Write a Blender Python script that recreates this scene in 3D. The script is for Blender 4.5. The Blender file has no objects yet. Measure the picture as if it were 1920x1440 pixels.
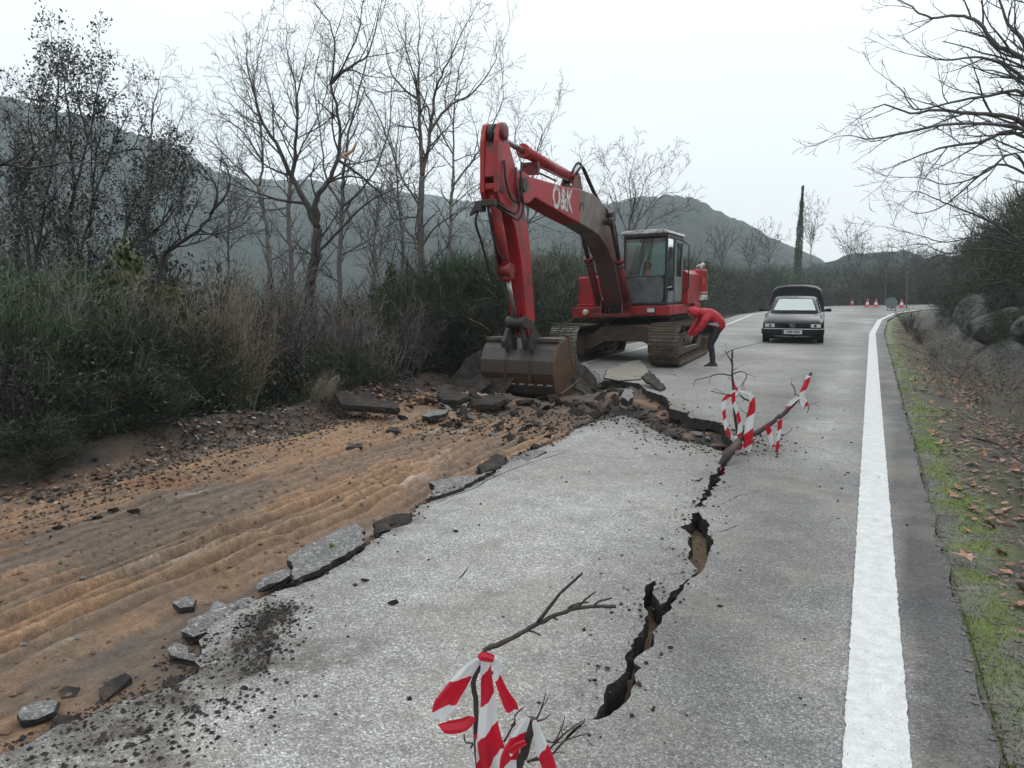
import bpy, bmesh, math, random
import numpy as np
from mathutils import Vector, Matrix, Euler
from mathutils.geometry import delaunay_2d_cdt
random.seed(7); RNG = np.random.default_rng(7)
SC = bpy.context.scene
COL = SC.collection
pi = math.pi

# ------------------------------------------------------------------ camera
YAW = math.radians(24.8); PITCH = math.atan(175/1450.); EYE = 1.5; FPX = 1450.
cam = bpy.data.cameras.new('camera'); camo = bpy.data.objects.new('camera', cam); COL.objects.link(camo)
cam.sensor_width = 36; cam.lens = 36*FPX/1920; cam.clip_start = .05; cam.clip_end = 4000
camo.location = (0, 0, EYE); camo.rotation_euler = (pi/2-PITCH, 0, YAW)
SC.camera = camo
# ------------------------------------------------------------------ sky, sun, exposure
W = bpy.data.worlds.new("World"); SC.world = W; W.use_nodes = True
nt = W.node_tree; nt.nodes.clear()
o_ = nt.nodes.new('ShaderNodeOutputWorld'); bg = nt.nodes.new('ShaderNodeBackground'); sky = nt.nodes.new('ShaderNodeTexSky')
sky.sky_type = 'NISHITA'; sky.sun_disc = False; sky.sun_elevation = math.radians(38); sky.sun_rotation = math.radians(200)
tc = nt.nodes.new('ShaderNodeTexCoord'); sep = nt.nodes.new('ShaderNodeSeparateXYZ'); nt.links.new(tc.outputs['Generated'], sep.inputs[0])
rmp = nt.nodes.new('ShaderNodeValToRGB'); nt.links.new(sep.outputs['Z'], rmp.inputs[0])
cr = rmp.color_ramp; cr.elements[0].position = 0.0; cr.elements[0].color = (.84, .885, .90, 1)
cr.elements[1].position = 1.0; cr.elements[1].color = (1.0, 1.0, 1.0, 1)
e = cr.elements.new(.16); e.color = (.90, .94, .955, 1)
e = cr.elements.new(.42); e.color = (.96, .985, .99, 1)
nz = nt.nodes.new('ShaderNodeTexNoise'); nz.inputs['Scale'].default_value = 1.6; nz.inputs['Detail'].default_value = 4
nt.links.new(tc.outputs['Generated'], nz.inputs['Vector'])
mr = nt.nodes.new('ShaderNodeMapRange'); mr.inputs['From Min'].default_value = .3; mr.inputs['From Max'].default_value = .7
mr.inputs['To Min'].default_value = 12.4; mr.inputs['To Max'].default_value = 13.3; nt.links.new(nz.outputs[0], mr.inputs[0])
# an overcast sky is brighter overhead than at the horizon
mz = nt.nodes.new('ShaderNodeMapRange'); mz.inputs['From Min'].default_value = .1; mz.inputs['From Max'].default_value = 1.
mz.inputs['To Min'].default_value = 1.0; mz.inputs['To Max'].default_value = 1.45; nt.links.new(sep.outputs['Z'], mz.inputs[0])
mm = nt.nodes.new('ShaderNodeMath'); mm.operation = 'MULTIPLY'; nt.links.new(mr.outputs[0], mm.inputs[0]); nt.links.new(mz.outputs[0], mm.inputs[1])
vm = nt.nodes.new('ShaderNodeVectorMath'); vm.operation = 'SCALE'; nt.links.new(rmp.outputs[0], vm.inputs[0]); nt.links.new(mm.outputs[0], vm.inputs['Scale'])
mx = nt.nodes.new('ShaderNodeMix'); mx.data_type = 'RGBA'; mx.inputs[0].default_value = .985
nt.links.new(sky.outputs[0], mx.inputs[6]); nt.links.new(vm.outputs[0], mx.inputs[7]); nt.links.new(mx.outputs[2], bg.inputs[0])
bg.inputs['Strength'].default_value = .1; nt.links.new(bg.outputs[0], o_.inputs[0])
sl = bpy.data.lights.new('sun', 'SUN'); sl.energy = .5; sl.angle = math.radians(40); sl.color = (1, .97, .93)
so = bpy.data.objects.new('sun', sl); COL.objects.link(so); so.rotation_euler = (math.radians(52), 0, math.radians(160))
SC.view_settings.view_transform = 'Standard'; SC.view_settings.look = 'None'; SC.view_settings.exposure = 0.0; SC.view_settings.gamma = 1
SC.view_settings.use_curve_mapping = False
SC.render.engine = 'CYCLES'
SC.cycles.max_bounces = 6; SC.cycles.transparent_max_bounces = 12; SC.cycles.volume_bounces = 2
SC.cycles.use_denoising = True

# ------------------------------------------------------------------ survey: photo pixel -> point of the place
Fv = np.array([-math.sin(YAW)*math.cos(PITCH), math.cos(YAW)*math.cos(PITCH), -math.sin(PITCH)])
Rv = np.array([math.cos(YAW), math.sin(YAW), 0]); Uv = np.cross(Rv, Fv); Ov = np.array([0, 0, EYE])
def ray(px, py): return Rv*((px-960)/FPX)+Uv*((720-py)/FPX)+Fv
def G(px, py, z=0.):
    d = ray(px, py); return Ov+d*((z-EYE)/d[2])
def PD(px, py, D):
    d = ray(px, py); return Ov+d*(D/(-d[0]*math.sin(YAW)+d[1]*math.cos(YAW)))
def G2(l, z=0.): return [tuple(G(a, b, z)[:2]) for a, b in l]

# ------------------------------------------------------------------ noise
def _h(i, j, s):
    n = (i.astype(np.int64)*374761393+j.astype(np.int64)*668265263+s*1442695041) & 0x7fffffff
    n = ((n ^ (n >> 13))*1274126177) & 0x7fffffff
    return ((n ^ (n >> 16)) & 0xffff)/65535.
def vn(x, y, sc=1., s=0):
    x = np.asarray(x, float)/sc; y = np.asarray(y, float)/sc
    i = np.floor(x); j = np.floor(y); u = x-i; v = y-j; u = u*u*(3-2*u); v = v*v*(3-2*v)
    a = _h(i, j, s); b = _h(i+1, j, s); c = _h(i, j+1, s); d = _h(i+1, j+1, s)
    return (a*(1-u)+b*u)*(1-v)+(c*(1-u)+d*u)*v
def fbm(x, y, sc=1., o=4, s=0):
    t = 0; a = .5; n = 0
    for k in range(o): t = t+a*vn(x, y, sc/2**k, s+k*17); n += a; a *= .5
    return t/n
def ss(a, b, x):
    t = np.clip((np.asarray(x, float)-a)/(b-a), 0, 1); return t*t*(3-2*t)

# ------------------------------------------------------------------ object helpers
def tag(o, label=None, cat=None, group=None, kind=None):
    if label: o['label'] = label
    if cat: o['category'] = cat
    if group: o['group'] = group
    if kind or (label and cat): o['kind'] = kind or 'thing'
    return o
def empty(name, loc, rz=0., label=None, cat=None, group=None):
    o = bpy.data.objects.new(name, None); COL.objects.link(o); o.location = loc; o.rotation_euler = (0, 0, rz)
    o.empty_display_size = .2
    return tag(o, label, cat, group)
def link(name, me, parent=None, loc=(0, 0, 0)):
    o = bpy.data.objects.new(name, me); COL.objects.link(o); o.location = loc
    if parent: o.parent = parent
    return o
def np_mesh(name, V, Fc, mats, midx=None, smooth=False, cols=None, uvs=None):
    """V (n,3), Fc (m,k) same-size faces"""
    me = bpy.data.meshes.new(name); V = np.asarray(V, np.float32); Fc = np.asarray(Fc, np.int32); m, k = Fc.shape
    me.vertices.add(len(V)); me.vertices.foreach_set('co', V.ravel())
    me.loops.add(m*k); me.loops.foreach_set('vertex_index', Fc.ravel())
    me.polygons.add(m); me.polygons.foreach_set('loop_start', np.arange(0, m*k, k, dtype=np.int32))
    try: me.polygons.foreach_set('loop_total', np.full(m, k, np.int32))
    except Exception: pass
    if not isinstance(mats, (list, tuple)): mats = [mats]
    for t in mats: me.materials.append(t)
    if midx is not None: me.polygons.foreach_set('material_index', np.asarray(midx, np.int32))
    me.polygons.foreach_set('use_smooth', np.full(m, smooth))
    if cols is not None:
        a = me.color_attributes.new('Col', 'FLOAT_COLOR', 'POINT'); c = np.ones((len(V), 4), np.float32); c[:, :cols.shape[1]] = cols
        a.data.foreach_set('color', c.ravel())
    if uvs is not None:
        u = me.uv_layers.new(name='UV'); u.data.foreach_set('uv', np.asarray(uvs, np.float32)[Fc.ravel()].ravel())
    me.update(calc_edges=True); me.validate(); return me
class MB:
    def __init__(s): s.v = []; s.f = []; s.m = []; s.sm = []
    def add(s, vs, fs, mi=0, smooth=False):
        b = len(s.v); s.v += [tuple(map(float, p)) for p in vs]; s.f += [tuple(b+i for i in f) for f in fs]; s.m += [mi]*len(fs); s.sm += [smooth]*len(fs); return s
    def box(s, a, b, mi=0, M=None):
        x0, y0, z0 = a; x1, y1, z1 = b
        vs = [(x0, y0, z0), (x1, y0, z0), (x1, y1, z0), (x0, y1, z0), (x0, y0, z1), (x1, y0, z1), (x1, y1, z1), (x0, y1, z1)]
        if M is not None: vs = [M @ Vector(p) for p in vs]
        return s.add(vs, [(0, 3, 2, 1), (4, 5, 6, 7), (0, 1, 5, 4), (1, 2, 6, 5), (2, 3, 7, 6), (3, 0, 4, 7)], mi)
    def prism(s, out, x0, x1, ax=0, mi=0):
        """2-D outline extruded along axis ax: outline is the two other axes in order"""
        n = len(out)
        def P(t, p): return {0: (t, p[0], p[1]), 1: (p[0], t, p[1]), 2: (p[0], p[1], t)}[ax]
        vs = [P(x0, p) for p in out]+[P(x1, p) for p in out]
        fs = [tuple(range(n)), tuple(range(2*n-1, n-1, -1))]+[(i, i+n, (i+1) % n+n, (i+1) % n) for i in range(n)]
        return s.add(vs, fs, mi)
    def tube(s, pts, r, n=8, mi=0, cap=True, smooth=True):
        pts = [Vector(p) for p in pts]; rs = r if isinstance(r, (list, tuple)) else [r]*len(pts); vs = []; fs = []
        up = None
        for i, p in enumerate(pts):
            t = (pts[min(i+1, len(pts)-1)]-pts[max(i-1, 0)])
            if t.length < 1e-9: t = Vector((0, 0, 1))
            t.normalize()
            if up is None: up = t.orthogonal().normalized()
            a = (up-t*up.dot(t))
            a = a.normalized() if a.length > 1e-6 else t.orthogonal().normalized(); up = a; b = t.cross(a)
            for k in range(n): w = 2*pi*k/n; vs.append(p+(a*math.cos(w)+b*math.sin(w))*rs[i])
        for i in range(len(pts)-1):
            for k in range(n): fs.append((i*n+k, i*n+(k+1) % n, (i+1)*n+(k+1) % n, (i+1)*n+k))
        s.add(vs, fs, mi, smooth)
        if cap:
            b = len(s.v)-len(vs); s.f += [tuple(b+k for k in range(n-1, -1, -1)), tuple(b+(len(pts)-1)*n+k for k in range(n))]; s.m += [mi, mi]; s.sm += [False, False]
        return s
    def cyl(s, a, b, r, n=16, mi=0): return s.tube([a, b], r, n, mi)
    def lathe(s, prof, c, n=16, mi=0, axis=2, smooth=True):
        vs = []; fs = []
        for (r, h) in prof:
            for k in range(n):
                w = 2*pi*k/n; q = (r*math.cos(w), r*math.sin(w), h)
                if axis == 0: q = (h, q[0], q[1])
                if axis == 1: q = (q[1], h, q[0])
                vs.append((c[0]+q[0], c[1]+q[1], c[2]+q[2]))
        for i in range(len(prof)-1):
            for k in range(n): fs.append((i*n+k, i*n+(k+1) % n, (i+1)*n+(k+1) % n, (i+1)*n+k))
        return s.add(vs, fs, mi, smooth)
    def build(s, name, mats, parent=None, org=(0, 0, 0), loc=(0, 0, 0), bev=0, xf=None, fix=False):
        me = bpy.data.meshes.new(name); V = s.v
        if xf: V = [xf(*p) for p in V]
        V = [(p[0]-org[0], p[1]-org[1], p[2]-org[2]) for p in V]
        me.from_pydata(V, [], s.f)
        for t in (mats if isinstance(mats, (list, tuple)) else [mats]): me.materials.append(t)
        me.polygons.foreach_set('material_index', s.m); me.polygons.foreach_set('use_smooth', s.sm)
        me.update()
        if fix:
            b = bmesh.new(); b.from_mesh(me); bmesh.ops.remove_doubles(b, verts=b.verts, dist=1e-5); bmesh.ops.recalc_face_normals(b, faces=b.faces); b.to_mesh(me); b.free()
        o = link(name, me, parent, loc)
        if bev:
            md = o.modifiers.new('bevel', 'BEVEL'); md.width = bev; md.segments = 2; md.limit_method = 'ANGLE'; md.angle_limit = math.radians(35)
        return o

def smooth_pts(P, k=4):
    P = [Vector(p) for p in P]; out = []
    for i in range(len(P)-1):
        a = P[max(i-1, 0)]; b = P[i]; c = P[i+1]; d = P[min(i+2, len(P)-1)]
        for j in range(k):
            t = j/k; out.append(.5*((2*b)+(c-a)*t+(2*a-5*b+4*c-d)*t*t+(3*b-3*c+d-a)*t*t*t))
    out.append(P[-1]); return out

# ------------------------------------------------------------------ materials
def base_mat(name):
    m = bpy.data.materials.new(name); m.use_nodes = True; n = m.node_tree; b = n.nodes['Principled BSDF']; return m, n, b
def lk(n, a, b): n.links.new(a, b)
def noise(n, vec, sc, det=4, ro=.6):
    t = n.nodes.new('ShaderNodeTexNoise'); t.inputs['Scale'].default_value = sc; t.inputs['Detail'].default_value = det; t.inputs['Roughness'].default_value = ro
    lk(n, vec, t.inputs['Vector']); return t.outputs[0]
def ramp(n, fac, stops):
    r = n.nodes.new('ShaderNodeValToRGB'); lk(n, fac, r.inputs[0]); c = r.color_ramp
    while len(c.elements) < len(stops): c.elements.new(.5)
    for el, (p, co) in zip(c.elements, stops): el.position = p; el.color = (co if len(co) == 4 else tuple(co)+(1,)) if isinstance(co, tuple) else (co, co, co, 1)
    return r.outputs[0]
def mix(n, f, a, b, bt='MIX'):
    m = n.nodes.new('ShaderNodeMix'); m.data_type = 'RGBA'; m.blend_type = bt
    for i, q in ((0, f), (6, a), (7, b)):
        if isinstance(q, (int, float)): m.inputs[i].default_value = q
        elif isinstance(q, tuple): m.inputs[i].default_value = q if len(q) == 4 else q+(1,)
        else: lk(n, q, m.inputs[i])
    return m.outputs[2]
def bump(n, b, h, st, dist, prev=None):
    u = n.nodes.new('ShaderNodeBump'); u.inputs['Strength'].default_value = st; u.inputs['Distance'].default_value = dist; lk(n, h, u.inputs['Height'])
    if prev is not None: lk(n, prev, u.inputs['Normal'])
    lk(n, u.outputs[0], b.inputs['Normal']); return u.outputs[0]
def pm(name, c1, c2=None, sc=6., rough=.6, dirt=None, damt=.5, dsc=3., bmp=0., bsc=60., metal=0., coat=0.):
    m, n, b = base_mat(name); v = n.nodes.new('ShaderNodeTexCoord').outputs['Object']
    c2 = c2 or tuple(k*.75 for k in c1)
    col = mix(n, ramp(n, noise(n, v, sc, 6, .65), [(.35, 0.), (.65, 1.)]), c1, c2)
    if dirt: col = mix(n, ramp(n, noise(n, v, dsc, 8, .7), [(.62-damt*.3, 0.), (.75-damt*.25, .9)]), col, dirt)
    lk(n, col, b.inputs['Base Color'])
    lk(n, ramp(n, noise(n, v, sc*2.3, 4), [(.3, rough*.75), (.7, min(1, rough*1.25))]), b.inputs['Roughness'])
    b.inputs['Metallic'].default_value = metal; b.inputs['Coat Weight'].default_value = coat
    if bmp: bump(n, b, noise(n, v, bsc, 5, .7), bmp, .02)
    if name == 'asphalt_rubble': b.inputs['Specular IOR Level'].default_value = .22
    return m
RED = pm('excavator_red_paint', (.40, .012, .020), (.29, .013, .018), 2.2, .45, dirt=(.10, .035, .03), damt=.44, dsc=4., bmp=.05)
REDOLD = pm('old_red_paint', (.22, .012, .015), (.13, .012, .013), 3., .5, dirt=(.045, .028, .022), damt=.6, dsc=5., bmp=.08)
STEEL = pm('worn_steel', (.16, .14, .125), (.08, .06, .05), 6., .5, dirt=(.07, .035, .018), damt=.6, dsc=5, bmp=.15, metal=.3)
DARKST = pm('greasy_dark_steel', (.022, .020, .019), (.04, .032, .026), 7., .55, bmp=.15)
FRAME = pm('muddy_frame_steel', (.040, .028, .022), (.07, .048, .034), 5., .7, dirt=(.10, .065, .04), damt=.4, dsc=3, bmp=.25)
SHOE = pm('track_shoe_steel', (.075, .055, .040), (.14, .10, .07), 6., .55, dirt=(.03, .022, .018), damt=.55, dsc=9, bmp=.25, metal=.2)
SHOEPALE = pm('scraped_shoe_steel', (.28, .27, .25), (.17, .15, .13), 8., .4, dirt=(.08, .06, .05), damt=.4, dsc=9, bmp=.2, metal=.3)
CHROME = pm('piston_rod', (.35, .35, .34), (.25, .24, .23), 9., .3, metal=.8)
RUBBER = pm('black_rubber', (.012, .012, .013), (.02, .02, .02), 9., .55)
CABDARK = pm('cab_dark_frame', (.018, .022, .024), (.03, .035, .036), 5., .45)
CABGREY = pm('cab_grey_green_paint', (.20, .23, .22), (.13, .15, .145), 4., .5, dirt=(.06, .05, .04), damt=.35)
WHITE = pm('faded_white_paint', (.62, .63, .62), (.45, .46, .45), 8., .5, dirt=(.2, .16, .12), damt=.45, dsc=8)
LAMP = pm('lamp_lens', (.7, .7, .66), (.45, .45, .42), 20., .15)
DUSTY = pm('dusty_lower_pane', (.13, .14, .14), (.085, .095, .10), 7., .35, dirt=(.05, .055, .055), damt=.4)
def m_glass(name, tint=(.55, .75, .70), op=.55, ad=.22):
    m, n, b = base_mat(name); n.nodes.remove(b); out = n.nodes['Material Output']
    tr = n.nodes.new('ShaderNodeBsdfTransparent'); tr.inputs[0].default_value = tint+(1,)
    gl = n.nodes.new('ShaderNodeBsdfGlossy'); gl.inputs['Roughness'].default_value = .03; gl.inputs[0].default_value = (.9, .95, .95, 1)
    fr = n.nodes.new('ShaderNodeFresnel'); fr.inputs[0].default_value = 1.5
    df = n.nodes.new('ShaderNodeBsdfDiffuse'); df.inputs[0].default_value = (.25, .34, .32, 1)
    a = n.nodes.new('ShaderNodeMixShader'); a.inputs[0].default_value = op; lk(n, tr.outputs[0], a.inputs[1]); lk(n, df.outputs[0], a.inputs[2])
    c = n.nodes.new('ShaderNodeMixShader'); mp = n.nodes.new('ShaderNodeMath'); mp.operation = 'ADD'; mp.inputs[1].default_value = ad; lk(n, fr.outputs[0], mp.inputs[0])
    lk(n, mp.outputs[0], c.inputs[0]); lk(n, a.outputs[0], c.inputs[1]); lk(n, gl.outputs[0], c.inputs[2]); lk(n, c.outputs[0], out.inputs['Surface']); return m
GLASS = m_glass('cab_glass', (.75, .92, .88), op=.12, ad=.34)
CARGLASS = m_glass('windscreen_glass', (.35, .45, .42), .35)
def m_boom():
    m, n, b = base_mat('boom_paint'); tcn = n.nodes.new('ShaderNodeTexCoord'); v = tcn.outputs['Object']
    red = mix(n, ramp(n, noise(n, v, 2.2, 6), [(.35, 0.), (.65, 1.)]), (.40, .011, .020), (.29, .012, .018))
    red = mix(n, ramp(n, noise(n, v, 5, 9, .72), [(.54, 0.), (.70, .8)]), red, (.09, .04, .035))
    s = n.nodes.new('ShaderNodeSeparateXYZ'); lk(n, v, s.inputs[0])
    grey = mix(n, ramp(n, noise(n, v, 3.5, 8, .7), [(.4, 0.), (.6, 1.)]), (.10, .078, .066), (.17, .135, .115))
    mud = mix(n, ramp(n, noise(n, v, 3.1, 8, .7), [(.40, 0.), (.6, 1.)]), (.12, .035, .03), (.07, .045, .04))
    mp = n.nodes.new('ShaderNodeMapRange'); lk(n, s.outputs['Y'], mp.inputs[0]); mp.inputs['From Min'].default_value = BOOM_Y0; mp.inputs['From Max'].default_value = BOOM_Y0+.02
    c = mix(n, mp.outputs[0], red, grey)
    mp2 = n.nodes.new('ShaderNodeMapRange'); ad = n.nodes.new('ShaderNodeMath'); lk(n, s.outputs['Y'], ad.inputs[0]); lk(n, noise(n, v, 4, 6), ad.inputs[1])
    lk(n, ad.outputs[0], mp2.inputs[0]); mp2.inputs['From Min'].default_value = BOOM_Y0+1.5; mp2.inputs['From Max'].default_value = BOOM_Y0+2.0
    c = mix(n, mp2.outputs[0], c, mud); lk(n, c, b.inputs['Base Color']); b.inputs['Roughness'].default_value = .5
    bump(n, b, noise(n, v, 50, 4), .08, .02); return m
def m_bucket():
    m, n, b = base_mat('bucket_steel'); v = n.nodes.new('ShaderNodeTexCoord').outputs['Object']
    s = n.nodes.new('ShaderNodeSeparateXYZ'); lk(n, v, s.inputs[0])
    ad = n.nodes.new('ShaderNodeMath'); ad.operation = 'MULTIPLY_ADD'; lk(n, noise(n, v, 5, 6), ad.inputs[0]); ad.inputs[1].default_value = .25; lk(n, s.outputs['Z'], ad.inputs[2])
    c = ramp(n, ad.outputs[0], [(.12, (.035, .024, .02)), (.24, (.075, .038, .020)), (.38, (.065, .045, .034)), (.60, (.070, .068, .066)), (.85, (.060, .058, .056))])
    c = mix(n, ramp(n, noise(n, v, 14, 8, .75), [(.5, 0.), (.7, .6)]), c, (.03, .022, .018))
    lk(n, c, b.inputs['Base Color']); b.inputs['Metallic'].default_value = .35; b.inputs['Roughness'].default_value = .42
    bump(n, b, noise(n, v, 40, 5), .15, .02); return m

def m_asphalt(name, light=True):
    m, n, b = base_mat(name); v = n.nodes.new('ShaderNodeTexCoord').outputs['Object']
    at = n.nodes.new('ShaderNodeAttribute'); at.attribute_name = 'Col'
    sp = n.nodes.new('ShaderNodeSeparateColor'); lk(n, at.outputs['Color'], sp.inputs[0])   # R brightness, G dirt, B wet
    vo = n.nodes.new('ShaderNodeTexVoronoi'); vo.inputs['Scale'].default_value = 92; lk(n, v, vo.inputs['Vector'])
    v2 = n.nodes.new('ShaderNodeTexVoronoi'); v2.inputs['Scale'].default_value = 170; lk(n, v, v2.inputs['Vector'])
    sc = n.nodes.new('ShaderNodeSeparateColor'); lk(n, vo.outputs['Color'], sc.inputs[0])
    sc2 = n.nodes.new('ShaderNodeSeparateColor'); lk(n, v2.outputs['Color'], sc2.inputs[0])
    stone = ramp(n, sc.outputs[0], [(0., .20), (.35, .34), (.60, .48), (.82, .72), (.96, 1.35)])
    fine = ramp(n, sc2.outputs[0], [(0., .26), (.5, .45), (1., .85)])
    gap = ramp(n, vo.outputs['Distance'], [(.30, 0.), (.62, 1.)])
    tex = mix(n, gap, stone, fine)
    tex = mix(n, .25, tex, fine)
    big = ramp(n, noise(n, v, .5, 6, .6), [(.3, .78), (.7, 1.18)])
    mid = ramp(n, noise(n, v, 5., 7, .7), [(.3, .82), (.7, 1.15)])
    c = mix(n, 1., tex, big, 'MULTIPLY'); c = mix(n, 1., c, mid, 'MULTIPLY')
    c = mix(n, 1., c, mix(n, sp.outputs[0], (.10, .10, .105), (.93, .93, .91)), 'MULTIPLY')
    dn = n.nodes.new('ShaderNodeMath'); dn.operation = 'MULTIPLY'; lk(n, sp.outputs[1], dn.inputs[0]); lk(n, ramp(n, noise(n, v, 9, 8, .75), [(.35, .1), (.6, 1.)]), dn.inputs[1])
    c = mix(n, ramp(n, noise(n, v, 1.1, 6, .65), [(.48, 0.), (.66, .32)]), c, (.33, .295, .225)); c = mix(n, ramp(n, noise(n, v, 2.6, 8, .75), [(.52, 0.), (.68, .42)]), c, (.08, .078, .076)); c = mix(n, ramp(n, noise(n, v, 3.7, 9, .8), [(.66, 0.), (.74, .45)]), c, (.50, .50, .49))
    dirtc = mix(n, noise(n, v, 30, 6, .8), (.035, .032, .030), (.16, .14, .115))
    c = mix(n, dn.outputs[0], c, dirtc)
    lk(n, c, b.inputs['Base Color'])
    wet = n.nodes.new('ShaderNodeMapRange'); lk(n, sp.outputs[2], wet.inputs[0]); wet.inputs['To Min'].default_value = .85; wet.inputs['To Max'].default_value = .5; b.inputs['Specular IOR Level'].default_value = .38
    rr = n.nodes.new('ShaderNodeMath'); rr.operation = 'MULTIPLY_ADD'; lk(n, noise(n, v, 3.3, 6, .7), rr.inputs[0]); rr.inputs[1].default_value = .25; lk(n, wet.outputs[0], rr.inputs[2])
    sb = n.nodes.new('ShaderNodeMath'); sb.operation = 'SUBTRACT'; lk(n, rr.outputs[0], sb.inputs[0]); sb.inputs[1].default_value = .12
    lk(n, sb.outputs[0], b.inputs['Roughness'])
    p = bump(n, b, ramp(n, vo.outputs['Distance'], [(.0, 1.), (.7, 0.)]), .85, .006)
    bump(n, b, noise(n, v, 260, 3, .7), .5, .002, p)
    return m
ASPH = m_asphalt('worn_asphalt')
ASPHDARK = pm('broken_asphalt_face', (.012, .011, .011), (.034, .031, .029), 40., .8, bmp=.9, bsc=90)
RUBBLE = pm('asphalt_rubble', (.014, .013, .013), (.038, .035, .033), 9., .7, dirt=(.085, .06, .042), damt=.45, dsc=7, bmp=.9, bsc=50)
def m_slab():
    m, n, b = base_mat('slab_top_asphalt'); g = n.nodes.new('ShaderNodeNewGeometry'); v = n.nodes.new('ShaderNodeTexCoord').outputs['Object']
    s = n.nodes.new('ShaderNodeSeparateXYZ'); lk(n, v, s.inputs[0])
    vo = n.nodes.new('ShaderNodeTexVoronoi'); vo.inputs['Scale'].default_value = 80; lk(n, v, vo.inputs['Vector'])
    sc = n.nodes.new('ShaderNodeSeparateColor'); lk(n, vo.outputs['Color'], sc.inputs[0])
    c = ramp(n, sc.outputs[0], [(0., .07), (.5, .125), (.9, .23), (1., .42)])
    c = mix(n, ramp(n, noise(n, v, 7, 7, .7), [(.5, 0.), (.7, .8)]), c, (.05, .043, .037))
    lk(n, c, b.inputs['Base Color']); b.inputs['Roughness'].default_value = .6; bump(n, b, vo.outputs['Distance'], .7, .006); return m
SLABTOP = m_slab()
def m_line():
    m, n, b = base_mat('road_line_paint'); v = n.nodes.new('ShaderNodeTexCoord').outputs['Object']
    vo = n.nodes.new('ShaderNodeTexVoronoi'); vo.inputs['Scale'].default_value = 80; lk(n, v, vo.inputs['Vector'])
    sp = noise(n, v, 120, 3, .8); wr = noise(n, v, 6, 6, .7)
    ad = n.nodes.new('ShaderNodeMath'); ad.operation = 'ADD'; lk(n, sp, ad.inputs[0]); lk(n, wr, ad.inputs[1])
    f = ramp(n, ad.outputs[0], [(.0, 0.), (.69, 0.), (.77, 1.)]) if False else ramp(n, sp, [(.60, 0.), (.65, 1.)])
    c = mix(n, ramp(n, noise(n, v, 14, 7, .7), [(.35, 0.), (.75, 1.)]), (.62, .64, .645), (.42, .435, .44))
    c = mix(n, f, c, (.12, .12, .12)); lk(n, c, b.inputs['Base Color']); b.inputs['Roughness'].default_value = .55
    bump(n, b, vo.outputs['Distance'], .5, -.004); return m
LINE = m_line()
def m_ground():
    m, n, b = base_mat('ground_soil'); v = n.nodes.new('ShaderNodeTexCoord').outputs['Object']
    at = n.nodes.new('ShaderNodeAttribute'); at.attribute_name = 'Col'
    f1 = ramp(n, noise(n, v, 14, 9, .78), [(.3, .5), (.5, .95), (.7, 1.5)]); f2 = ramp(n, noise(n, v, 90, 5, .8), [(.3, .6), (.7, 1.4)])
    c = mix(n, 1., at.outputs['Color'], f1, 'MULTIPLY'); c = mix(n, 1., c, f2, 'MULTIPLY'); lk(n, c, b.inputs['Base Color'])
    b.inputs['Roughness'].default_value = .75
    p = bump(n, b, noise(n, v, 22, 8, .75), .6, .03); bump(n, b, noise(n, v, 120, 4, .8), .8, .008, p); return m
GROUND = m_ground()
def m_hill():
    m, n, b = base_mat('forested_hill'); v = n.nodes.new('ShaderNodeTexCoord').outputs['Object']
    f = ramp(n, noise(n, v, .02, 8, .7), [(.35, (.016, .030, .028)), (.5, (.026, .042, .036)), (.62, (.042, .048, .040)), (.75, (.026, .040, .038))])
    c = mix(n, 1., f, ramp(n, noise(n, v, .18, 8, .8), [(.32, .45), (.68, 1.9)]), 'MULTIPLY'); lk(n, c, b.inputs['Base Color']); b.inputs['Roughness'].default_value = .95
    b.inputs['Specular IOR Level'].default_value = .1
    bump(n, b, noise(n, v, .25, 6, .8), .8, 3.); return m
HILL = m_hill()
def m_leaf(name, c1, c2, tr=.15, rough=.5, spec=.4):
    m, n, b = base_mat(name); g = n.nodes.new('ShaderNodeNewGeometry'); v = n.nodes.new('ShaderNodeTexCoord').outputs['Object']
    c = mix(n, g.outputs['Random Per Island'], c1, c2)
    c = mix(n, 1., c, ramp(n, noise(n, v, 1.3, 3), [(.3, .6), (.7, 1.4)]), 'MULTIPLY')
    lk(n, c, b.inputs['Base Color']); b.inputs['Roughness'].default_value = rough; b.inputs['Specular IOR Level'].default_value = spec; return m
BARKD = pm('dark_bark', (.035, .031, .030), (.07, .062, .058), 9., .8, bmp=.5, bsc=30)
BARKG = pm('grey_bark', (.085, .080, .076), (.15, .14, .125), 7., .8, bmp=.5, bsc=30)
BARKP = pm('pale_mottled_bark', (.13, .12, .105), (.25, .24, .205), 5., .8, dirt=(.06, .055, .05), damt=.5, dsc=8, bmp=.4, bsc=30)
TWIG = m_leaf('fine_twig', (.030, .027, .027), (.060, .054, .052))
TWIGD = m_leaf('dark_twig', (.022, .020, .020), (.05, .045, .043))
LEAFD = m_leaf('dark_evergreen_leaf', (.018, .026, .024), (.05, .065, .055), rough=.35, spec=.6)
LEAFB = m_leaf('brownish_leaf', (.05, .036, .03), (.085, .065, .055))
LEAFY = m_leaf('yellow_green_leaf', (.045, .065, .014), (.10, .13, .03))
BROOM = m_leaf('broom_stem_green', (.022, .040, .020), (.062, .095, .042))
BROOM2 = m_leaf('broom_stem_bright', (.045, .080, .036), (.085, .13, .06))
TWIGB = m_leaf('thicket_twig', (.095, .082, .074), (.19, .168, .150))
OLIVE = m_leaf('olive_foliage', (.020, .028, .010), (.055, .070, .028))
BROOMD = m_leaf('broom_stem_dark', (.010, .015, .009), (.034, .044, .024))
STRAW = m_leaf('dry_stem', (.14, .115, .075), (.24, .20, .14))
DRYLEAF = m_leaf('fallen_leaf', (.20, .085, .045), (.40, .22, .13))
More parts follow.
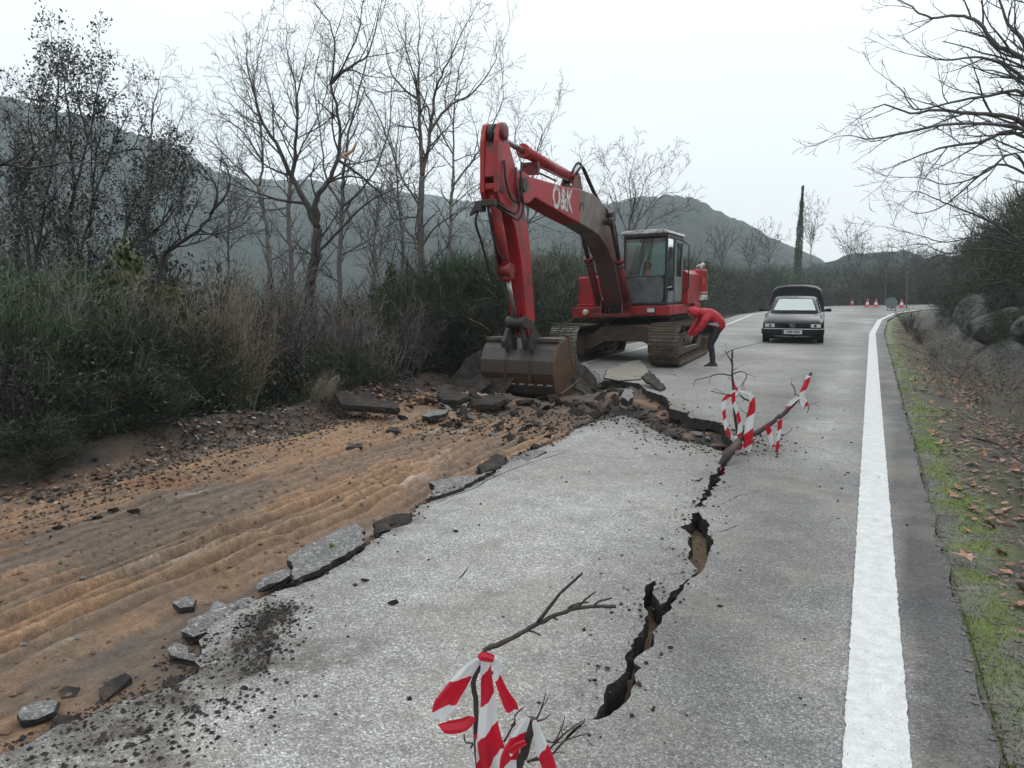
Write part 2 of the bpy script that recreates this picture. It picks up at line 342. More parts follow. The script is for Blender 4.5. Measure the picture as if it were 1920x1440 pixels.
DRYLEAF2 = m_leaf('fallen_leaf_brown', (.10, .045, .028), (.22, .12, .075))
DRYLEAF3 = m_leaf('fallen_leaf_dusty', (.22, .15, .12), (.42, .31, .26))
MOSS = m_leaf('moss_blade', (.07, .11, .015), (.13, .185, .03))
def m_rock():
    m, n, b = base_mat('bank_rock'); v = n.nodes.new('ShaderNodeTexCoord').outputs['Object']; h = noise(n, v, 1.8, 9, .72)
    vo = n.nodes.new('ShaderNodeTexVoronoi'); vo.feature = 'DISTANCE_TO_EDGE'; vo.inputs['Scale'].default_value = 2.2; lk(n, v, vo.inputs['Vector'])
    c = ramp(n, h, [(.3, (.05, .05, .052)), (.5, (.12, .12, .122)), (.7, (.20, .195, .19))]); c = mix(n, ramp(n, noise(n, v, 1.3, 7, .7), [(.5, 0.), (.62, .85)]), c, (.035, .042, .02))
    c = mix(n, ramp(n, vo.outputs['Distance'], [(.0, .8), (.06, 0.)]), c, (.03, .03, .03)); lk(n, c, b.inputs['Base Color']); b.inputs['Roughness'].default_value = .85
    p = bump(n, b, h, 1., .35); bump(n, b, ramp(n, vo.outputs['Distance'], [(0., 0.), (.1, 1.)]), .8, .06, p); return m
ROCK = m_rock()
STONE = pm('gravel_stone', (.20, .19, .175), (.09, .086, .082), 30., .8, bmp=.3)

# ------------------------------------------------------------------ road outline and terrain
def interp(y, t): return np.interp(y, [a for a, _ in t], [b for _, b in t])
LTAB = [(-10, -6.15), (30, -6.2), (50, -7.5), (72, -6.6), (83, -3.2), (90.6, .6), (96, 4.5), (104, 14), (112, 30), (122, 60)]
RTAB = [(-10, .45), (12, .45), (30, .45), (44, .8), (58, 1.8), (70, 4.0), (80, 8), (88, 14), (96, 30), (103, 60)]
def xL(y): return interp(y, LTAB)
def xR(y): return interp(y, RTAB)
NTEXT = 0
def z_road(x, y):
    return .012*(fbm(x, y, 3.1, 2, 5)-.5)+.02*(fbm(x, y, 9., 1, 8)-.5)
TRENCH = [(1190, 752), (1235, 790), (1290, 812), (1345, 825), (1370, 838)]
TR = [G(a, b)[:2] for a, b in TRENCH]
CRK = [G(a, b)[:2] for a, b in [(1130, 1330), (1180, 1240), (1215, 1150), (1240, 1120), (1290, 1070), (1315, 1000), (1300, 950), (1350, 880)]]
def dpoly(x, y, P):
    d = np.full(np.shape(x), 1e9)
    for (ax, ay), (bx, by) in zip(P[:-1], P[1:]):
        ux, uy = bx-ax, by-ay; t = np.clip(((x-ax)*ux+(y-ay)*uy)/(ux*ux+uy*uy), 0, 1); d = np.minimum(d, np.hypot(x-ax-t*ux, y-ay-t*uy))
    return d
PXR = [(-3000, 150), (-1500, 170), (-600, 190), (0, 197), (100, 212), (170, 225), (250, 252), (330, 283), (400, 318), (455, 340), (520, 345), (600, 345), (700, 356), (800, 372), (900, 385), (1000, 392), (1100, 388), (1200, 378), (1262, 374), (1300, 383), (1330, 398), (1370, 418), (1400, 436), (1440, 455), (1470, 466), (1500, 478), (1560, 505), (1700, 525), (1900, 520), (2400, 420), (4000, 350)]
def groove(x, y):
    u = x+.022*(y-4)+.004*np.sin(y*1.1+x); g = np.sin(u*2*pi/.135+.35*vn(x*2, y*.12, 1., 6)); a = vn(x*3.1, y*.25, 1., 26)
    return np.sign(g)*np.abs(g)**.45*(.3+.7*a)+.8*(vn(u*15, y*.30, 1., 16)-.5)+.55*(vn(u*31, y*.5, 1., 17)-.5)
def terrain(x, y, hills=True):
    x = np.asarray(x, float); y = np.asarray(y, float)
    dl = xL(y)-x; dr = x-xR(y)
    yy = np.clip(y, -30, 200)
    inside = (dl < 0) & (dr < 0)
    z = np.full(x.shape, -.11)
    n1 = fbm(x, y, .9, 4, 3); n2 = fbm(x, y, .22, 3, 9)
    # dug strip on the left
    dug = ss(-2.6, -3.2, x)*ss(13.4, 12.2, y)*(dl < .6)
    gro = groove(x, y)
    gw = ss(.38, .62, vn(x*1.5, y*.3, 1., 21))*ss(11.0, 8.2, y+1.2*(x+4.5))*ss(-6.1, -5.6, x)
    gw2 = np.exp(-((x+3.75)/.65)**2)*ss(9.2, 7.9, y)
    zd = -.13+.05*(n1-.5)*2+.06*(fbm(x*1.4, y*.7, .15, 4, 19)-.5)*(.4+ss(.4, .7, fbm(x, y, .8, 2, 29)))+.025*gro*np.maximum(gw*.9, gw2*1.7)+.02*(n2-.5)+.006*(vn(x*6, y*.8, .2, 77)-.5)*4
    heap = ss(8.0, 9.6, y+.35*(x+4))*ss(13.5, 11.8, y)
    zd = zd+heap*(.12*(n1-.35)+.13*(n2-.5)+.03)
    zd = zd-.10*np.exp(-((x+4.8)/1.1)**2-((y-11.4)/.9)**2)
    z = z*(1-dug)+zd*dug
    # torn trench and open crack
    dt = dpoly(x, y, TR); z = z+(-.05+.12*(n2-.5)+.08*(n1-.4))*ss(1.1, .3, dt)
    dc = dpoly(x, y, CRK); z = z-.03*ss(.3, .05, dc)+.04*(n2-.5)*ss(.4, .1, dc)
    # left: berm then falling away to the valley
    sl_ = np.interp(yy, [0, 22, 40, 120], [.24, .22, .10, .02])
    berm = np.exp(-((dl-.35-.25*(fbm(x, y, 2.5, 2, 31)-.5))/.42)**2)*(.14+.20*(n1-.3))*ss(15, 11, y)
    out = -.10+berm+.07*(n1-.5)-sl_*np.maximum(dl-.9, 0)
    z = np.where(dl > 0, np.where(dl < 1.2, (z*(1-ss(0, .5, dl))+out*ss(0, .5, dl)), out), z)
    # right: gravel edge, ditch, bank
    di = -.03-.32*np.exp(-((dr-1.45)/.55)**2)+.07*(n1-.5)+.03*(n2-.5)
    bank = ss(1.8, 3.4, dr)*(.75+.5*(fbm(x, y, 3.4, 2, 44)-.4))+.28*np.maximum(dr-3.2, 0)
    z = np.where(dr > 0, di*ss(0, .12, dr)+(-.05)*(1-ss(0, .12, dr))+bank+.5*(fbm(x, y, 4., 3, 12)-.5)*ss(2, 4, dr), z)
    r = np.hypot(x, y)
    if hills:
        th = np.arctan2(x*Rv[0]+y*Rv[1], -x*math.sin(YAW)+y*math.cos(YAW))
        px = 960+FPX*np.tan(np.clip(th, -1.2, 1.2)); py = np.interp(px, [a for a, _ in PXR], [b for _, b in PXR])
        RR = np.interp(px, [-400, 200, 480, 800, 1100, 1500, 1900], [430, 460, 640, 760, 640, 560, 400])
        H = 1.5+(545-py)/FPX*RR*np.cos(np.clip(th, -1.2, 1.2))
        H = np.where(np.abs(th) > 1.2, 60, H)
        low = np.interp(px, [-500, 900, 1400, 1600], [-26, -20, -6, 4])
        zf = np.interp(r, [0, 60, 150], [0, 1, 1])*low
        up = ss(150, 1., r)*0+np.clip((r-150)/(RR-150), 0, 1)
        zh = low+(H-low)*(up**1.15)
        can = 7*(fbm(x, y, 17., 3, 61)-.5)+5.5*np.abs(vn(x, y, 7.5, 66)-.5)
        zh = zh+can*ss(160, 260, r)*(1-.25*ss(.9, 1., up))
        zh = zh+55*(fbm(x, y, 190., 2, 91)-.5)*ss(.05, .4, up)*(1-ss(.7, 1., up))
        zh = np.where(r > RR, np.minimum(zh, H)-(r-RR)*.25+can, zh)
        w = ss(45, 110, r); wL = np.where(inside, 0, w)
        keep = (dr > -3) & (dr < 30) & (y < 118) & (y > -20); w2 = np.where(keep | inside | (r < 45), 0, ss(45, 150, r))*np.where(dl > 0, ss(0, 40, dl), 1.)*np.where(dr > 0, ss(25, 60, dr), 1.)
        z = z*(1-w2)+zh*w2
    z = np.where((dl < 0) & (dr < 0) & (r > 30), -.12, z)
    return z
def tz(x, y): return float(terrain(np.array([x]), np.array([y]))[0])

def polar_sheet(rs, az):
    A, Rr = np.meshgrid(az, rs); X = -np.sin(A)*Rr; Y = np.cos(A)*Rr
    nr, na = X.shape; idx = np.arange(nr*na).reshape(nr, na)
    Fq = np.stack([idx[:-1, :-1], idx[:-1, 1:], idx[1:, 1:], idx[1:, :-1]], -1).reshape(-1, 4)[:, ::-1]
    return X.ravel(), Y.ravel(), Fq
azv = np.concatenate([np.radians(np.linspace(-180, 24.8-46, 70, endpoint=False)), np.radians(np.linspace(24.8-46, 24.8+46, 520, endpoint=False)), np.radians(np.linspace(24.8+46, 180, 70))])
azv = azv
rs1 = np.concatenate([[0.0], np.geomspace(.6, 1.7, 8, endpoint=False), np.geomspace(1.7, 30, 420, endpoint=False), np.geomspace(30, 170, 60)])
X, Y, Fq = polar_sheet(rs1, azv); Z = terrain(X, Y)
# soil colours
def soil(x, y):
    dl = xL(y)-x; dr = x-xR(y); n = fbm(x, y, 1.3, 5, 71)[:, None]; n2 = fbm(x, y, .35, 4, 75)[:, None]; st = fbm(x*5, y*.45, 1., 4, 78)[:, None]
    tan = np.array([.285, .172, .098]); org = np.array([.25, .115, .052]); gry = np.array([.13, .10, .078]); dark = np.array([.035, .029, .026]); lit = np.array([.07, .05, .037])
    c = tan*(1-ss(.45, .62, st))+np.array([.20, .135, .09])*ss(.45, .62, st)
    o = ss(.52, .66, n)*ss(-4.2, -5.0, x)[:, None]; c = c*(1-o*.8)+org*o*.8
    g = ss(.50, .62, fbm(x*1.8, y*.6, 1.1, 5, 83))[:, None]*.85*(.35+.65*ss(-3.4, -4.4, x)[:, None]); c = c*(1-g)+gry*g
    pale = .6*ss(.70, .80, fbm(x*9, y*.9, 1., 4, 88))[:, None]; c = c*(1-pale)+np.array([.42, .37, .31])*pale
    gm = (.5+.5*groove(x, y))[:, None]; gs = (ss(-5.9, -5.2, x)*ss(9.4, 8.2, y+.35*(x+4)))[:, None]; c = c*(1-gs*(.48-.62*gm)*.9)  # ridge highlights and furrow shade painted into the soil colour, furrows also wetter
    hp = (ss(8.2, 9.4, y+.35*(x+4)))[:, None]*ss(.38, .55, n2+.1); c = c*(1-hp*.85)+np.array([.06, .047, .04])*hp*.85
    near = ss(3.4, 2.2, y)[:, None]*ss(.40, .6, n)*.7; c = c*(1-near)+np.array([.09, .08, .068])*near
    tr = ss(1.2, .6, dpoly(x, y, TR))[:, None]; c = c*(1-tr)+(np.array([.20, .11, .06])*ss(.48, .58, n2)+dark*(1-ss(.48, .58, n2)))*tr
    ck = ss(.35, .2, dpoly(x, y, CRK))[:, None]*(x > -2.6)[:, None]; c = c*(1-ck)+np.array([.17, .12, .07])*ck
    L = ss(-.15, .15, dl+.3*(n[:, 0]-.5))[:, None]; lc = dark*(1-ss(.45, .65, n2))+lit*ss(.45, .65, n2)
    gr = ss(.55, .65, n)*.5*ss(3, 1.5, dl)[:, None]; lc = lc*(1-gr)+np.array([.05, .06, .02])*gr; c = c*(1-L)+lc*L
    R = (dr > 0)[:, None]*1.; mossw = ((np.exp(-((dr-.16-.05*np.sin(y*1.3))/.17)**2)+.55*ss(.55, .68, fbm(x, y, .8, 3, 141))*ss(1.3, .8, dr))*ss(2.6, 4.2, y))[:, None]*ss(.30, .52, n2+.12); grav = np.array([.16, .155, .145])*(.5+n2)
    lo = np.array([.055, .038, .027])*(1-ss(.45, .6, n2))+np.array([.05, .055, .02])*ss(.45, .6, n2); rc = grav*ss(.45, .1, dr)[:, None]+(1-ss(.45, .1, dr)[:, None])*lo; mossw = mossw*(.25+.75*ss(.38, .55, fbm(x, y, .25, 4, 151))[:, None]); rc = rc*(1-mossw)+np.array([.105, .145, .022])*mossw
    rk = ss(1.9, 2.4, dr)[:, None]*ss(4.6, 3.4, dr)[:, None]; rc = rc*(1-rk)+np.array([.08, .08, .078])*rk
    hi = ss(2.4, 3.2, dr)[:, None]; rc = rc*(1-hi)+np.array([.03, .034, .02])*hi
    c = c*(1-R)+rc*R
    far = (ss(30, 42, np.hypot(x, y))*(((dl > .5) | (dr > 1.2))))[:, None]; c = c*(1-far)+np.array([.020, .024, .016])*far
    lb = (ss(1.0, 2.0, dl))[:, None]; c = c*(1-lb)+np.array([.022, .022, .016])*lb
    return c
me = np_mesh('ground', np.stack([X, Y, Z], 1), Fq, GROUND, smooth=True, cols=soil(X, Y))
GR = tag(link('ground', me), kind='structure')
rs2 = np.geomspace(165, 1000, 172)
azh = np.concatenate([np.radians(np.linspace(-180, 24.8-46, 60, endpoint=False)), np.radians(np.linspace(24.8-46, 24.8+46, 460, endpoint=False)), np.radians(np.linspace(24.8+46, 180, 60))])
X, Y, Fq = polar_sheet(rs2, azh); Z = terrain(X, Y); Z[:len(azh)] -= 1.5
tag(link('hills', np_mesh('hills', np.stack([X, Y, Z], 1), Fq, HILL, smooth=True)), kind='structure')

# ------------------------------------------------------------------ the asphalt sheet with its broken edges
def rough_line(P, step, amp, seed, closed=True):
    rr = random.Random(seed); out = []; n = len(P)
    for i in range(n if closed else n-1):
        a = Vector(P[i]); b = Vector(P[(i+1) % n]); L = (b-a).length; k = max(1, int(L/step)); nn = Vector((-(b-a).y, (b-a).x))/max(L, 1e-6)
        for j in range(k):
            p = a.lerp(b, j/k)
            if j: p = p+nn*(rr.uniform(-1, 1)*amp+rr.choice((0, 0, 1, -1))*amp*.8)
            out.append((p.x, p.y))
    if not closed: out.append(tuple(P[-1]))
    return out
ys_r = [-3, 4, 12, 20, 30, 37, 44, 51, 58, 64, 70, 75, 80, 84, 88, 92, 96, 103]
right = [(float(xR(y)), y) for y in ys_r]
left = [(float(xL(y)), y) for y in [122, 112, 104, 96, 93, 90.6, 87, 83, 78, 72, 61, 50, 40, 30, 22, 13.3]]
front = G2([(930, 694), (1000, 697), (1085, 703), (1130, 713), (1173, 716)])
trU = G2([(1197, 719), (1213, 733), (1230, 738), (1253, 747), (1257, 767), (1287, 774), (1295, 784), (1330, 788), (1353, 793), (1365, 811)])
trL = G2([(1378, 836), (1363, 853), (1347, 845), (1330, 838), (1297, 831), (1260, 824), (1223, 806), (1197, 788), (1173, 779)])
edge = G2([(1120, 786), (1083, 799), (1047, 823), (1000, 838), (975, 850), (952, 862), (925, 882), (880, 905), (817, 925), (800, 938), (778, 948), (772, 972), (735, 984), (712, 1000), (693, 1006), (685, 1016), (657, 1040), (602, 1073), (556, 1090), (505, 1108), (443, 1134), (390, 1166), (372, 1190), (378, 1215), (372, 1250), (330, 1272), (270, 1290), (215, 1305), (165, 1330), (110, 1345), (60, 1375), (0, 1400)])
tail = [(-2.95, 1.2), (-2.9, -3)]
outer = right+[(60, 103), (60, 122)]+left
road_poly = rough_line([(.45, -3)]+[], 1, 0, 0)[:0]
sm = [(float(a), float(b)) for a, b in right+left]
er = rough_line(front+trU+trL+edge+tail, .05, .016, 3, closed=False)
# the right edge of the asphalt is slightly ragged
rg = rough_line([p for p in right if p[1] <= 30], .12, .012, 5, closed=False)
outer_loop = rg+[p for p in sm[:len(right)] if p[1] > 30]+sm[len(right):]+er
zc = lambda l: [(1060+a/3., 900+b/3.) for a, b in l]
crk = zc([(150, 1340), (180, 1290), (215, 1210), (235, 1140), (300, 1100), (335, 1065), (345, 1035), (335, 990), (385, 900), (440, 820), (465, 745), (440, 690), (445, 610), (480, 580), (520, 560), (497, 612), (510, 650), (535, 688), (570, 672), (600, 615), (660, 575), (730, 520), (738, 490), (720, 468), (685, 430), (700, 370), (690, 340), (715, 310), (645, 265), (700, 240), (715, 180), (750, 170),
         (770, 205), (810, 245), (800, 300), (835, 335), (820, 380), (800, 440), (785, 490), (765, 515), (720, 540), (670, 580), (650, 625), (610, 680), (590, 730), (545, 760), (540, 800), (490, 850), (495, 930), (450, 950), (400, 980), (390, 1020), (430, 1045), (390, 1080), (400, 1130), (370, 1180), (330, 1250), (250, 1310), (185, 1340)])
holes = [rough_line(G2(crk), .03, .007, 11)]
def strip_hole(P, w, seed, amp=.006):
    P = [Vector(p) for p in G2(P)]; n = len(P); A = []; B = []
    for i, p in enumerate(P):
        t = (P[min(i+1, n-1)]-P[max(i-1, 0)]).normalized(); q = Vector((-t.y, t.x)); ww = w*(0.15 if i in (0, n-1) else 1)/2
        A.append(tuple(p+q*ww)); B.append(tuple(p-q*ww))
    return rough_line(A+B[::-1], .05, amp, seed)
holes.append(strip_hole([(1070, 846), (1030, 857), (990, 867), (950, 879), (912, 895), (895, 908), (868, 918), (838, 928), (812, 940)], .014, 21, .003))
holes.append(strip_hole([(1098, 1352), (1085, 1362), (1066, 1380), (1050, 1400)], .012, 22, .003))
holes.append(strip_hole([(1312, 949), (1325, 925), (1338, 903), (1352, 880), (1362, 864)], .07, 23, .015))
holes.append(strip_hole([(880, 1062), (868, 1078), (850, 1095)], .010, 24, .002))
holes.append(strip_hole([(1338, 1000), (1362, 995), (1385, 985)], .012, 25, .003))
holes.append(strip_hole([(1205, 818), (1212, 828), (1225, 834)], .02, 26, .003))
holes.append(strip_hole([(1245, 1075), (1262, 1074), (1277, 1073), (1278, 1066)], .006, 27, .001))
holes.append(strip_hole([(1352, 668), (1372, 656), (1400, 649), (1432, 642)], .05, 29, .006))
holes.append(strip_hole([(1640, 693), (1652, 690), (1662, 692)], .03, 30, .004))
holes.append(strip_hole([(1240, 700), (1262, 702), (1275, 708)], .04, 31, .006))
holes.append(strip_hole([(1345, 950), (1385, 930), (1430, 920)], .008, 28, .002))
def in_poly(px, py, poly):
    c = np.zeros(px.shape, bool); P = np.asarray(poly); j = len(P)-1
    for i in range(len(P)):
        xi, yi = P[i]; xj, yj = P[j]
        if yi != yj:
            k = ((yi > py) != (yj > py)) & (px < (xj-xi)*(py-yi)/(yj-yi)+xi); c ^= k
        j = i
    return c
verts = []; edges = []
for lp in [outer_loop]+holes:
    b = len(verts); verts += lp; n = len(lp); edges += [(b+i, b+(i+1) % n) for i in range(n)]
gr_, ga_ = np.meshgrid(np.geomspace(1.3, 120, 170), np.radians(np.linspace(-45, 75, 110))); jr = RNG.uniform(-.012, .012, gr_.shape)
gx = (-np.sin(ga_)*gr_*(1+jr)).ravel(); gy = (np.cos(ga_)*gr_*(1+jr)).ravel()
ok = in_poly(gx, gy, outer_loop)
for h in holes: ok &= ~in_poly(gx, gy, h)
OP = np.array(outer_loop)
verts += list(zip(gx[ok], gy[ok]))
vo_, eo_, fo_, _, _, _ = delaunay_2d_cdt([Vector(v) for v in verts], edges, [], 0, 1e-5)
V2 = np.array([tuple(v) for v in vo_]); T = np.array([f for f in fo_ if len(f) == 3])
cx_ = V2[T].mean(1); ok = in_poly(cx_[:, 0], cx_[:, 1], outer_loop)
for h in holes: ok &= ~in_poly(cx_[:, 0], cx_[:, 1], h)
T = T[ok]
a_, b_, c_ = V2[T[:, 0]], V2[T[:, 1]], V2[T[:, 2]]
cr_ = (b_[:, 0]-a_[:, 0])*(c_[:, 1]-a_[:, 1])-(b_[:, 1]-a_[:, 1])*(c_[:, 0]-a_[:, 0]); T[cr_ < 0] = T[cr_ < 0][:, ::-1]
def road_attr(x, y):
    bri = .40+.17*(fbm(x, y, 1.6, 4, 101)-.5)*2
    bri = bri+.20*ss(-.9, -1.5, x+.35*(fbm(x, y, 1.4, 3, 103)-.5))               # pale worn slab
    bri = bri*(1-.80*ss(.16, .24, x-xR(y)+.45))                       # dark shoulder
    band = np.exp(-((x-xR(y)+.45+.42+.25*(fbm(x, y, 2.5, 2, 107)-.5))/.25)**2)*ss(5, 9, y); bri = bri+.28*band*ss(.35, .6, fbm(x, y, 1.1, 4, 109))
    bri = bri-.16*np.exp(-((x+.45)/.35)**2)*ss(9, 4, y)
    bri = bri-.05*ss(-1.2, -.7, x)-.02*ss(.16, .24, x-xR(y)+.45)
    bri = bri-.13*ss(7, 11, y)*(1-band*.6)-.05*ss(14, 30, y)
    bri = bri+.10*ss(.55, .72, fbm(x*1.2, y*.5, 1.3, 4, 131))-.12*ss(.56, .70, fbm(x*1.5, y*.4, 1.7, 4, 137))*(x > -2)
    dk = dpoly(x, y, [tuple(G(a, b)[:2]) for a, b in [(520, 1140), (490, 1180), (465, 1240)]]); dirt = ss(.16, .06, dk+.16*(fbm(x, y, .3, 3, 5)-.5))*.95
    dd = dpoly(x, y, edge); dirt = np.maximum(dirt, ss(.07, .0, dd+.10*(fbm(x, y, .4, 3, 6)-.5))*.6)
    dirt = np.maximum(dirt, ss(3.0, 2.4, y-.4*(x+1.8))*ss(-1.25, -1.75, x)*ss(.30, .55, fbm(x, y, .5, 4, 115)))
    dt = dpoly(x, y, TR); dirt = np.maximum(dirt, ss(.75, .3, dt+.4*(fbm(x, y, .5, 3, 7)-.5))*.8)
    dirt = np.maximum(dirt, ss(.5, .6, fbm(x, y, 1.2, 5, 118))*.22*(x > -2.9))
    wet = np.clip(.35+.5*(fbm(x, y, 2.2, 3, 121)-.3)+.3*ss(-1.4, -.8, x)+.35*ss(10, 16, y), 0, 1)
    return np.stack([np.clip(bri, 0, 1), np.clip(dirt, 0, 1), wet], 1)
xr, yr = V2[:, 0], V2[:, 1]; zr = z_road(xr, yr)
dd_ = dpoly(xr, yr, edge); zr = zr-.03*ss(.35, 0, dd_)
zr = zr-.012*ss(.12, 0, dpoly(xr, yr, CRK))
Vt = np.stack([xr, yr, zr], 1)
# side faces
ec = {}
for t in T:
    for i in range(3):
        k = (int(t[i]), int(t[(i+1) % 3])); ec[k] = 1
bd = [k for k in ec if (k[1], k[0]) not in ec]
bvs = sorted(set(i for k in bd for i in k)); mp_ = {v: i for i, v in enumerate(bvs)}
inn = Vt[bvs]+np.stack([RNG.uniform(-.008, .008, len(bvs)), RNG.uniform(-.008, .008, len(bvs)), -.10-RNG.uniform(0, .05, len(bvs))], 1)
mid_ = Vt[bvs]+np.stack([RNG.uniform(-.01, .01, len(bvs)), RNG.uniform(-.01, .01, len(bvs)), -.045+RNG.uniform(-.01, .01, len(bvs))], 1)
nV = len(Vt); nb = len(bvs)
VV = np.concatenate([Vt, Vt[bvs], mid_, inn]); sideF = []
for a, b in bd:
    i, j = mp_[a], mp_[b]
    for o1, o2 in ((nV, nV+nb), (nV+nb, nV+2*nb)): sideF += [(o1+j, o1+i, o2+i), (o1+j, o2+i, o2+j)]
F3 = np.concatenate([T, np.array(sideF)]); mi = np.concatenate([np.zeros(len(T)), np.ones(len(sideF))])
cols = road_attr(VV[:, 0], VV[:, 1])
me = np_mesh('road', VV, F3, [ASPH, ASPHDARK], mi, smooth=False, cols=cols)
ROAD = tag(link('road', me), kind='structure')

def line_strip(pts, w0, w1, name, amp=.0032):
    y = np.array([p[1] for p in pts]); x = np.array([p[0] for p in pts]); s = np.concatenate([[0], np.cumsum(np.hypot(np.diff(x), np.diff(y)))])
    q = np.concatenate([np.arange(0, 12, .011), np.arange(12, 30, .05), np.arange(30, s[-1], .5)])
    X0 = np.interp(q, s, x); Y0 = np.interp(q, s, y); t = np.stack([np.gradient(X0), np.gradient(Y0)], 1); t /= np.linalg.norm(t, axis=1)[:, None]; nn = np.stack([t[:, 1], -t[:, 0]], 1)
    rows = []
    for k, w in enumerate((w0, (w0+w1)/2, w1)):
        j = ((fbm(q, q*0+k, .045, 3, 7+k)-.5)*4*amp+RNG.uniform(-.2, .2, len(q))*amp) if k != 1 else 0
        P = np.stack([X0, Y0], 1)+nn*(w+j)[:, None] if k != 1 else np.stack([X0, Y0], 1)+nn*w; rows.append(np.stack([P[:, 0], P[:, 1], z_road(P[:, 0], P[:, 1])+.006], 1))
    n = len(q); V = np.concatenate(rows); Fq = []
    for k in range(2):
        i = np.arange(n-1)+k*n; Fq.append(np.stack([i, i+n, i+n+1, i+1], 1))
    return tag(link(name, np_mesh(name, V, np.concatenate(Fq), LINE)), kind='structure')
line_strip([(float(xR(y))-.45, y) for y in np.linspace(-2, 68, 80)], -.01, .19, 'edge_line')
line_strip([(float(xL(y))+.70, y) for y in np.linspace(13.8, 88, 70)], -.0, .15, 'edge_line')

# ================================================================== EXCAVATOR
EXC = (-4.8, 17.2, 0.)
BOOM_Y0 = 13.0-EXC[1]
BOOMP = m_boom(); BUCKETM = m_bucket()
ex = empty('excavator', EXC, label='red tracked excavator with its rusty bucket resting on the broken road', cat='excavator')
tilt = lambda x, y, z: (x, y, z+.030*(x+3.8))
def eb(m, name, mats, parent=ex, bev=0, xf=None, **k): return m.build(name, mats, parent, org=EXC, bev=bev, xf=xf, **k)
# --- undercarriage
def sk(x, y, z): return (x-.045*(y-15), y, z+.012*(x+3.6))
m = MB(); m.prism([(-5.75, .18), (-5.75, .52), (-5.35, .60), (-5.1, .78), (-4.2, .80), (-3.95, .62), (-3.6, .55), (-3.6, .2), (-3.95, .30), (-4.25, .45), (-5.05, .45), (-5.35, .30)], 15.75, 16.15, ax=1)
m.prism([(-5.75, .18), (-5.75, .52), (-5.35, .60), (-5.1, .78), (-4.2, .80), (-3.95, .62), (-3.6, .55), (-3.6, .2), (-3.95, .30), (-4.25, .45), (-5.05, .45), (-5.35, .30)], 17.9, 18.3, ax=1)
m.box((-5.2, 15.9, .45), (-4.1, 18.1, .76)); eb(m, 'carbody_frame', FRAME, bev=.02, xf=sk)
m = MB(); m.lathe([(.01, .74), (.72, .74), (.72, .80), (.66, .80), (.66, .93), (.01, .93)], (-4.65, 17.0, 0), 28); eb(m, 'slewing_ring', DARKST)
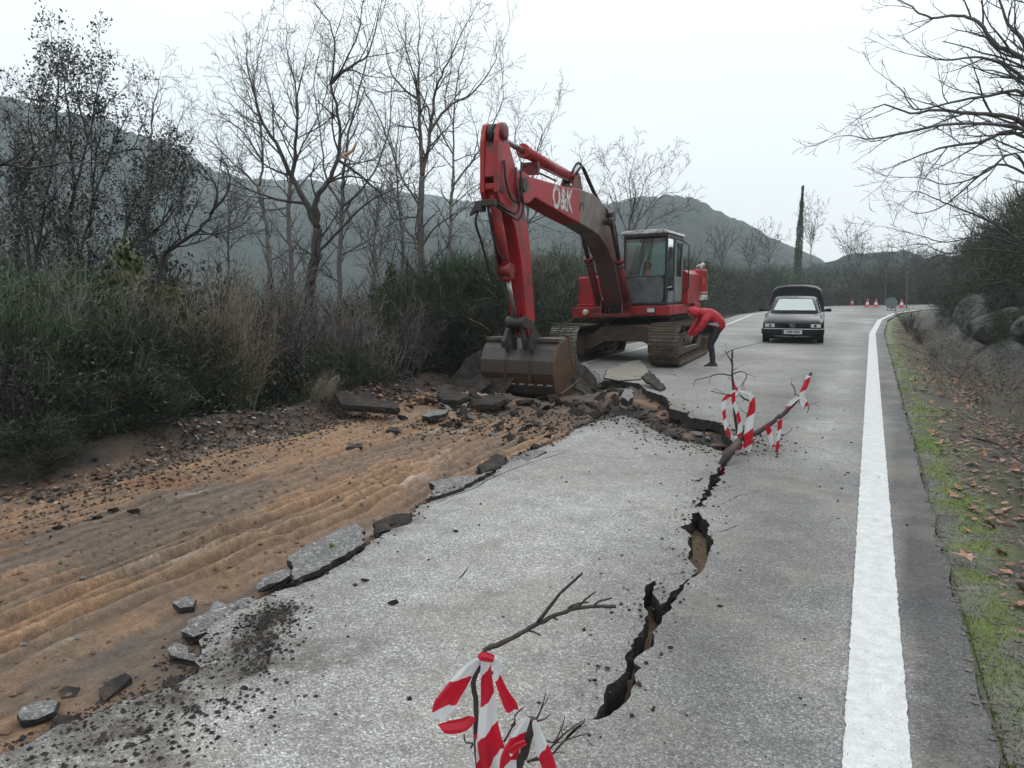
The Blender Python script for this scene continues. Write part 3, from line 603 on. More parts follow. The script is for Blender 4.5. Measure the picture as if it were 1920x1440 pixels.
def track(xc, zoff, lab, pale):
    tr = None; R = .385; y0, y1 = 14.72+.43, 19.05-.43; zc_ = .445+zoff
    m = MB()
    path = []
    L = y1-y0; per = 2*L+2*pi*R
    def at(s):
        s %= per
        if s < L: return (y0+s, zc_-R, 0.)
        s -= L
        if s < pi*R: a = s/R; return (y1+R*math.sin(a), zc_-R*math.cos(a), a)
        s -= pi*R
        if s < L: return (y1-s, zc_+R-.025*math.sin(pi*s/L), pi)
        s -= L; a = pi+s/R; return (y0+R*math.sin(a), zc_-R*math.cos(a), a)
    N = 46
    loop = [at(per*i/92) for i in range(92)]
    for side in (-.11, .05):    # two chains of links
        out = [(p[0], p[1]) for p in loop]; vs = []; fs = []
        for p in loop:
            cy, cz = (min(max(p[0], y0), y1), zc_); dy, dz = p[0]-cy, p[1]-cz; l = math.hypot(dy, dz) or 1
            for (x, r) in ((xc+side, 0), (xc+side+.06, 0), (xc+side+.06, -.09), (xc+side, -.09)): vs.append((x, p[0]+dy/l*r, p[1]+dz/l*r))
        n = len(loop)
        for i in range(n):
            for k in range(4): fs.append((i*4+k, ((i+1) % n)*4+k, ((i+1) % n)*4+(k+1) % 4, i*4+(k+1) % 4))
        m.add(vs, fs)
    tr = eb(m, 'track', FRAME, xf=sk); 
    if lab: tr['label'] = lab
    # side frame, rollers, wheels
    f = MB(); f.prism([(y0+.15, zc_-.20), (y0+.35, zc_-.26), (y1-.35, zc_-.26), (y1-.15, zc_-.20), (y1-.15, zc_+.10), (y1-.6, zc_+.20), (y0+.7, zc_+.20), (y0+.15, zc_+.10)], xc-.17, xc+.17)
    f.box((xc-.20, y0+.9, zc_-.02), (xc+.20, y1-.9, zc_+.08)); eb(f, 'track_frame', FRAME, tr, bev=.02, xf=sk)
    for yy, nm in ((y0, 'idler_wheel'), (y1, 'drive_sprocket')):
        w = MB(); w.lathe([(.06, -.17), (.16, -.17), (.18, -.10), (.26, -.09), (.30, -.06), (.31, 0), (.30, .06), (.26, .09), (.18, .10), (.16, .17), (.06, .17), (.0, .17)], (xc, yy, zc_), 24, axis=0); eb(w, nm, DARKST, tr, xf=sk)
        if nm == 'drive_sprocket':
            w = MB(); out = []
            for k in range(32): a = 2*pi*k/32; q_ = .345 if k % 4 < 2 else .29; out.append((yy+q_*math.cos(a), zc_+q_*math.sin(a)))
            w.prism(out, xc-.03, xc+.03); eb(w, 'sprocket_teeth', DARKST, tr, xf=sk)
    for k in range(7):
        w = MB(); yy = y0+.42+k*(L-.84)/6; w.lathe([(.0, -.16), (.09, -.16), (.09, -.12), (.12, -.12), (.12, -.04), (.08, -.03), (.08, .03), (.12, .04), (.12, .12), (.09, .12), (.09, .16), (0, .16)], (xc, yy, zc_-.21), 14, axis=0); eb(w, 'track_roller', FRAME, tr, xf=sk)
    for k in range(2):
        w = MB(); yy = y0+1.1+k*(L-2.2); w.lathe([(.0, -.14), (.07, -.14), (.09, -.1), (.09, .1), (.07, .14), (0, .14)], (xc, yy, zc_+.24), 12, axis=0); eb(w, 'carrier_roller', FRAME, tr, xf=sk)
    # shoes
    s = MB(); w2 = .30; ln = per/N
    s.prism([(-ln*.48, -.012), (ln*.44, -.012), (ln*.50, -.002), (ln*.44, .010), (ln*.36, .012), (ln*.35, .034), (ln*.31, .034), (ln*.30, .012), (ln*.03, .012), (ln*.02, .030), (-ln*.02, .030), (-ln*.03, .012), (-ln*.30, .012), (-ln*.31, .034), (-ln*.37, .034), (-ln*.38, .012), (-ln*.48, .008)], -w2, w2)
    sm_ = None
    for i in range(N):
        y, z, a = at(per*(i+.3)/N)
        if sm_ is None:
            o = s.build('track_shoe', [SHOE], tr); sm_ = o.data
        else: o = link('track_shoe', sm_, tr)
        X_, Y_, Z_ = sk(xc, y, z); jit = random.uniform(-.02, .02)
        o.location = (X_-EXC[0], Y_-EXC[1], Z_-EXC[2]); o.rotation_euler = (a+pi+jit, 0, .0)
        if pale and ((a > pi+.2) or (a == pi and y < 16.4)):
            o.material_slots[0].link = 'OBJECT'; o.material_slots[0].material = SHOEPALE
    return tr
track(-3.62, 0, None, False)
track(-5.70, -.03, 'track with pale scraped shoes behind the bucket', True)
# --- upper structure
m = MB()
m.box((-4.80, 16.0, .985), (-3.80, 18.2, 1.20)); m.box((-3.95, 18.2, 1.02), (-3.72, 18.9, 1.22))
eb(m, 'deck', RED, bev=.015, xf=tilt)
m = MB(); m.box((-5.2, 16.15, .93), (-3.95, 18.9, 1.12)); eb(m, 'slewing_platform', DARKST, xf=tilt)
m = MB(); m.box((-5.95, 16.0, .97), (-5.22, 16.75, 1.20)); d = eb(m, 'tool_box', RED, bev=.015, xf=tilt)
m = MB(); m.tube([(-5.88, 16.04, 1.22), (-5.88, 16.04, 1.25), (-5.3, 16.04, 1.25), (-5.3, 16.04, 1.22)], .012, 6); eb(m, 'handle', RED, d, xf=tilt)
m = MB(); m.box((-5.93, 16.35, 1.20), (-5.30, 17.5, 1.86)); d = eb(m, 'fuel_tank', RED, bev=.03, xf=tilt)
m = MB(); m.lathe([(.06, 0), (.06, .05), (0, .05)], (-5.6, 16.9, 1.86), 12); eb(m, 'fuel_cap', DARKST, d, xf=tilt)
m = MB(); m.prism([(-5.93, 1.2), (-3.74, 1.2), (-3.74, 1.88), (-3.84, 1.96), (-5.83, 1.96), (-5.93, 1.88)], 17.5, 18.75, ax=1); d = eb(m, 'engine_cover', RED, bev=.02, xf=tilt)
m = MB(); m.cyl((-5.0, 18.2, 1.95), (-5.0, 18.2, 2.35), .05, 10); eb(m, 'exhaust_pipe', DARKST, d, xf=tilt)
m = MB()
cwp = [(-5.95, 18.75), (-3.70, 18.75), (-3.60, 18.95), (-3.66, 19.3), (-3.95, 19.6), (-5.7, 19.6), (-5.99, 19.3), (-6.05, 18.95)]
m.prism(cwp, 1.28, 2.0, ax=2); cw = eb(m, 'counterweight', RED, bev=.04, xf=tilt)
m = MB(); m.prism([(p[0]+(.012 if p[0] > -4.8 else -.012), p[1]+(.012 if p[1] > 19 else 0)) for p in cwp], 1.27, 1.40, ax=2); eb(m, 'white_band', WHITE, cw, bev=.01, xf=tilt)
m = MB(); m.prism([(p[0]+(.010 if p[0] > -4.8 else -.010), p[1]+(.010 if p[1] > 19 else 0)) for p in cwp], 1.44, 1.465, ax=2); eb(m, 'white_stripe', WHITE, cw, xf=tilt)
m = MB(); m.tube([(-3.72, 18.8, 2.0), (-3.70, 18.85, 2.13), (-3.74, 19.2, 2.13), (-3.95, 19.5, 2.10), (-3.98, 19.5, 2.0)], .035, 8); eb(m, 'grab_rail', WHITE, cw, xf=tilt)
def text_mesh(name, s, size, M, mat_, parent, org=EXC, ext=.003, sx=1., xf=None):
    cu = bpy.data.curves.new(name, 'FONT'); cu.body = s; cu.size = size; cu.extrude = ext; cu.align_x = 'CENTER'; cu.align_y = 'CENTER'; cu.offset = size*.03; cu.resolution_u = 3
    to = bpy.data.objects.new(name, cu); COL.objects.link(to); dg = bpy.context.evaluated_depsgraph_get(); me = bpy.data.meshes.new_from_object(to.evaluated_get(dg)); bpy.data.objects.remove(to)
    me.transform(Matrix.Diagonal((sx, 1, 1, 1))); me.transform(M); 
    if xf:
        for v in me.vertices: v.co = xf(*v.co)
    me.transform(Matrix.Translation([-k for k in org])); me.materials.clear(); me.materials.append(mat_); me.name = name
    return link(name, me, parent)
RX = Euler((pi/2, 0, pi/2)).to_matrix().to_4x4()
text_mesh('lettering', 'O&K', .26, Matrix.Translation((-3.655, 18.98, 1.72)) @ RX, WHITE, cw, sx=.6, xf=tilt)
# lamps
m = MB(); m.lathe([(0, -.03), (.055, -.03), (.07, 0), (.07, .03), (0, .03)], (-5.63, 15.985, 1.085), 16, axis=1); l_ = eb(m, 'headlight', LAMP, xf=tilt)
m = MB(); m.box((-4.26, 15.93, 1.05), (-4.08, 16.0, 1.16)); l_ = eb(m, 'headlight', DARKST, bev=.01, xf=tilt); l_['label'] = 'square headlight under the cab'
m = MB(); m.box((-4.245, 15.915, 1.063), (-4.095, 15.93, 1.148)); eb(m, 'lens', LAMP, l_, xf=tilt)
# --- cab
cx0, cx1, cy0, cy1, cz0, cz1 = -4.80, -3.86, 16.0, 17.45, 1.22, 2.68
m = MB(); t = .055
for (x, y) in ((cx0, cy0), (cx1-t, cy0), (cx0, cy1-t), (cx1-t, cy1-t)): m.box((x, y, cz0+.003), (x+t, y+t, cz1-.003))
m.box((cx1-.05, 16.58, cz0+.003), (cx1+.003, 16.66, cz1-.003))
for z0, z1 in ((cz0, cz0+.05), (cz1-.09, cz1)):
    m.box((cx0+.002, cy0-.003, z0), (cx1-.002, cy0+t+.002, z1)); m.box((cx0+.001, cy1-t, z0), (cx1-.001, cy1+.002, z1)); m.box((cx0-.002, cy0+.004, z0+.002), (cx0+t, cy1-.004, z1-.002)); m.box((cx1-t, cy0+.004, z0+.002), (cx1+.002, cy1-.004, z1-.002))
m.box((cx0+t, cy0+.01, 1.80), (cx1-t, cy0+.05, 1.83))
cab = eb(m, 'cab', CABDARK, bev=.012, xf=tilt)
m = MB(); m.box((cx0+.01, cy0+.02, cz0-.02), (cx1-.01, cy1-.01, cz0+.03)); eb(m, 'cab_floor', CABDARK, cab, xf=tilt)
m = MB(); m.prism([(cx0-.05, cz1+.002), (cx1+.04, cz1+.002), (cx1+.02, cz1+.055), (cx1-.1, cz1+.085), (cx0+.1, cz1+.085), (cx0-.03, cz1+.055)], cy0-.10, cy1+.02, ax=1); eb(m, 'cab_roof', WHITE, cab, bev=.015, xf=tilt)
m = MB(); m.box((cx0+.05, cy0-.085, cz1-.055), (cx1-.02, cy0-.004, cz1-.008)); eb(m, 'roof_visor', CABDARK, cab, bev=.01, xf=tilt)
# panes, slightly rounded
def pane(x0, x1, z0, z1, y, r=.06, ax=1):
    out = []
    for (cx, cz, a0) in ((x1-r, z1-r, 0), (x0+r, z1-r, 90), (x0+r, z0+r, 180), (x1-r, z0+r, 270)):
        for k in range(4): a = math.radians(a0+30*k); out.append((cx+r*math.cos(a), cz+r*math.sin(a)))
    q = MB(); q.prism(out, y, y+.008, ax=ax); return q
eb(pane(cx0+.045, cx1-.05, 1.825, cz1-.085, cy0+.02), 'front_window', GLASS, cab, xf=tilt)
o = eb(pane(cx0+.07, cx1-.07, cz0+.045, 1.80, cy0-.004, .09), 'lower_front_window', DUSTY, cab, xf=tilt); o['label'] = 'dusty grey lower front window'
eb(pane(cx0+.06, cx1-.06, 1.7, cz1-.1, cy1-.03), 'rear_window', GLASS, cab, xf=tilt)
eb(pane(cy0+.06, 16.57, 1.55, cz1-.1, cx1-.02, ax=0), 'side_window', GLASS, cab, xf=tilt)
eb(pane(cy0+.07, cy1-.07, 1.6, cz1-.1, cx0+.01, ax=0), 'side_window', GLASS, cab, xf=tilt)
m = MB(); m.prism([(16.67, 1.27), (cy1-.06, 1.27), (cy1-.06, 1.80), (16.67, 1.80)], cx1-.03, cx1+.01); m.box((cx1-.02, 16.67, 1.8), (cx1+.012, 16.78, cz1-.095)); m.box((cx1-.018, cy1-.12, 1.8), (cx1+.012, cy1-.06, cz1-.095)); m.box((cx1-.02, 16.78, cz1-.16), (cx1+.011, cy1-.12, cz1-.095))
dr_ = eb(m, 'cab_door', CABGREY, cab, bev=.008, xf=tilt)
m = MB(); m.box((cx1+.002, 16.06, 1.26), (cx1+.008, 16.56, 1.5)); eb(m, 'side_panel', CABGREY, cab, xf=tilt)
m = MB(); m.tube([(cx1+.02, 17.5, 1.5), (cx1+.12, 17.5, 1.55), (cx1+.12, 17.5, 2.5), (cx1+.0, 17.46, 2.6)], .016, 6); eb(m, 'grab_rail', CABDARK, cab, xf=tilt)
m = MB(); m.prism([(16.85, 1.62), (17.25, 1.60), (17.32, 2.3), (17.2, 2.32), (17.12, 1.74), (16.85, 1.74)], -4.55, -4.12); m.box((-4.5, 16.9, 1.25), (-4.18, 17.2, 1.6)); eb(m, 'seat', CABDARK, cab, bev=.03, xf=tilt)
for xx in (-4.62, -4.06):
    m = MB(); m.tube([(xx, 16.7, 1.3), (xx, 16.65, 1.75), (xx+.02, 16.6, 1.92), (xx+.02, 16.6, 1.99)], [.018, .018, .03, .034], 8); eb(m, 'control_lever', DARKST, cab, xf=tilt)
    m = MB(); m.box((xx-.07, 16.6, 1.25), (xx+.08, 17.2, 1.69)); eb(m, 'console', DARKST, cab, xf=tilt)
for xx in (-4.45, -4.25): m = MB(); m.tube([(xx, 16.2, 1.25), (xx, 16.26, 1.5)], .02, 6); eb(m, 'pedal', DARKST, cab, xf=tilt)
m = MB(); m.tube([(cx1+.02, 16.0, 2.1), (cx1+.08, 15.9, 2.2)], .01, 6); m.box((cx1+.05, 15.87, 2.15), (cx1+.13, 15.9, 2.38)); eb(m, 'mirror', DARKST, cab, xf=tilt)
# --- boom
bx0, bx1 = -5.08, -4.70
bo = [(10.42, 2.90), (10.40, 3.12), (10.50, 3.23), (10.66, 3.22), (10.81, 3.19), (12.26, 3.21), (13.01, 3.26), (13.75, 3.25), (14.30, 3.12), (14.68, 2.92), (14.98, 2.60), (15.40, 2.18), (15.72, 1.90), (16.06, 1.42), (16.12, 1.18), (16.0, 1.05), (15.78, 1.05), (15.60, 1.2), (15.36, 1.52), (14.98, 2.03), (14.55, 2.33), (14.05, 2.54), (13.3, 2.64), (12.5, 2.72), (11.83, 2.80), (11.0, 2.90), (10.86, 2.82), (10.72, 2.78), (10.55, 2.80)]
m = MB(); m.prism(bo, bx0, bx1); boom = eb(m, 'boom', BOOMP, bev=.018)
for y_, z_, r_, e_ in ((10.55, 3.03, .075, .04), (15.92, 1.2, .09, .05), (14.40, 2.80, .06, .15)): m = MB(); m.tube([(bx0-e_-.01, y_, z_), (bx0-e_+.03, y_, z_), (bx0-e_+.031, y_, z_), (bx1+e_-.031, y_, z_), (bx1+e_-.03, y_, z_), (bx1+e_+.01, y_, z_)], [r_*1.4, r_*1.4, r_, r_, r_*1.4, r_*1.4], 16, smooth=False); eb(m, 'boom_pin', DARKST, boom)
m = MB()
for x in (bx0+.07, bx1-.10): m.prism([(12.75, 3.22), (13.35, 3.24), (13.2, 3.50), (13.08, 3.56), (12.98, 3.5)], x, x+.035)
eb(m, 'cylinder_bracket', REDOLD, boom, bev=.006)
text_mesh('lettering', 'O&K', .50, Matrix.Translation((bx1+.004, 12.15, 2.98)) @ Matrix.Rotation(0, 4, 'X') @ RX, WHITE, boom, sx=.86, ext=.002)
m = MB(); m.add([(bx1+.004, 12.98, 3.02), (bx1+.004, 13.10, 3.06), (bx1+.004, 13.2, 3.02), (bx1+.004, 13.2, 2.90), (bx1+.004, 13.16, 2.90), (bx1+.004, 13.13, 2.98), (bx1+.004, 13.05, 2.98), (bx1+.004, 13.02, 2.88), (bx1+.004, 12.98, 2.88)], [tuple(range(9))]); eb(m, 'dark_mark', DARKST, boom)
# arm cylinder above the boom
xm = (bx0+bx1)/2
def cylinder(x, a, b, rb, rr, f, name='hydraulic_cylinder', bar=RED, rod=CHROME, par=ex):
    """barrel from b (foot) for a fraction f towards a, then rod to a; points are (y,z)"""
    A = Vector((x, a[0], a[1])); B = Vector((x, b[0], b[1])); Cc = B.lerp(A, f); d = (A-B).normalized()
    m = MB(); m.tube([B, Cc], rb, 16); m.tube([Cc-d*.06, Cc+d*.02], rb*1.25, 16); m.tube([Cc-d*.16, Cc-d*.12], rb*1.16, 16)
    m.cyl(B+Vector((-rb*.9, 0, 0)), B+Vector((rb*.9, 0, 0)), rb*1.05, 14); q = eb(m, name, bar, par)
    m = MB(); m.tube([Cc, A], rr, 12); m.cyl(A+Vector((-rb*.7, 0, 0)), A+Vector((rb*.7, 0, 0)), rr*1.9, 14); eb(m, 'piston_rod', rod, q); return q
q = cylinder(xm, (9.98, 3.66), (13.10, 3.47), .085, .045, .68); q['label'] = 'arm cylinder along the top of the boom'
m = MB(); m.tube([(xm+.10, 11.2, 3.42), (xm+.10, 12.6, 3.36)], .016, 6); m.tube([(xm-.10, 11.2, 3.42), (xm-.10, 12.6, 3.36)], .016, 6); m.box((xm-.13, 11.25, 3.28), (xm+.13, 11.32, 3.47)); eb(m, 'steel_pipe', REDOLD, q)
# lift cylinders
q = cylinder(bx1+.13, (14.40, 2.80), (15.55, 1.25), .075, .042, .55, bar=REDOLD, rod=DARKST); q['label'] = 'lift cylinder beside the cab'
q = cylinder(bx0-.13, (14.40, 2.80), (15.62, 1.25), .075, .042, .58, bar=REDOLD, rod=DARKST); q['label'] = 'lift cylinder on the far side of the boom'
m = MB()
for x in (bx0-.06, bx1+.02): m.prism([(15.45, 1.0), (16.4, 1.0), (16.25, 1.45), (15.9, 1.5), (15.5, 1.32)], x, x+.04)
m.box((bx0-.2, 15.45, .98), (bx1+.2, 16.0, 1.06)); eb(m, 'boom_bracket', REDOLD, bev=.01, xf=tilt)
m = MB()
for k in range(7):
    x = -5.15+k*.075; m.tube([(x, 16.1, 1.15), (x+.02, 15.85, 1.3+.03*(k % 3)), (x+.05, 15.6, 1.2), (x, 15.55, 1.02)], .018, 6)
eb(m, 'hose_bundle', RUBBER, xf=tilt)
# --- stick
sx0, sx1 = -5.03, -4.75
so_ = [(9.86, 3.68), (9.82, 3.55), (9.81, 2.86), (9.90, 2.72), (10.12, 2.66), (10.40, 2.42), (10.58, 2.02), (10.70, 1.6), (10.80, 1.14), (10.90, .82), (11.06, .80), (11.14, 1.05), (11.04, 1.60), (10.98, 2.0), (10.92, 2.25), (10.74, 2.68), (10.58, 3.0), (10.40, 3.28), (10.16, 3.6), (10.08, 3.76), (9.98, 3.82), (9.90, 3.78)]
# upper fork: two cheeks with a gap, lower: closed box
m = MB()
m.prism([p for p in so_], sx1-.07, sx1, mi=0); m.prism([p for p in so_], sx0, sx0+.07, mi=0)
m.prism([(9.84, 3.46), (9.82, 3.06), (10.3, 3.1), (10.2, 3.45)], sx0+.07, sx1-.07)
m.prism([(9.83, 2.98), (9.83, 2.90), (10.12, 2.70), (10.43, 2.45), (10.62, 2.02), (10.74, 1.6), (10.84, 1.16), (10.95, .95), (11.05, .95), (11.08, 1.05), (10.98, 1.60), (10.92, 2.0), (10.86, 2.25), (10.68, 2.66), (10.50, 2.9), (10.2, 3.0)], sx0+.07, sx1-.07)
stick = eb(m, 'stick', RED, bev=.012)
for y_, z_, r_, e_ in ((9.97, 3.68, .055, .03), (11.0, .92, .07, .02), (9.93, 2.9, .05, .02)): m = MB(); m.cyl((sx0-e_, y_, z_), (sx1+e_, y_, z_), r_, 14); eb(m, 'stick_pin', DARKST, stick)
m = MB(); m.cyl((sx0+.1, 9.97, 3.68), (sx1-.1, 9.97, 3.68), .12, 18); eb(m, 'rod_eye', DARKST, stick)
m = MB(); m.lathe([(.0, -.02), (.12, -.02), (.12, .01), (.07, .02), (0, .02)], (sx1+.02, 9.99, 3.69), 20, axis=0); eb(m, 'pin_plate', REDOLD, stick)
m = MB(); m.box((sx0+.05, 9.74, 2.66), (sx1-.02, 9.83, 2.75)); m.box((sx0-.06, 9.76, 2.60), (sx0+.06, 9.9, 2.74)); eb(m, 'hose_clamp', DARKST, stick, bev=.01)
q = cylinder(xm+.0, (10.72, 1.02), (9.97, 2.78), .075, .036, .62, par=ex); q['label'] = 'bucket cylinder down the front of the stick'
m = MB(); m.prism([(9.99, 2.6), (10.08, 2.62), (10.46, 1.74), (10.30, 1.70)], xm-.09, xm-.075); m.cyl((xm-.10, 10.36, 1.80), (xm+.10, 10.36, 1.80), .10, 16); eb(m, 'cylinder_guard', REDOLD, q)
# linkage and bucket
m = MB(); m.cyl((xm-.15, 10.72, 1.02), (xm+.15, 10.72, 1.02), .085, 16)
for x in (xm-.15, xm+.11): m.prism([(10.64, 1.06), (10.74, 1.12), (11.1, 1.02), (11.1, .90), (10.75, .93)], x, x+.04)
for x in (xm-.105, xm+.07): m.prism([(10.65, 1.05), (10.80, 1.02), (10.96, .66), (10.90, .58), (10.80, .62)], x, x+.035)
lkg = eb(m, 'bucket_linkage', DARKST, bev=.012)
kx0, kx1 = -5.60, -4.36
bp = [(11.42, .74), (11.20, .70), (11.05, .60), (10.96, .42), (10.94, .22), (10.99, .05), (11.10, -.08), (11.30, -.17), (11.55, -.20), (11.90, -.19)]   # back, belly, lip
inner = [(y+.035*(1 if i < 6 else .3), z+(.03 if i > 4 else -.0)) for i, (y, z) in enumerate(bp)]
m = MB(); m.prism(bp+inner[::-1], kx0+.02, kx1-.02); bucket = eb(m, 'bucket', BUCKETM, bev=.0)
side = bp[:1]+bp[1:]+[(12.02, -.10), (11.95, .10), (11.70, .45), (11.55, .74)]
for x in (kx0-.012, kx1-.02): 
    m = MB(); m.prism(side, x, x+.032); m.prism([(11.52, .80), (11.60, .80), (12.06, -.06), (11.97, -.10), (11.62, .45)], x-.008, x+.04); o = eb(m, 'side_plate', pm('rusty_plate', (.095, .045, .022), (.12, .07, .04), 3, .5, dirt=(.05, .035, .03), damt=.4, metal=.2) if x > -5 else BUCKETM, bucket, bev=.006)
m = MB()
for x in (-5.20, -5.17, -4.78, -4.75): m.prism([(11.42, .74), (11.20, .71), (11.02, .58), (10.945, .42), (10.925, .1), (10.97, .1), (11.0, .6), (10.86, .62), (10.85, .72), (10.92, .78), (11.06, .98), (11.12, .92)], x, x+.022)
eb(m, 'bucket_ear', BUCKETM, bucket)
for a_, b_ in ((-5.62, -5.21), (-4.74, -4.36)): m = MB(); m.box((a_, 11.16, .70), (b_, 11.5, .76)); eb(m, 'top_plate', STEEL, bucket, bev=.006)
for k in range(8):
    x = -5.56+k*.155; m = MB(); m.box((x, 10.944, .040), (x+.085, 10.992, .056)); o = eb(m, 'wear_strip', pm('bright_weld', (.30, .27, .23), (.2, .17, .14), 8., .4) if k == 0 else bpy.data.materials['bright_weld'], bucket)
m = MB(); m.prism([(10.945, .02), (11.0, -.09), (11.12, -.17), (11.32, -.225), (11.6, -.25), (12.0, -.24), (12.0, -.2), (11.6, -.21), (11.32, -.19), (11.1, -.1), (10.99, .03)], kx0-.02, kx1+.02); eb(m, 'belly_plate', DARKST, bucket)
for k in range(5):
    x = kx0+.05+k*.24; m = MB(); m.prism([(11.9, -.24), (12.1, -.23), (12.25, -.2), (12.1, -.17), (11.9, -.17)], x, x+.09); eb(m, 'tooth', STEEL, bucket)
# hoses
def hose(pts, r=.016):
    P = [Vector(p) for p in pts]; out = []
    for i in range(len(P)-1):
        a = P[max(i-1, 0)]; b = P[i]; c = P[i+1]; d = P[min(i+2, len(P)-1)]
        for k in range(5):
            t = k/5; out.append(.5*((2*b)+(c-a)*t+(2*a-5*b+4*c-d)*t*t+(3*b-3*c+d-a)*t*t*t))
    out.append(P[-1]); m = MB(); m.tube(out, r, 7); return m
for i, pts in enumerate([[(sx1+.03, 10.35, 3.25), (sx1+.07, 10.28, 3.0), (sx1+.08, 10.35, 2.72), (sx1+.05, 10.3, 2.6), (sx1+.03, 10.0, 2.64), (sx1-.02, 9.86, 2.70)],
                         [(sx1+.05, 10.5, 3.35), (sx1+.07, 10.44, 3.0), (sx1+.1, 10.46, 2.72), (sx1+.07, 10.36, 2.52), (sx1+.03, 10.06, 2.58), (sx1-.05, 9.84, 2.68)],
                         [(sx1+.02, 9.98, 3.3), (sx1+.04, 10.0, 3.0), (sx1+.05, 10.15, 2.8), (sx1+.05, 10.4, 2.75)],
                         [(sx0+.12, 9.82, 2.68), (sx0+.13, 9.95, 2.3), (sx0+.15, 10.15, 2.0), (sx0+.2, 10.35, 1.95)],
                         [(sx0-.02, 9.84, 2.66), (sx0-.06, 9.80, 2.45), (sx0-.05, 9.95, 2.2), (sx0-.02, 10.2, 1.7), (sx0+.02, 10.3, 1.6)],
                         [(sx0-.04, 9.86, 2.64), (sx0-.13, 9.78, 2.55), (sx0-.09, 9.85, 2.68)],
                         [(bx1-.04, 12.9, 3.5), (bx1-.02, 13.15, 3.66), (bx1-.05, 13.6, 3.5), (bx1-.05, 14.1, 3.22), (bx1-.03, 14.6, 3.02)],
                         [(bx1-.1, 12.85, 3.52), (bx1-.06, 13.1, 3.72), (bx1-.1, 13.7, 3.48), (bx1-.1, 14.2, 3.2)],
                         [(bx1-.05, 14.5, 3.1), (bx1+.02, 14.9, 2.85), (bx1-.02, 15.4, 2.3), (bx1-.05, 15.9, 1.7)]]):
    eb(hose(pts, .018 if i < 6 else .022), 'hose', RUBBER)
m = MB(); m.box((bx1-.10, 14.62, 2.84), (bx1+.08, 14.85, 3.02)); m.tube([(bx1+.02, 14.5, 2.95), (bx1+.04, 14.8, 3.04)], .05, 10); eb(m, 'hose_clamp', DARKST, bev=.02)

# ================================================================== CAR
CO = (-1.99, 23.25, 0.); CYAW = math.radians(3)
car = empty('panel_van', CO, CYAW, label='small black panel van with a raised round-topped load box on the wet road', cat='van')
CP = pm('black_car_paint', (.006, .008, .014), (.008, .010, .017), 3., .22, coat=.25)
BOXP = pm('matt_black_box_paint', (.008, .008, .013), (.012, .012, .018), 3., .4)
PLAST = pm('black_plastic_bumper', (.008, .008, .011), (.014, .014, .017), 5., .5)
LENS = pm('headlamp_glass', (.75, .76, .72), (.4, .41, .39), 30., .08)
PLATE = pm('number_plate_white', (.62, .63, .66), (.55, .56, .6), 20., .35)
PLATEB = pm('number_plate_blue', (.03, .05, .25), (.03, .05, .2), 9., .4)
for q_, w_ in ((CP, .25), (BOXP, .3), (PLAST, .15)): q_.node_tree.nodes['Principled BSDF'].inputs['Specular IOR Level'].default_value = w_
TYRE = pm('tyre', (.015, .015, .015), (.025, .024, .023), 9., .8)
SILV = pm('silver_badge', (.6, .6, .62), (.35, .35, .37), 30., .2, metal=.7)
def loft(stations, name, mats, parent, smooth=True, capf=True):
    """stations: (y, [(halfwidth,z)...] bottom to top); mirrored"""
    vs = []; n = len(stations[0][1]); fs = []
    for y, pr in stations:
        vs += [(w, y, z) for w, z in pr]+[(-w, y, z) for w, z in pr[::-1]]
    N = 2*n
    for i in range(len(stations)-1):
        for k in range(N): fs.append((i*N+k, i*N+(k+1) % N, (i+1)*N+(k+1) % N, (i+1)*N+k))
    m = MB(); m.add(vs, fs, 0, smooth)
    if capf: m.add(vs[:N], [tuple(range(N-1, -1, -1))], 0); m.add(vs[-N:], [tuple(range(N))], 0)
    o = m.build(name, mats, parent, fix=True)
    md = o.modifiers.new('bevel', 'BEVEL'); md.width = .02; md.segments = 2; md.limit_method = 'ANGLE'; md.angle_limit = math.radians(30); return o
body = loft([(.02, [(.70, .30), (.76, .36), (.77, .46), (.745, .56), (.66, .60)]),
             (.10, [(.76, .26), (.80, .36), (.81, .47), (.79, .60), (.68, .66)]),
             (.45, [(.78, .24), (.82, .36), (.825, .50), (.81, .66), (.70, .76)]),
             (1.00, [(.78, .24), (.82, .36), (.825, .50), (.815, .72), (.72, .86)]),
             (1.25, [(.78, .24), (.82, .36), (.825, .52), (.815, .80), (.74, .875)]),
             (2.2, [(.78, .24), (.82, .36), (.825, .52), (.82, .82), (.79, .88)]),
             (4.05, [(.78, .26), (.82, .36), (.825, .52), (.82, .82), (.80, .88)]),
             (4.15, [(.70, .32), (.76, .38), (.76, .52), (.76, .82), (.74, .86)])], 'body', CP, car)
cabin = loft([(1.02, [(.69, .855), (.685, .86), (.66, .87), (.60, .875), (.1, .88)]),
              (1.62, [(.76, .86), (.70, .97), (.56, 1.235), (.50, 1.25), (.1, 1.255)]),
              (1.72, [(.765, .86), (.71, .97), (.575, 1.26), (.50, 1.30), (.1, 1.31)]),
              (2.1, [(.77, .86), (.72, .97), (.60, 1.32), (.50, 1.37), (.1, 1.385)]),
              (2.45, [(.77, .86), (.72, .97), (.60, 1.32), (.50, 1.37), (.1, 1.39)])], 'cabin', CP, car)
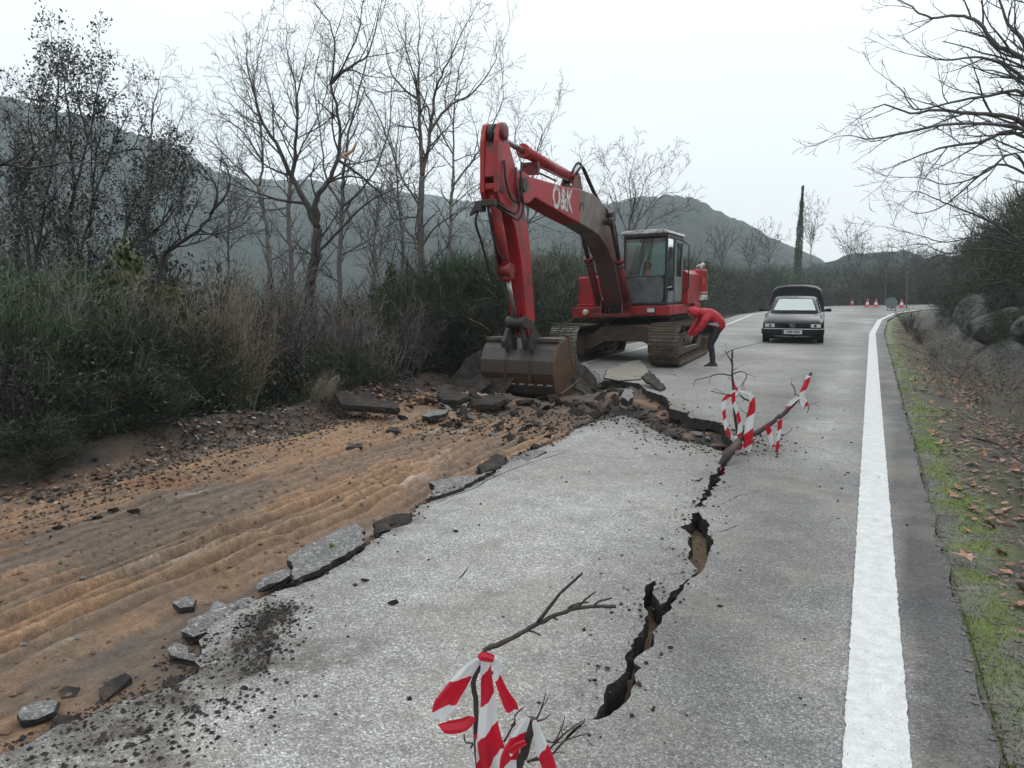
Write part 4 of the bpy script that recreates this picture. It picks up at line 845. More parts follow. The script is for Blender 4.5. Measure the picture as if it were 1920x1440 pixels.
box = loft([(2.36, [(.79, .5), (.795, .9), (.77, 1.20), (.68, 1.49), (.56, 1.585), (.30, 1.63), (.1, 1.635)]),
            (2.50, [(.81, .5), (.815, .9), (.79, 1.22), (.70, 1.53), (.58, 1.625), (.30, 1.67), (.1, 1.675)]),
            (4.05, [(.81, .5), (.815, .9), (.79, 1.22), (.70, 1.55), (.58, 1.645), (.30, 1.69), (.1, 1.695)]),
            (4.12, [(.79, .5), (.79, .9), (.76, 1.2), (.67, 1.5), (.55, 1.60), (.30, 1.65), (.1, 1.655)])], 'load_box', BOXP, car)
# windscreen lies just proud of the raked cabin front
def quad(pts, th, name, mt, par, sub=1, org=(0, 0, 0)):
    a = [Vector(p) for p in pts]; n = (a[1]-a[0]).cross(a[-1]-a[0]).normalized(); b = [p-n*th for p in a]; k = len(a)
    m = MB(); m.add(a+b, [tuple(range(k)), tuple(range(2*k-1, k-1, -1))]+[(i, i+k, (i+1) % k+k, (i+1) % k) for i in range(k)]); return m.build(name, mt, par, org=org, fix=True)
ws = [(x, y, .884+(y-1.02)*.625) for x, y in [(-.58, 1.07), (.58, 1.07), (.57, 1.14), (.475, 1.55), (.43, 1.59), (-.43, 1.59), (-.475, 1.55), (-.57, 1.14)]]
WS = m_glass('windscreen', (.4, .5, .48), .75)
o = quad([(x, y-.012, z+.012) for x, y, z in ws], .006, 'windscreen', WS, car)
for i, sx in enumerate((-.3, .12)):
    m = MB(); m.tube([(sx, 1.03, .905), (sx+.28, 1.06, .925), (sx+.52, 1.05, .915)], .009, 5); m.build('wiper', PLAST, car)
m = MB(); m.tube([(.02, 1.9, 1.35), (.03, 2.05, 1.44)], .012, 5); m.lathe([(.03, 0), (.02, .03), (0, .04)], (.02, 1.85, 1.33), 8); m.build('aerial', PLAST, car)
bump_ = loft([(-.07, [(.55, .24), (.62, .30), (.62, .38), (.60, .42)]), (-.04, [(.70, .23), (.76, .30), (.765, .39), (.74, .44)]), (.06, [(.80, .23), (.84, .30), (.845, .40), (.82, .45)]), (.40, [(.82, .24), (.845, .30), (.845, .40), (.83, .44)])], 'front_bumper', PLAST, car)
m = MB(); m.tube([(-.84, .25, .425), (-.82, .03, .425), (-.72, -.055, .425), (0, -.075, .42), (.72, -.055, .425), (.82, .03, .425), (.84, .25, .425)], .011, 6); m.build('bumper_trim', SILV, bump_)
m = MB(); m.tube([(-.5, -.03, .225), (-.3, -.05, .215), (0, -.05, .21)], .015, 5); m.tube([(.05, -.05, .21), (.25, -.05, .215), (.5, -.03, .22)], .015, 5); m.build('splitter', pm('scuffed_plastic', (.25, .25, .25), (.1, .1, .1), 9.), bump_)
m = MB(); m.prism([(-.50, .465), (.50, .465), (.48, .585), (-.48, .585)], -.005, .09, ax=1); gr_o = m.build('grille', PLAST, car, bev=.01)
m = MB()
for k in range(3): m.box((-.45, -.012, .485+k*.03), (.45, -.006, .492+k*.03))
m.build('grille_bar', CP, gr_o)
m = MB(); m.lathe([(.075, -.02), (.075, 0), (.063, 0), (.063, -.02)], (0, -.012, .53), 20, axis=1); bd_o = m.build('badge', SILV, car)
m = MB()
for a, b in (((-.045, .575), (-.02, .53)), ((-.02, .53), (0, .56)), ((0, .56), (.02, .53)), ((.02, .53), (.045, .575)), ((-.055, .535), (-.028, .48)), ((-.028, .48), (0, .525)), ((0, .525), (.028, .48)), ((.028, .48), (.055, .535))):
    m.tube([(a[0], -.02, a[1]), (b[0], -.02, b[1])], .006, 4)
m.build('badge_letters', SILV, bd_o)
for sx in (-1, 1):
    xs = sorted((sx*.47, sx*.76))
    m = MB(); m.prism([(xs[0], .455), (xs[1], .455), (xs[1]-(.0 if sx < 0 else .02), .575), (xs[0]+(.02 if sx < 0 else 0), .575)], -.004, .10, ax=1); hl = m.build('headlight', PLAST, car, bev=.008)
    m = MB(); m.box((xs[0]+.015, -.012, .47), (xs[1]-.015, -.0045, .565)); m.build('lens', LENS, hl)
    m = MB(); m.lathe([(.035, -.0), (.028, .004), (.0, .006)], (sx*.60, -.018, .517), 12, axis=1); m.build('bulb', PLAST, hl)
    m = MB(); m.tube([(sx*.74, 1.25, .90), (sx*.86, 1.20, .93)], .025, 6); m.build('mirror_arm', PLAST, car)
    m = MB(); m.prism([(sx*.80, .89), (sx*1.0, .89), (sx*1.02, .94), (sx*.98, .99), (sx*.82, .965)], 1.12, 1.24, ax=1); mo = m.build('door_mirror', PLAST, car, bev=.02, fix=True)
    # side window
    w = [(sx*.725, 1.35, .95), (sx*.725, 2.3, .95), (sx*.60, 2.3, 1.30), (sx*.585, 1.74, 1.255)]
    quad([(x+sx*.012, y, z) for x, y, z in w][::sx], .006, 'side_window', CARGLASS, car)
    m = MB(); m.box((sx*.822-.004, 1.22, .36), (sx*.822+.004, 1.235, .82)); m.box((sx*.822-.004, 2.30, .36), (sx*.822+.004, 2.315, .82)); m.build('door_gap', RUBBER, car)
    for yy in (.72, 3.4):
        m = MB(); m.lathe([(.20, -.09), (.27, -.09), (.285, -.07), (.285, .07), (.27, .09), (.20, .09)], (sx*.74, yy, .285), 28, axis=0); wh = m.build('wheel', TYRE, car)
        m = MB(); m.lathe([(.0, sx*.05), (.06, sx*.055), (.15, sx*.03), (.20, sx*.08), (.205, sx*.085)], (sx*.74, yy, .285), 20, axis=0); m.build('rim', SILV, wh)
        m = MB(); m.lathe([(.33, -.01), (.315, .012), (.30, -.01)], (sx*.822, yy, .29), 28, axis=0); m.build('wheel_arch', RUBBER, car)
m = MB(); m.box((-.72, .3, .13), (.72, 3.9, .26)); m.build('underbody', RUBBER, car)
m = MB(); m.box((-.26, -.095, .285), (.26, -.085, .395)); np_ = m.build('number_plate', PLATE, car)
m = MB(); m.box((-.258, -.0975, .287), (-.215, -.0952, .393)); m.build('blue_strip', PLATEB, np_)
text_mesh('lettering', 'KIM·5850', .10, Matrix.Translation((.02, -.097, .34)) @ Euler((pi/2, 0, 0)).to_matrix().to_4x4(), RUBBER, np_, org=(0, 0, 0), ext=.001, sx=.92)
for nm, z in (('steering_wheel', 0),):
    m = MB(); R_ = []
    for k in range(17): a = 2*pi*k/16; R_.append((.35+.17*math.cos(a), 1.62+.05*math.sin(a), 1.0+.15*math.sin(a)))

# ================================================================== PERSON
PB = G(1334, 688); PO = (float(PB[0]), float(PB[1]), 0.)
e1 = Vector((-math.cos(YAW), -math.sin(YAW), 0)); e2 = Vector((-e1.y, e1.x, 0)) # facing, own left (towards camera)
def L3(a, l, z): p = e1*a+e2*l; return (PO[0]+p.x, PO[1]+p.y, z)
REDJ = pm('red_jacket', (.46, .008, .022), (.34, .008, .02), 14., .6, bmp=.3, bsc=18)
NAVY = pm('dark_jacket_panel', (.018, .024, .03), (.03, .035, .04), 9., .6)
GREYP = pm('grey_jacket_panel', (.40, .42, .46), (.28, .3, .33), 12., .6)
TROU = pm('black_trousers', (.010, .011, .016), (.018, .019, .024), 11., .7, bmp=.35, bsc=16)
SHOEB = pm('black_shoe', (.02, .018, .018), (.05, .03, .03), 12., .5)
SOLE = pm('white_sole', (.6, .58, .52), (.5, .48, .42), 12., .6)
SKIN = pm('skin', (.42, .24, .17), (.36, .19, .13), 12., .5)
def skin(name, V, E_, R_, mt, parent, org, root=0, sub=2):
    me = bpy.data.meshes.new(name); me.from_pydata([tuple(a-b for a, b in zip(v, org)) for v in V], E_, []); me.materials.append(mt)
    o = link(name, me, parent); sk_ = o.modifiers.new('skin', 'SKIN')
    for i, r in enumerate(R_):
        r = r if isinstance(r, tuple) else (r, r); me.skin_vertices[0].data[i].radius = r
        me.skin_vertices[0].data[i].use_root = (i == root)
    sk_.use_smooth_shade = True; sk_.branch_smoothing = .3
    s_ = o.modifiers.new('sub', 'SUBSURF'); s_.levels = sub; s_.render_levels = sub
    # apply so that the shape is plain mesh
    dg = bpy.context.evaluated_depsgraph_get(); m2 = bpy.data.meshes.new_from_object(o.evaluated_get(dg)); o.modifiers.clear(); o.data = m2; m2.name = name
    m2.polygons.foreach_set('use_smooth', [True]*len(m2.polygons))
    return o
per = empty('person', PO, label='person in a red hooded jacket and black trousers bending over the track', cat='person')
def blend(name, tubes, mt, parent, org, vox=.014, sm=4, folds=.004, seed=1):
    """limbs and trunk as tubes, fused into one continuous surface"""
    m = MB()
    for pts, rad in tubes:
        P = smooth_pts([L3(*p) for p in pts], 4); n = len(P); R_ = np.interp(np.linspace(0, 1, n), np.linspace(0, 1, len(rad)), rad); m.tube(P, [float(q) for q in R_], 14)
        for q in (0, -1):
            b = bmesh.new(); bmesh.ops.create_icosphere(b, subdivisions=2, radius=float(R_[q])*.99, matrix=Matrix.Translation(P[q])); m.add([v.co for v in b.verts], [[v.index for v in f.verts] for f in b.faces]); b.free()
    o = m.build(name, mt, parent, org=org); k = o.modifiers.new('r', 'REMESH'); k.mode = 'VOXEL'; k.voxel_size = vox; k = o.modifiers.new('s', 'SMOOTH'); k.iterations = sm; k.factor = .6
    dg = bpy.context.evaluated_depsgraph_get(); m2 = bpy.data.meshes.new_from_object(o.evaluated_get(dg)); o.modifiers.clear(); o.data = m2; m2.name = name; m2.materials.clear(); m2.materials.append(mt)
    co = np.empty(len(m2.vertices)*3); m2.vertices.foreach_get('co', co); co = co.reshape(-1, 3); no = np.empty_like(co).ravel(); m2.vertices.foreach_get('normal', no); no = no.reshape(-1, 3)
    d = folds*2*(fbm(co[:, 2]*22+co[:, 0]*6, co[:, 1]*9+co[:, 0]*5, 1., 3, seed)-.5)*2; co = co+no*d[:, None]; m2.vertices.foreach_set('co', co.ravel()); m2.polygons.foreach_set('use_smooth', [True]*len(m2.polygons)); m2.update(); return o
bodyp = blend('body', [([(-.10, 0, .80), (.0, 0, .92), (.12, 0, 1.02), (.22, 0, 1.07), (.31, 0, 1.09)], [.13, .12, .12, .07, .055]),
    ([(-.07, .08, .78), (.0, .09, .60), (.05, .09, .44), (.02, .09, .28), (.0, .09, .10)], [.105, .085, .068, .060, .055]), ([(.0, .09, .09), (.09, .09, .05)], [.045, .035]),
    ([(-.05, -.08, .78), (.12, -.11, .74), (.29, -.13, .69)], [.105, .088, .070]), ([(.29, -.13, .69), (.31, -.14, .58), (.34, -.14, .48)], [.068, .058, .048]), ([(.34, -.14, .48), (.43, -.14, .46)], [.045, .035])], TROU, per, PO, seed=3)
jk = blend('jacket', [([(-.10, .05, .84), (.0, .07, .96), (.12, .10, 1.03), (.20, .09, 1.05)], [.145, .15, .14, .10]), ([(-.10, -.05, .84), (.0, -.07, .96), (.12, -.10, 1.03), (.20, -.09, 1.05)], [.145, .15, .14, .10]), ([(.14, 0, 1.06), (.22, 0, 1.08), (.28, 0, 1.08)], [.11, .09, .075]),
    ([(.13, .17, 1.01), (.20, .21, .93), (.28, .21, .80)], [.09, .082, .070]), ([(.28, .21, .80), (.35, .17, .72), (.40, .13, .65)], [.068, .055, .045]),
    ([(.13, -.17, 1.01), (.20, -.21, .93), (.30, -.2, .80)], [.09, .082, .070]), ([(.30, -.2, .80), (.38, -.16, .72), (.44, -.12, .65)], [.068, .055, .045])], REDJ, per, PO, seed=5, folds=.005)
# panels of the jacket that follow its side
def shrink_patch(pts, name, mt, par, org, tgt):
    me = tgt.data; from mathutils.bvhtree import BVHTree
    bv = BVHTree.FromPolygons([v.co.copy() for v in me.vertices], [tuple(p.vertices) for p in me.polygons])
    n = 7; a, b, c, d = [Vector(p)-Vector(org) for p in pts]; vs = []
    for i in range(n):
        for j in range(n):
            p = a.lerp(b, i/(n-1)).lerp(d.lerp(c, i/(n-1)), j/(n-1)); h = bv.find_nearest(p); q = h[0]+h[1]*.006; vs.append(q)
    fs = [(i*n+j, (i+1)*n+j, (i+1)*n+j+1, i*n+j+1) for i in range(n-1) for j in range(n-1)]
    m = MB(); m.add([tuple(v) for v in vs], fs, 0, True); return m.build(name, mt, par)
shrink_patch([L3(.12, .35, .95), L3(.0, .35, .86), L3(.08, .35, .76), L3(.17, .35, .84)], 'side_panel', NAVY, jk, PO, jk)
shrink_patch([L3(.0, .35, .87), L3(-.07, .35, .82), L3(-.03, .35, .72), L3(.07, .35, .74)], 'grey_panel', GREYP, jk, PO, jk)
# hooded head looking down
hd = L3(.37, 0, 1.05)
m = MB(); m.lathe([(.0, -.13), (.05, -.125), (.085, -.09), (.098, -.03), (.102, .03), (.09, .085), (.055, .12), (.0, .13)], (0, 0, 0), 18)
Mh = Matrix.Translation(hd) @ Matrix(((e1.x, e2.x, 0, 0), (e1.y, e2.y, 0, 0), (0, 0, 1, 0), (0, 0, 0, 1))) @ Matrix.Rotation(math.radians(62), 4, 'Y')
mh = MB(); mh.add([Mh @ Vector((p[0]*.92, p[1]*.78, p[2]*.88)) for p in m.v], m.f, 0, True)
mh.add([Mh @ Vector(p) for p in ((.085, -.012, .02), (.085, .012, .02), (.118, 0, -.02), (.088, -.02, -.03), (.088, .02, -.03))], [(0, 1, 2), (0, 2, 3), (1, 4, 2), (3, 2, 4)], 0)
head = mh.build('head', SKIN, per, org=PO)
hm = MB(); pts = []
for i in range(9):
    for j in range(14):
        th = pi*i/8; ph_ = math.radians(50)+math.radians(260)*j/13; pts.append(Mh @ Vector((.108*math.sin(th)*math.cos(ph_)-.012, .098*math.sin(th)*math.sin(ph_), .135*math.cos(th)+.01)))
hm.add(pts, [(i*14+j, i*14+j+1, (i+1)*14+j+1, (i+1)*14+j) for i in range(8) for j in range(13)], 0, True); hood = hm.build('hood', REDJ, per, org=PO)
md = hood.modifiers.new('solid', 'SOLIDIFY'); md.thickness = .012
for l_, s_ in ((.13, 1), (-.12, -1)):      # hands closing on the raised shoe, five fingers each
    w = Vector(L3(.405, l_, .655)) if s_ > 0 else Vector(L3(.445, l_, .655)); dn = (e1*.45+Vector((0, 0, -1))).normalized(); sd = e2*s_*-1
    V = [w, w+dn*.05, w+dn*.09]; Ed = [(0, 1), (1, 2)]; Rr = [.026, (.036, .020), (.036, .018)]
    for k in range(4):
        b0 = len(V); o_ = sd*(-.027+.018*k); ln = (.034, .040, .038, .030)[k]; cv = e1*.012
        V += [w+dn*.10+o_, w+dn*(.10+ln)+o_+cv, w+dn*(.10+ln*1.7)+o_-e1*.01]; Ed += [(2, b0), (b0, b0+1), (b0+1, b0+2)]; Rr += [.010, .009, .008]
    b0 = len(V); V += [w+dn*.04+sd*.04+e1*.01, w+dn*.075+sd*.055+e1*.02]; Ed += [(1, b0), (b0, b0+1)]; Rr += [.011, .009]
    skin('hand', [tuple(v) for v in V], Ed, Rr, SKIN, per, PO, 1, 1)
def shoe(c, a0, name='shoe'):
    m = MB(); st = [(-.085, .030, .00, .06), (-.055, .040, 0, .10), (.0, .043, 0, .095), (.07, .048, 0, .068), (.13, .045, .0, .050), (.17, .028, .005, .035)]
    vs = []
    for x, w, z0, z1 in st: vs += [(x, -w, z0+.018), (x, w, z0+.018), (x, w*.75, z1), (x, -w*.75, z1)]
    fs = [(0, 1, 2, 3), (20, 23, 22, 21)]+[(i*4+k, (i+1)*4+k, (i+1)*4+(k+1) % 4, i*4+(k+1) % 4) for i in range(5) for k in range(4)]
    M = Matrix.Translation(c) @ Matrix(((e1.x, e2.x, 0, 0), (e1.y, e2.y, 0, 0), (0, 0, 1, 0), (0, 0, 0, 1))) @ Matrix.Rotation(a0, 4, 'Y')
    m.add([M @ Vector(p) for p in vs], fs, 0, True); s = m.build(name, SHOEB, per, org=PO, fix=True)
    q = MB(); q.add([M @ Vector((x, y, z)) for x, w, _, _ in st for y, z in ((-w-.004, 0), (w+.004, 0), (w+.004, .02), (-w-.004, .02))], fs, 0); q.build('sole', SOLE, s, org=PO, fix=True)
shoe(L3(.0, .09, .002), 0); shoe(L3(.36, -.14, .42), math.radians(12))

# ================================================================== CONES AND SIGN
CONER = pm('cone_red', (.55, .03, .03), (.45, .03, .03), 8., .5)
CONEW = pm('cone_white', (.75, .75, .75), (.6, .6, .6), 8., .5)
def cone(px, py, lab):
    p = G(px, py); c = empty('traffic_cone', (float(p[0]), float(p[1]), 0.0), label=lab, cat='traffic cone', group='traffic cones across the far end of the closed road')
    m = MB(); m.lathe([(.22, .03), (.18, .06), (.15, .22)], (0, 0, 0), 16); m.lathe([(.11, .44), (.05, .72), (.0, .72)], (0, 0, 0), 16); m.build('cone_body', CONER, c)
    m = MB(); m.lathe([(.15, .22), (.11, .44)], (0, 0, 0), 16); m.build('white_band', CONEW, c)
    m = MB(); m.box((-.27, -.27, 0), (.27, .27, .04)); m.build('base', CONER, c, bev=.01)
    for o in c.children: o.location.z = .02
cone(1597, 573, 'leftmost red and white traffic cone, standing alone before the far hedge')
cone(1626, 576, 'red and white traffic cone left of the closely spaced pair by the round sign')
cone(1642, 576, 'red and white traffic cone nearest the left side of the round sign')
cone(1690, 577, 'red and white traffic cone right of the round sign, by the verge plants')
sp_ = G(1671, 582); sg = empty('round_sign', (float(sp_[0]), float(sp_[1]), 0), label='grey back of a round road sign on a low stand beside the far cones', cat='road sign')
SIGNB = pm('sign_back_grey', (.10, .13, .135), (.14, .17, .175), 6., .5)
dvec = Vector((sp_[0], sp_[1], 0)).normalized(); Ms = Matrix.Rotation(math.atan2(dvec.y, dvec.x)-pi/2, 4, 'Z')
m = MB(); q = MB(); q.lathe([(0, -.01), (.42, -.01), (.43, 0), (.42, .02), (0, .02)], (0, 0, .56), 28, axis=1); m.add([Ms @ Vector(v) for v in q.v], q.f); m.build('sign_disc', SIGNB, sg)
m = MB(); q = MB(); q.tube([(-.25, .03, .6), (-.3, .0, 0.02)], .02, 6); q.tube([(.25, .03, .6), (.3, 0, 0.02)], .02, 6); q.tube([(0, .03, .6), (0, .5, .02)], .02, 6); q.box((-.35, -.1, 0), (.35, -.03, .04)); m.add([Ms @ Vector(v) for v in q.v], q.f); m.build('stand', DARKST, sg)

# ================================================================== VEGETATION TOOLS
def segs_mesh(P0, P1, R0, R1, n=3):
    P0 = np.asarray(P0, float); P1 = np.asarray(P1, float); R0 = np.asarray(R0)[:, None]; R1 = np.asarray(R1)[:, None]
    d = P1-P0; L = np.linalg.norm(d, axis=1)[:, None]; d = d/np.maximum(L, 1e-6)
    ref = np.where(np.abs(d[:, 2:3]) < .9, np.array([[0, 0, 1.]]), np.array([[1., 0, 0]])); a = np.cross(d, ref); a /= np.linalg.norm(a, axis=1)[:, None]; b = np.cross(d, a)
    V = []
    for P, R_ in ((P0, R0), (P1, R1)):
        for k in range(n): w = 2*pi*k/n; V.append(P+(a*math.cos(w)+b*math.sin(w))*R_)
    V = np.stack(V, 1).reshape(-1, 3); m = len(P0); base = np.arange(m)[:, None]*(2*n)
    F_ = np.concatenate([base+np.array([[k, (k+1) % n, n+(k+1) % n, n+k]]) for k in range(n)]); return V, F_
def cat_vf(parts):
    Vs, Fs, b = [], [], 0
    for V, F_ in parts:
        if len(V) == 0: continue
        Vs.append(V); Fs.append(F_+b); b += len(V)
    return np.concatenate(Vs), np.concatenate(Fs)
class Grow:
    def __init__(s, seed): s.r = random.Random(seed); s.seg = []; s.tips = []
    def branch(s, p, d, L, r, lvl, P):
        R = s.r; n = P['n'][lvl]; st = L/n; p = Vector(p); d = Vector(d).normalized(); r1 = r*P.get('taper', .35)
        pts = [p.copy()]; rad = [r]; 
        for i in range(n):
            w = P['wig'][lvl]; d = d+Vector((R.gauss(0, w), R.gauss(0, w), R.gauss(0, w)+P['up'][lvl])); d.normalize()
            q = p+d*st; rn = r+(r1-r)*(i+1)/n; s.seg.append((tuple(p), tuple(q), r+(r1-r)*i/n, rn)); p = q; pts.append(p.copy()); rad.append(rn)
        if lvl == len(P['n'])-1 or R.random() < P.get('tip', .3): s.tips.append((tuple(p), tuple(d)))
        if lvl+1 < len(P['n']): s.kids(pts, rad, lvl+1, P, P['t0'][lvl+1])
        return pts
    def kids(s, pts, rad, lvl, P, t0=.2):
        R = s.r; Ls = [0]
        for a, b in zip(pts[:-1], pts[1:]): Ls.append(Ls[-1]+(b-a).length)
        tot = Ls[-1]; x = tot*t0+R.random()*P['sp'][lvl]; side = R.random()*6.28
        while x < tot*.99:
            i = max(k for k in range(len(Ls)) if Ls[k] <= x); i = min(i, len(pts)-2); f = (x-Ls[i])/max(1e-6, Ls[i+1]-Ls[i])
            p = pts[i].lerp(pts[i+1], f); t = (pts[i+1]-pts[i]).normalized(); side += 2.4+R.gauss(0, .5)
            a = t.orthogonal().normalized(); b = t.cross(a); ang = math.radians(R.uniform(*P['ang'][lvl]))
            if 'bias' in P: pass
            d = t*math.cos(ang)+(a*math.cos(side)+b*math.sin(side))*math.sin(ang)
            L = P['len'][lvl]*R.uniform(.55, 1.25)*(1-.55*(x/tot)) ; r = min(rad[i]*.62, P['rad'][lvl])
            s.branch(p, d, L, r, lvl, P); x += P['sp'][lvl]*R.uniform(.6, 1.4)
    def mesh(s, n=3, rmin=0.): 
        A = [q for q in s.seg]; return segs_mesh([q[0] for q in A], [q[1] for q in A], [max(q[2], rmin) for q in A], [max(q[3], rmin) for q in A], n)
def leaves_mesh(tips, per, size, spread, seed, fold=.25, droop=0.):
    """4-corner leaves scattered round twig ends"""
    r = np.random.default_rng(seed); T_ = np.array([t[0] for t in tips]); n = len(T_)*per; C = np.repeat(T_, per, 0)+r.normal(0, spread, (n, 3))
    d = r.normal(0, 1, (n, 3)); d[:, 2] += .35-droop; d /= np.linalg.norm(d, axis=1)[:, None]; u = r.normal(0, 1, (n, 3)); u -= d*(u*d).sum(1)[:, None]; u /= np.linalg.norm(u, axis=1)[:, None]
    s = (size*r.uniform(.6, 1.3, n))[:, None]; V = np.stack([C, C+d*s*.5+u*s*.24, C+d*s, C+d*s*.5-u*s*.24], 1).reshape(-1, 3); return V, np.arange(n*4).reshape(-1, 4)
PT = dict(n=[6, 6, 4, 2], wig=[.1, .16, .18, .16], up=[.02, .09, .05, .04], t0=[0, .12, .12, .15], sp=[0, .27, .155, .10], ang=[(0, 0), (28, 58), (28, 58), (25, 60)], len=[0, 1.45, .55, .24], rad=[.1, .021, .0095, .0060], taper=.3)
TK = .68
def tree_from_limbs(name, limbs, D, seed, label, group=None, bark=BARKG, twig=TWIG, P=PT, scale=1., base=None, leaf=None, cat='tree', sub_t0=.25, jit=.35, z0=None):
    """limbs: list of (r0, r1, [(px,py)..]); the first one is the trunk; surveyed at depth D"""
    rr = random.Random(seed); g = Grow(seed); tk = MB(); root = None
    P = dict(P); P['len'] = [l*scale for l in P['len']]; P['sp'] = [q*scale for q in P['sp']]; P['rad'] = [q*(.6+.4*scale) for q in P['rad']]
    first = None; placed = {}
    for i, (r0, r1, pp) in enumerate(limbs):
        drift = rr.uniform(-jit, jit)*D*.06 if i else 0; pts = []
        for k, (a, b) in enumerate(pp):
            dep = placed.get((a, b), D); dep = dep+drift*k/max(1, len(pp)-1)+(rr.gauss(0, .04) if k else 0)
            if i == 0: dep = D
            placed.setdefault((a, b), dep); pts.append(Vector(PD(a, b, dep)))
        if i == 0:
            b = pts[0]; zz = tz(b.x, b.y)-.15
            if b.z > zz+.3: pts = [Vector((b.x+(pts[0].x-pts[1].x)*.1, b.y, zz))]+pts
            first = pts[0]
        sp = smooth_pts(pts, 4); n = len(sp); sp = [p+Vector((rr.gauss(0, .012), rr.gauss(0, .012), 0))*(1 if 0 < q < n-1 else 0) for q, p in enumerate(sp)]
        rad = [TK*(r0+(r1-r0)*(q/(n-1))**.8) for q in range(n)]; tk.tube(sp, rad, 8 if r0 > .06 else 6)
        g.kids(sp, rad, 1, P, sub_t0 if i == 0 else .08); g.tips.append((tuple(sp[-1]), (0, 0, 1)))
        if r1 < .03: g.branch(sp[-1], sp[-1]-sp[-2], P['len'][1]*.6, r1*TK, 1, P)
    org = (first.x, first.y, first.z); root = empty(name, org, label=label, cat=cat, group=group)
    tk.build('trunk', bark, root, org=org)
    V, F_ = g.mesh(3, .0028*max(1, D/15)); V = V-np.array(org); link('crown', np_mesh('crown', V, F_, twig), root)
    if leaf:
        mt, per_, size, spread, frac = leaf; tips = [t for t in g.tips if rr.random() < frac]
        if tips: V, F_ = leaves_mesh(tips, per_, size, spread, seed); link('foliage', np_mesh('foliage', V-np.array(org), F_, mt), root)
    return root
GB = 'bare plane trees behind the thicket on the left'
Z5 = lambda l: [(380+a/2.5716, b/2.5716) for a, b in l]
tree_from_limbs('bare_tree', [
    (.17, .115, [(576, 730), (574, 640), (580, 560), (590, 480), (596, 428)]),
    (.095, .012, [(596, 428)]+Z5([(500, 980), (430, 860), (370, 720), (290, 590), (240, 430), (215, 300)])),
    (.085, .012, [(596, 428)]+Z5([(545, 960), (600, 880), (650, 770), (660, 600), (620, 400), (640, 200), (560, 40)])),
    (.05, .010, Z5([(620, 400), (700, 330), (800, 260), (850, 60)])),
    (.05, .008, Z5([(430, 860), (450, 700), (455, 500), (500, 250)])),
    (.045, .008, Z5([(500, 980), (350, 960), (200, 900), (60, 800)])),
    (.04, .008, [(590, 480)]+Z5([(680, 1090), (820, 960), (960, 900), (1010, 880)])),
    (.045, .008, Z5([(650, 770), (740, 830), (850, 930), (900, 1020)])),
    (.04, .006, Z5([(600, 880), (720, 850), (900, 900)]))], 13.5, 11, 'dark bare tree forking low, its broken branch showing orange wood', bark=BARKD, twig=TWIGD)
tree_from_limbs('bare_tree', [
    (.16, .08, [(800, 720), (796, 640)]+Z5([(1060, 1440), (1050, 1200), (1050, 1000), (1060, 850)])),
    (.075, .01, Z5([(1060, 850), (1050, 650), (1040, 480), (1010, 330), (930, 100)])),
    (.065, .01, Z5([(1060, 850), (1095, 640), (1125, 430), (1180, 300), (1290, 80)])),
    (.045, .008, Z5([(1095, 640), (1180, 520), (1300, 450), (1380, 350), (1430, 240)])),
    (.04, .008, Z5([(1040, 480), (960, 420), (900, 330), (880, 220)])),
    (.035, .006, Z5([(1050, 650), (1045, 350), (1045, 150), (1035, 20)])),
    (.04, .008, Z5([(1050, 1000), (960, 850), (880, 640), (790, 450), (720, 330)])),
    (.04, .008, Z5([(1050, 1200), (1120, 1100), (1240, 1020), (1340, 960)])),
    (.045, .01, Z5([(1060, 1440), (1180, 1290), (1290, 1240), (1420, 1130)])),
    (.05, .008, Z5([(1055, 1350), (1180, 1360), (1310, 1330), (1400, 1250)])),
    (.03, .006, Z5([(1050, 1200), (960, 1080), (900, 980)]))], 15.5, 12, 'tall straight bare tree with a thick grey trunk, nearest left of the excavator arm', bark=BARKG)
tree_from_limbs('bare_tree', [
    (.12, .06, [(638, 700), (636, 600), (637, 506), (641, 389), (643, 331)]),
    (.05, .008, [(643, 331), (655, 250), (672, 170), (690, 90), (668, 20)]),
    (.045, .008, [(641, 389), (610, 330), (600, 250), (590, 160), (605, 70)]),
    (.045, .008, [(641, 389), (690, 340), (725, 260), (735, 170), (760, 90)]),
    (.035, .006, [(637, 480), (690, 450), (740, 400), (770, 360)])], 17.5, 13, 'bare tree with a dark upright trunk just right of the low-forked tree')
tree_from_limbs('bare_tree', [
    (.11, .07, [(545, 640), (545, 560)]+Z5([(425, 1260), (415, 1000), (425, 850)])),
    (.06, .008, Z5([(425, 850), (455, 650), (450, 450), (410, 250), (405, 130)])),
    (.04, .008, Z5([(425, 850), (480, 700), (560, 560), (600, 420), (590, 260)])),
    (.04, .008, Z5([(415, 1000), (300, 1010), (180, 960), (100, 900)])),
    (.035, .007, Z5([(455, 650), (360, 550), (270, 450), (220, 330)]))], 19.5, 14, 'bare tree with a slim straight trunk left of the low-forked tree')
tree_from_limbs('bare_tree', [
    (.12, .07, [(510, 640), (508, 560)]+Z5([(325, 1250), (310, 1100), (290, 1000), (268, 900)])),
    (.055, .008, Z5([(268, 900), (290, 780), (270, 560), (250, 400), (270, 280), (320, 100)])),
    (.05, .008, Z5([(268, 900), (150, 790), (60, 700), (0, 640)])),
    (.045, .008, Z5([(290, 780), (200, 640), (100, 570), (30, 545)])),
    (.04, .007, Z5([(270, 560), (180, 470), (130, 380)])),
    (.03, .006, Z5([(310, 1100), (200, 1140), (80, 1160)]))], 20.5, 15, 'bare tree with a pale kinked trunk, leftmost of the tall bare trees', bark=BARKP)
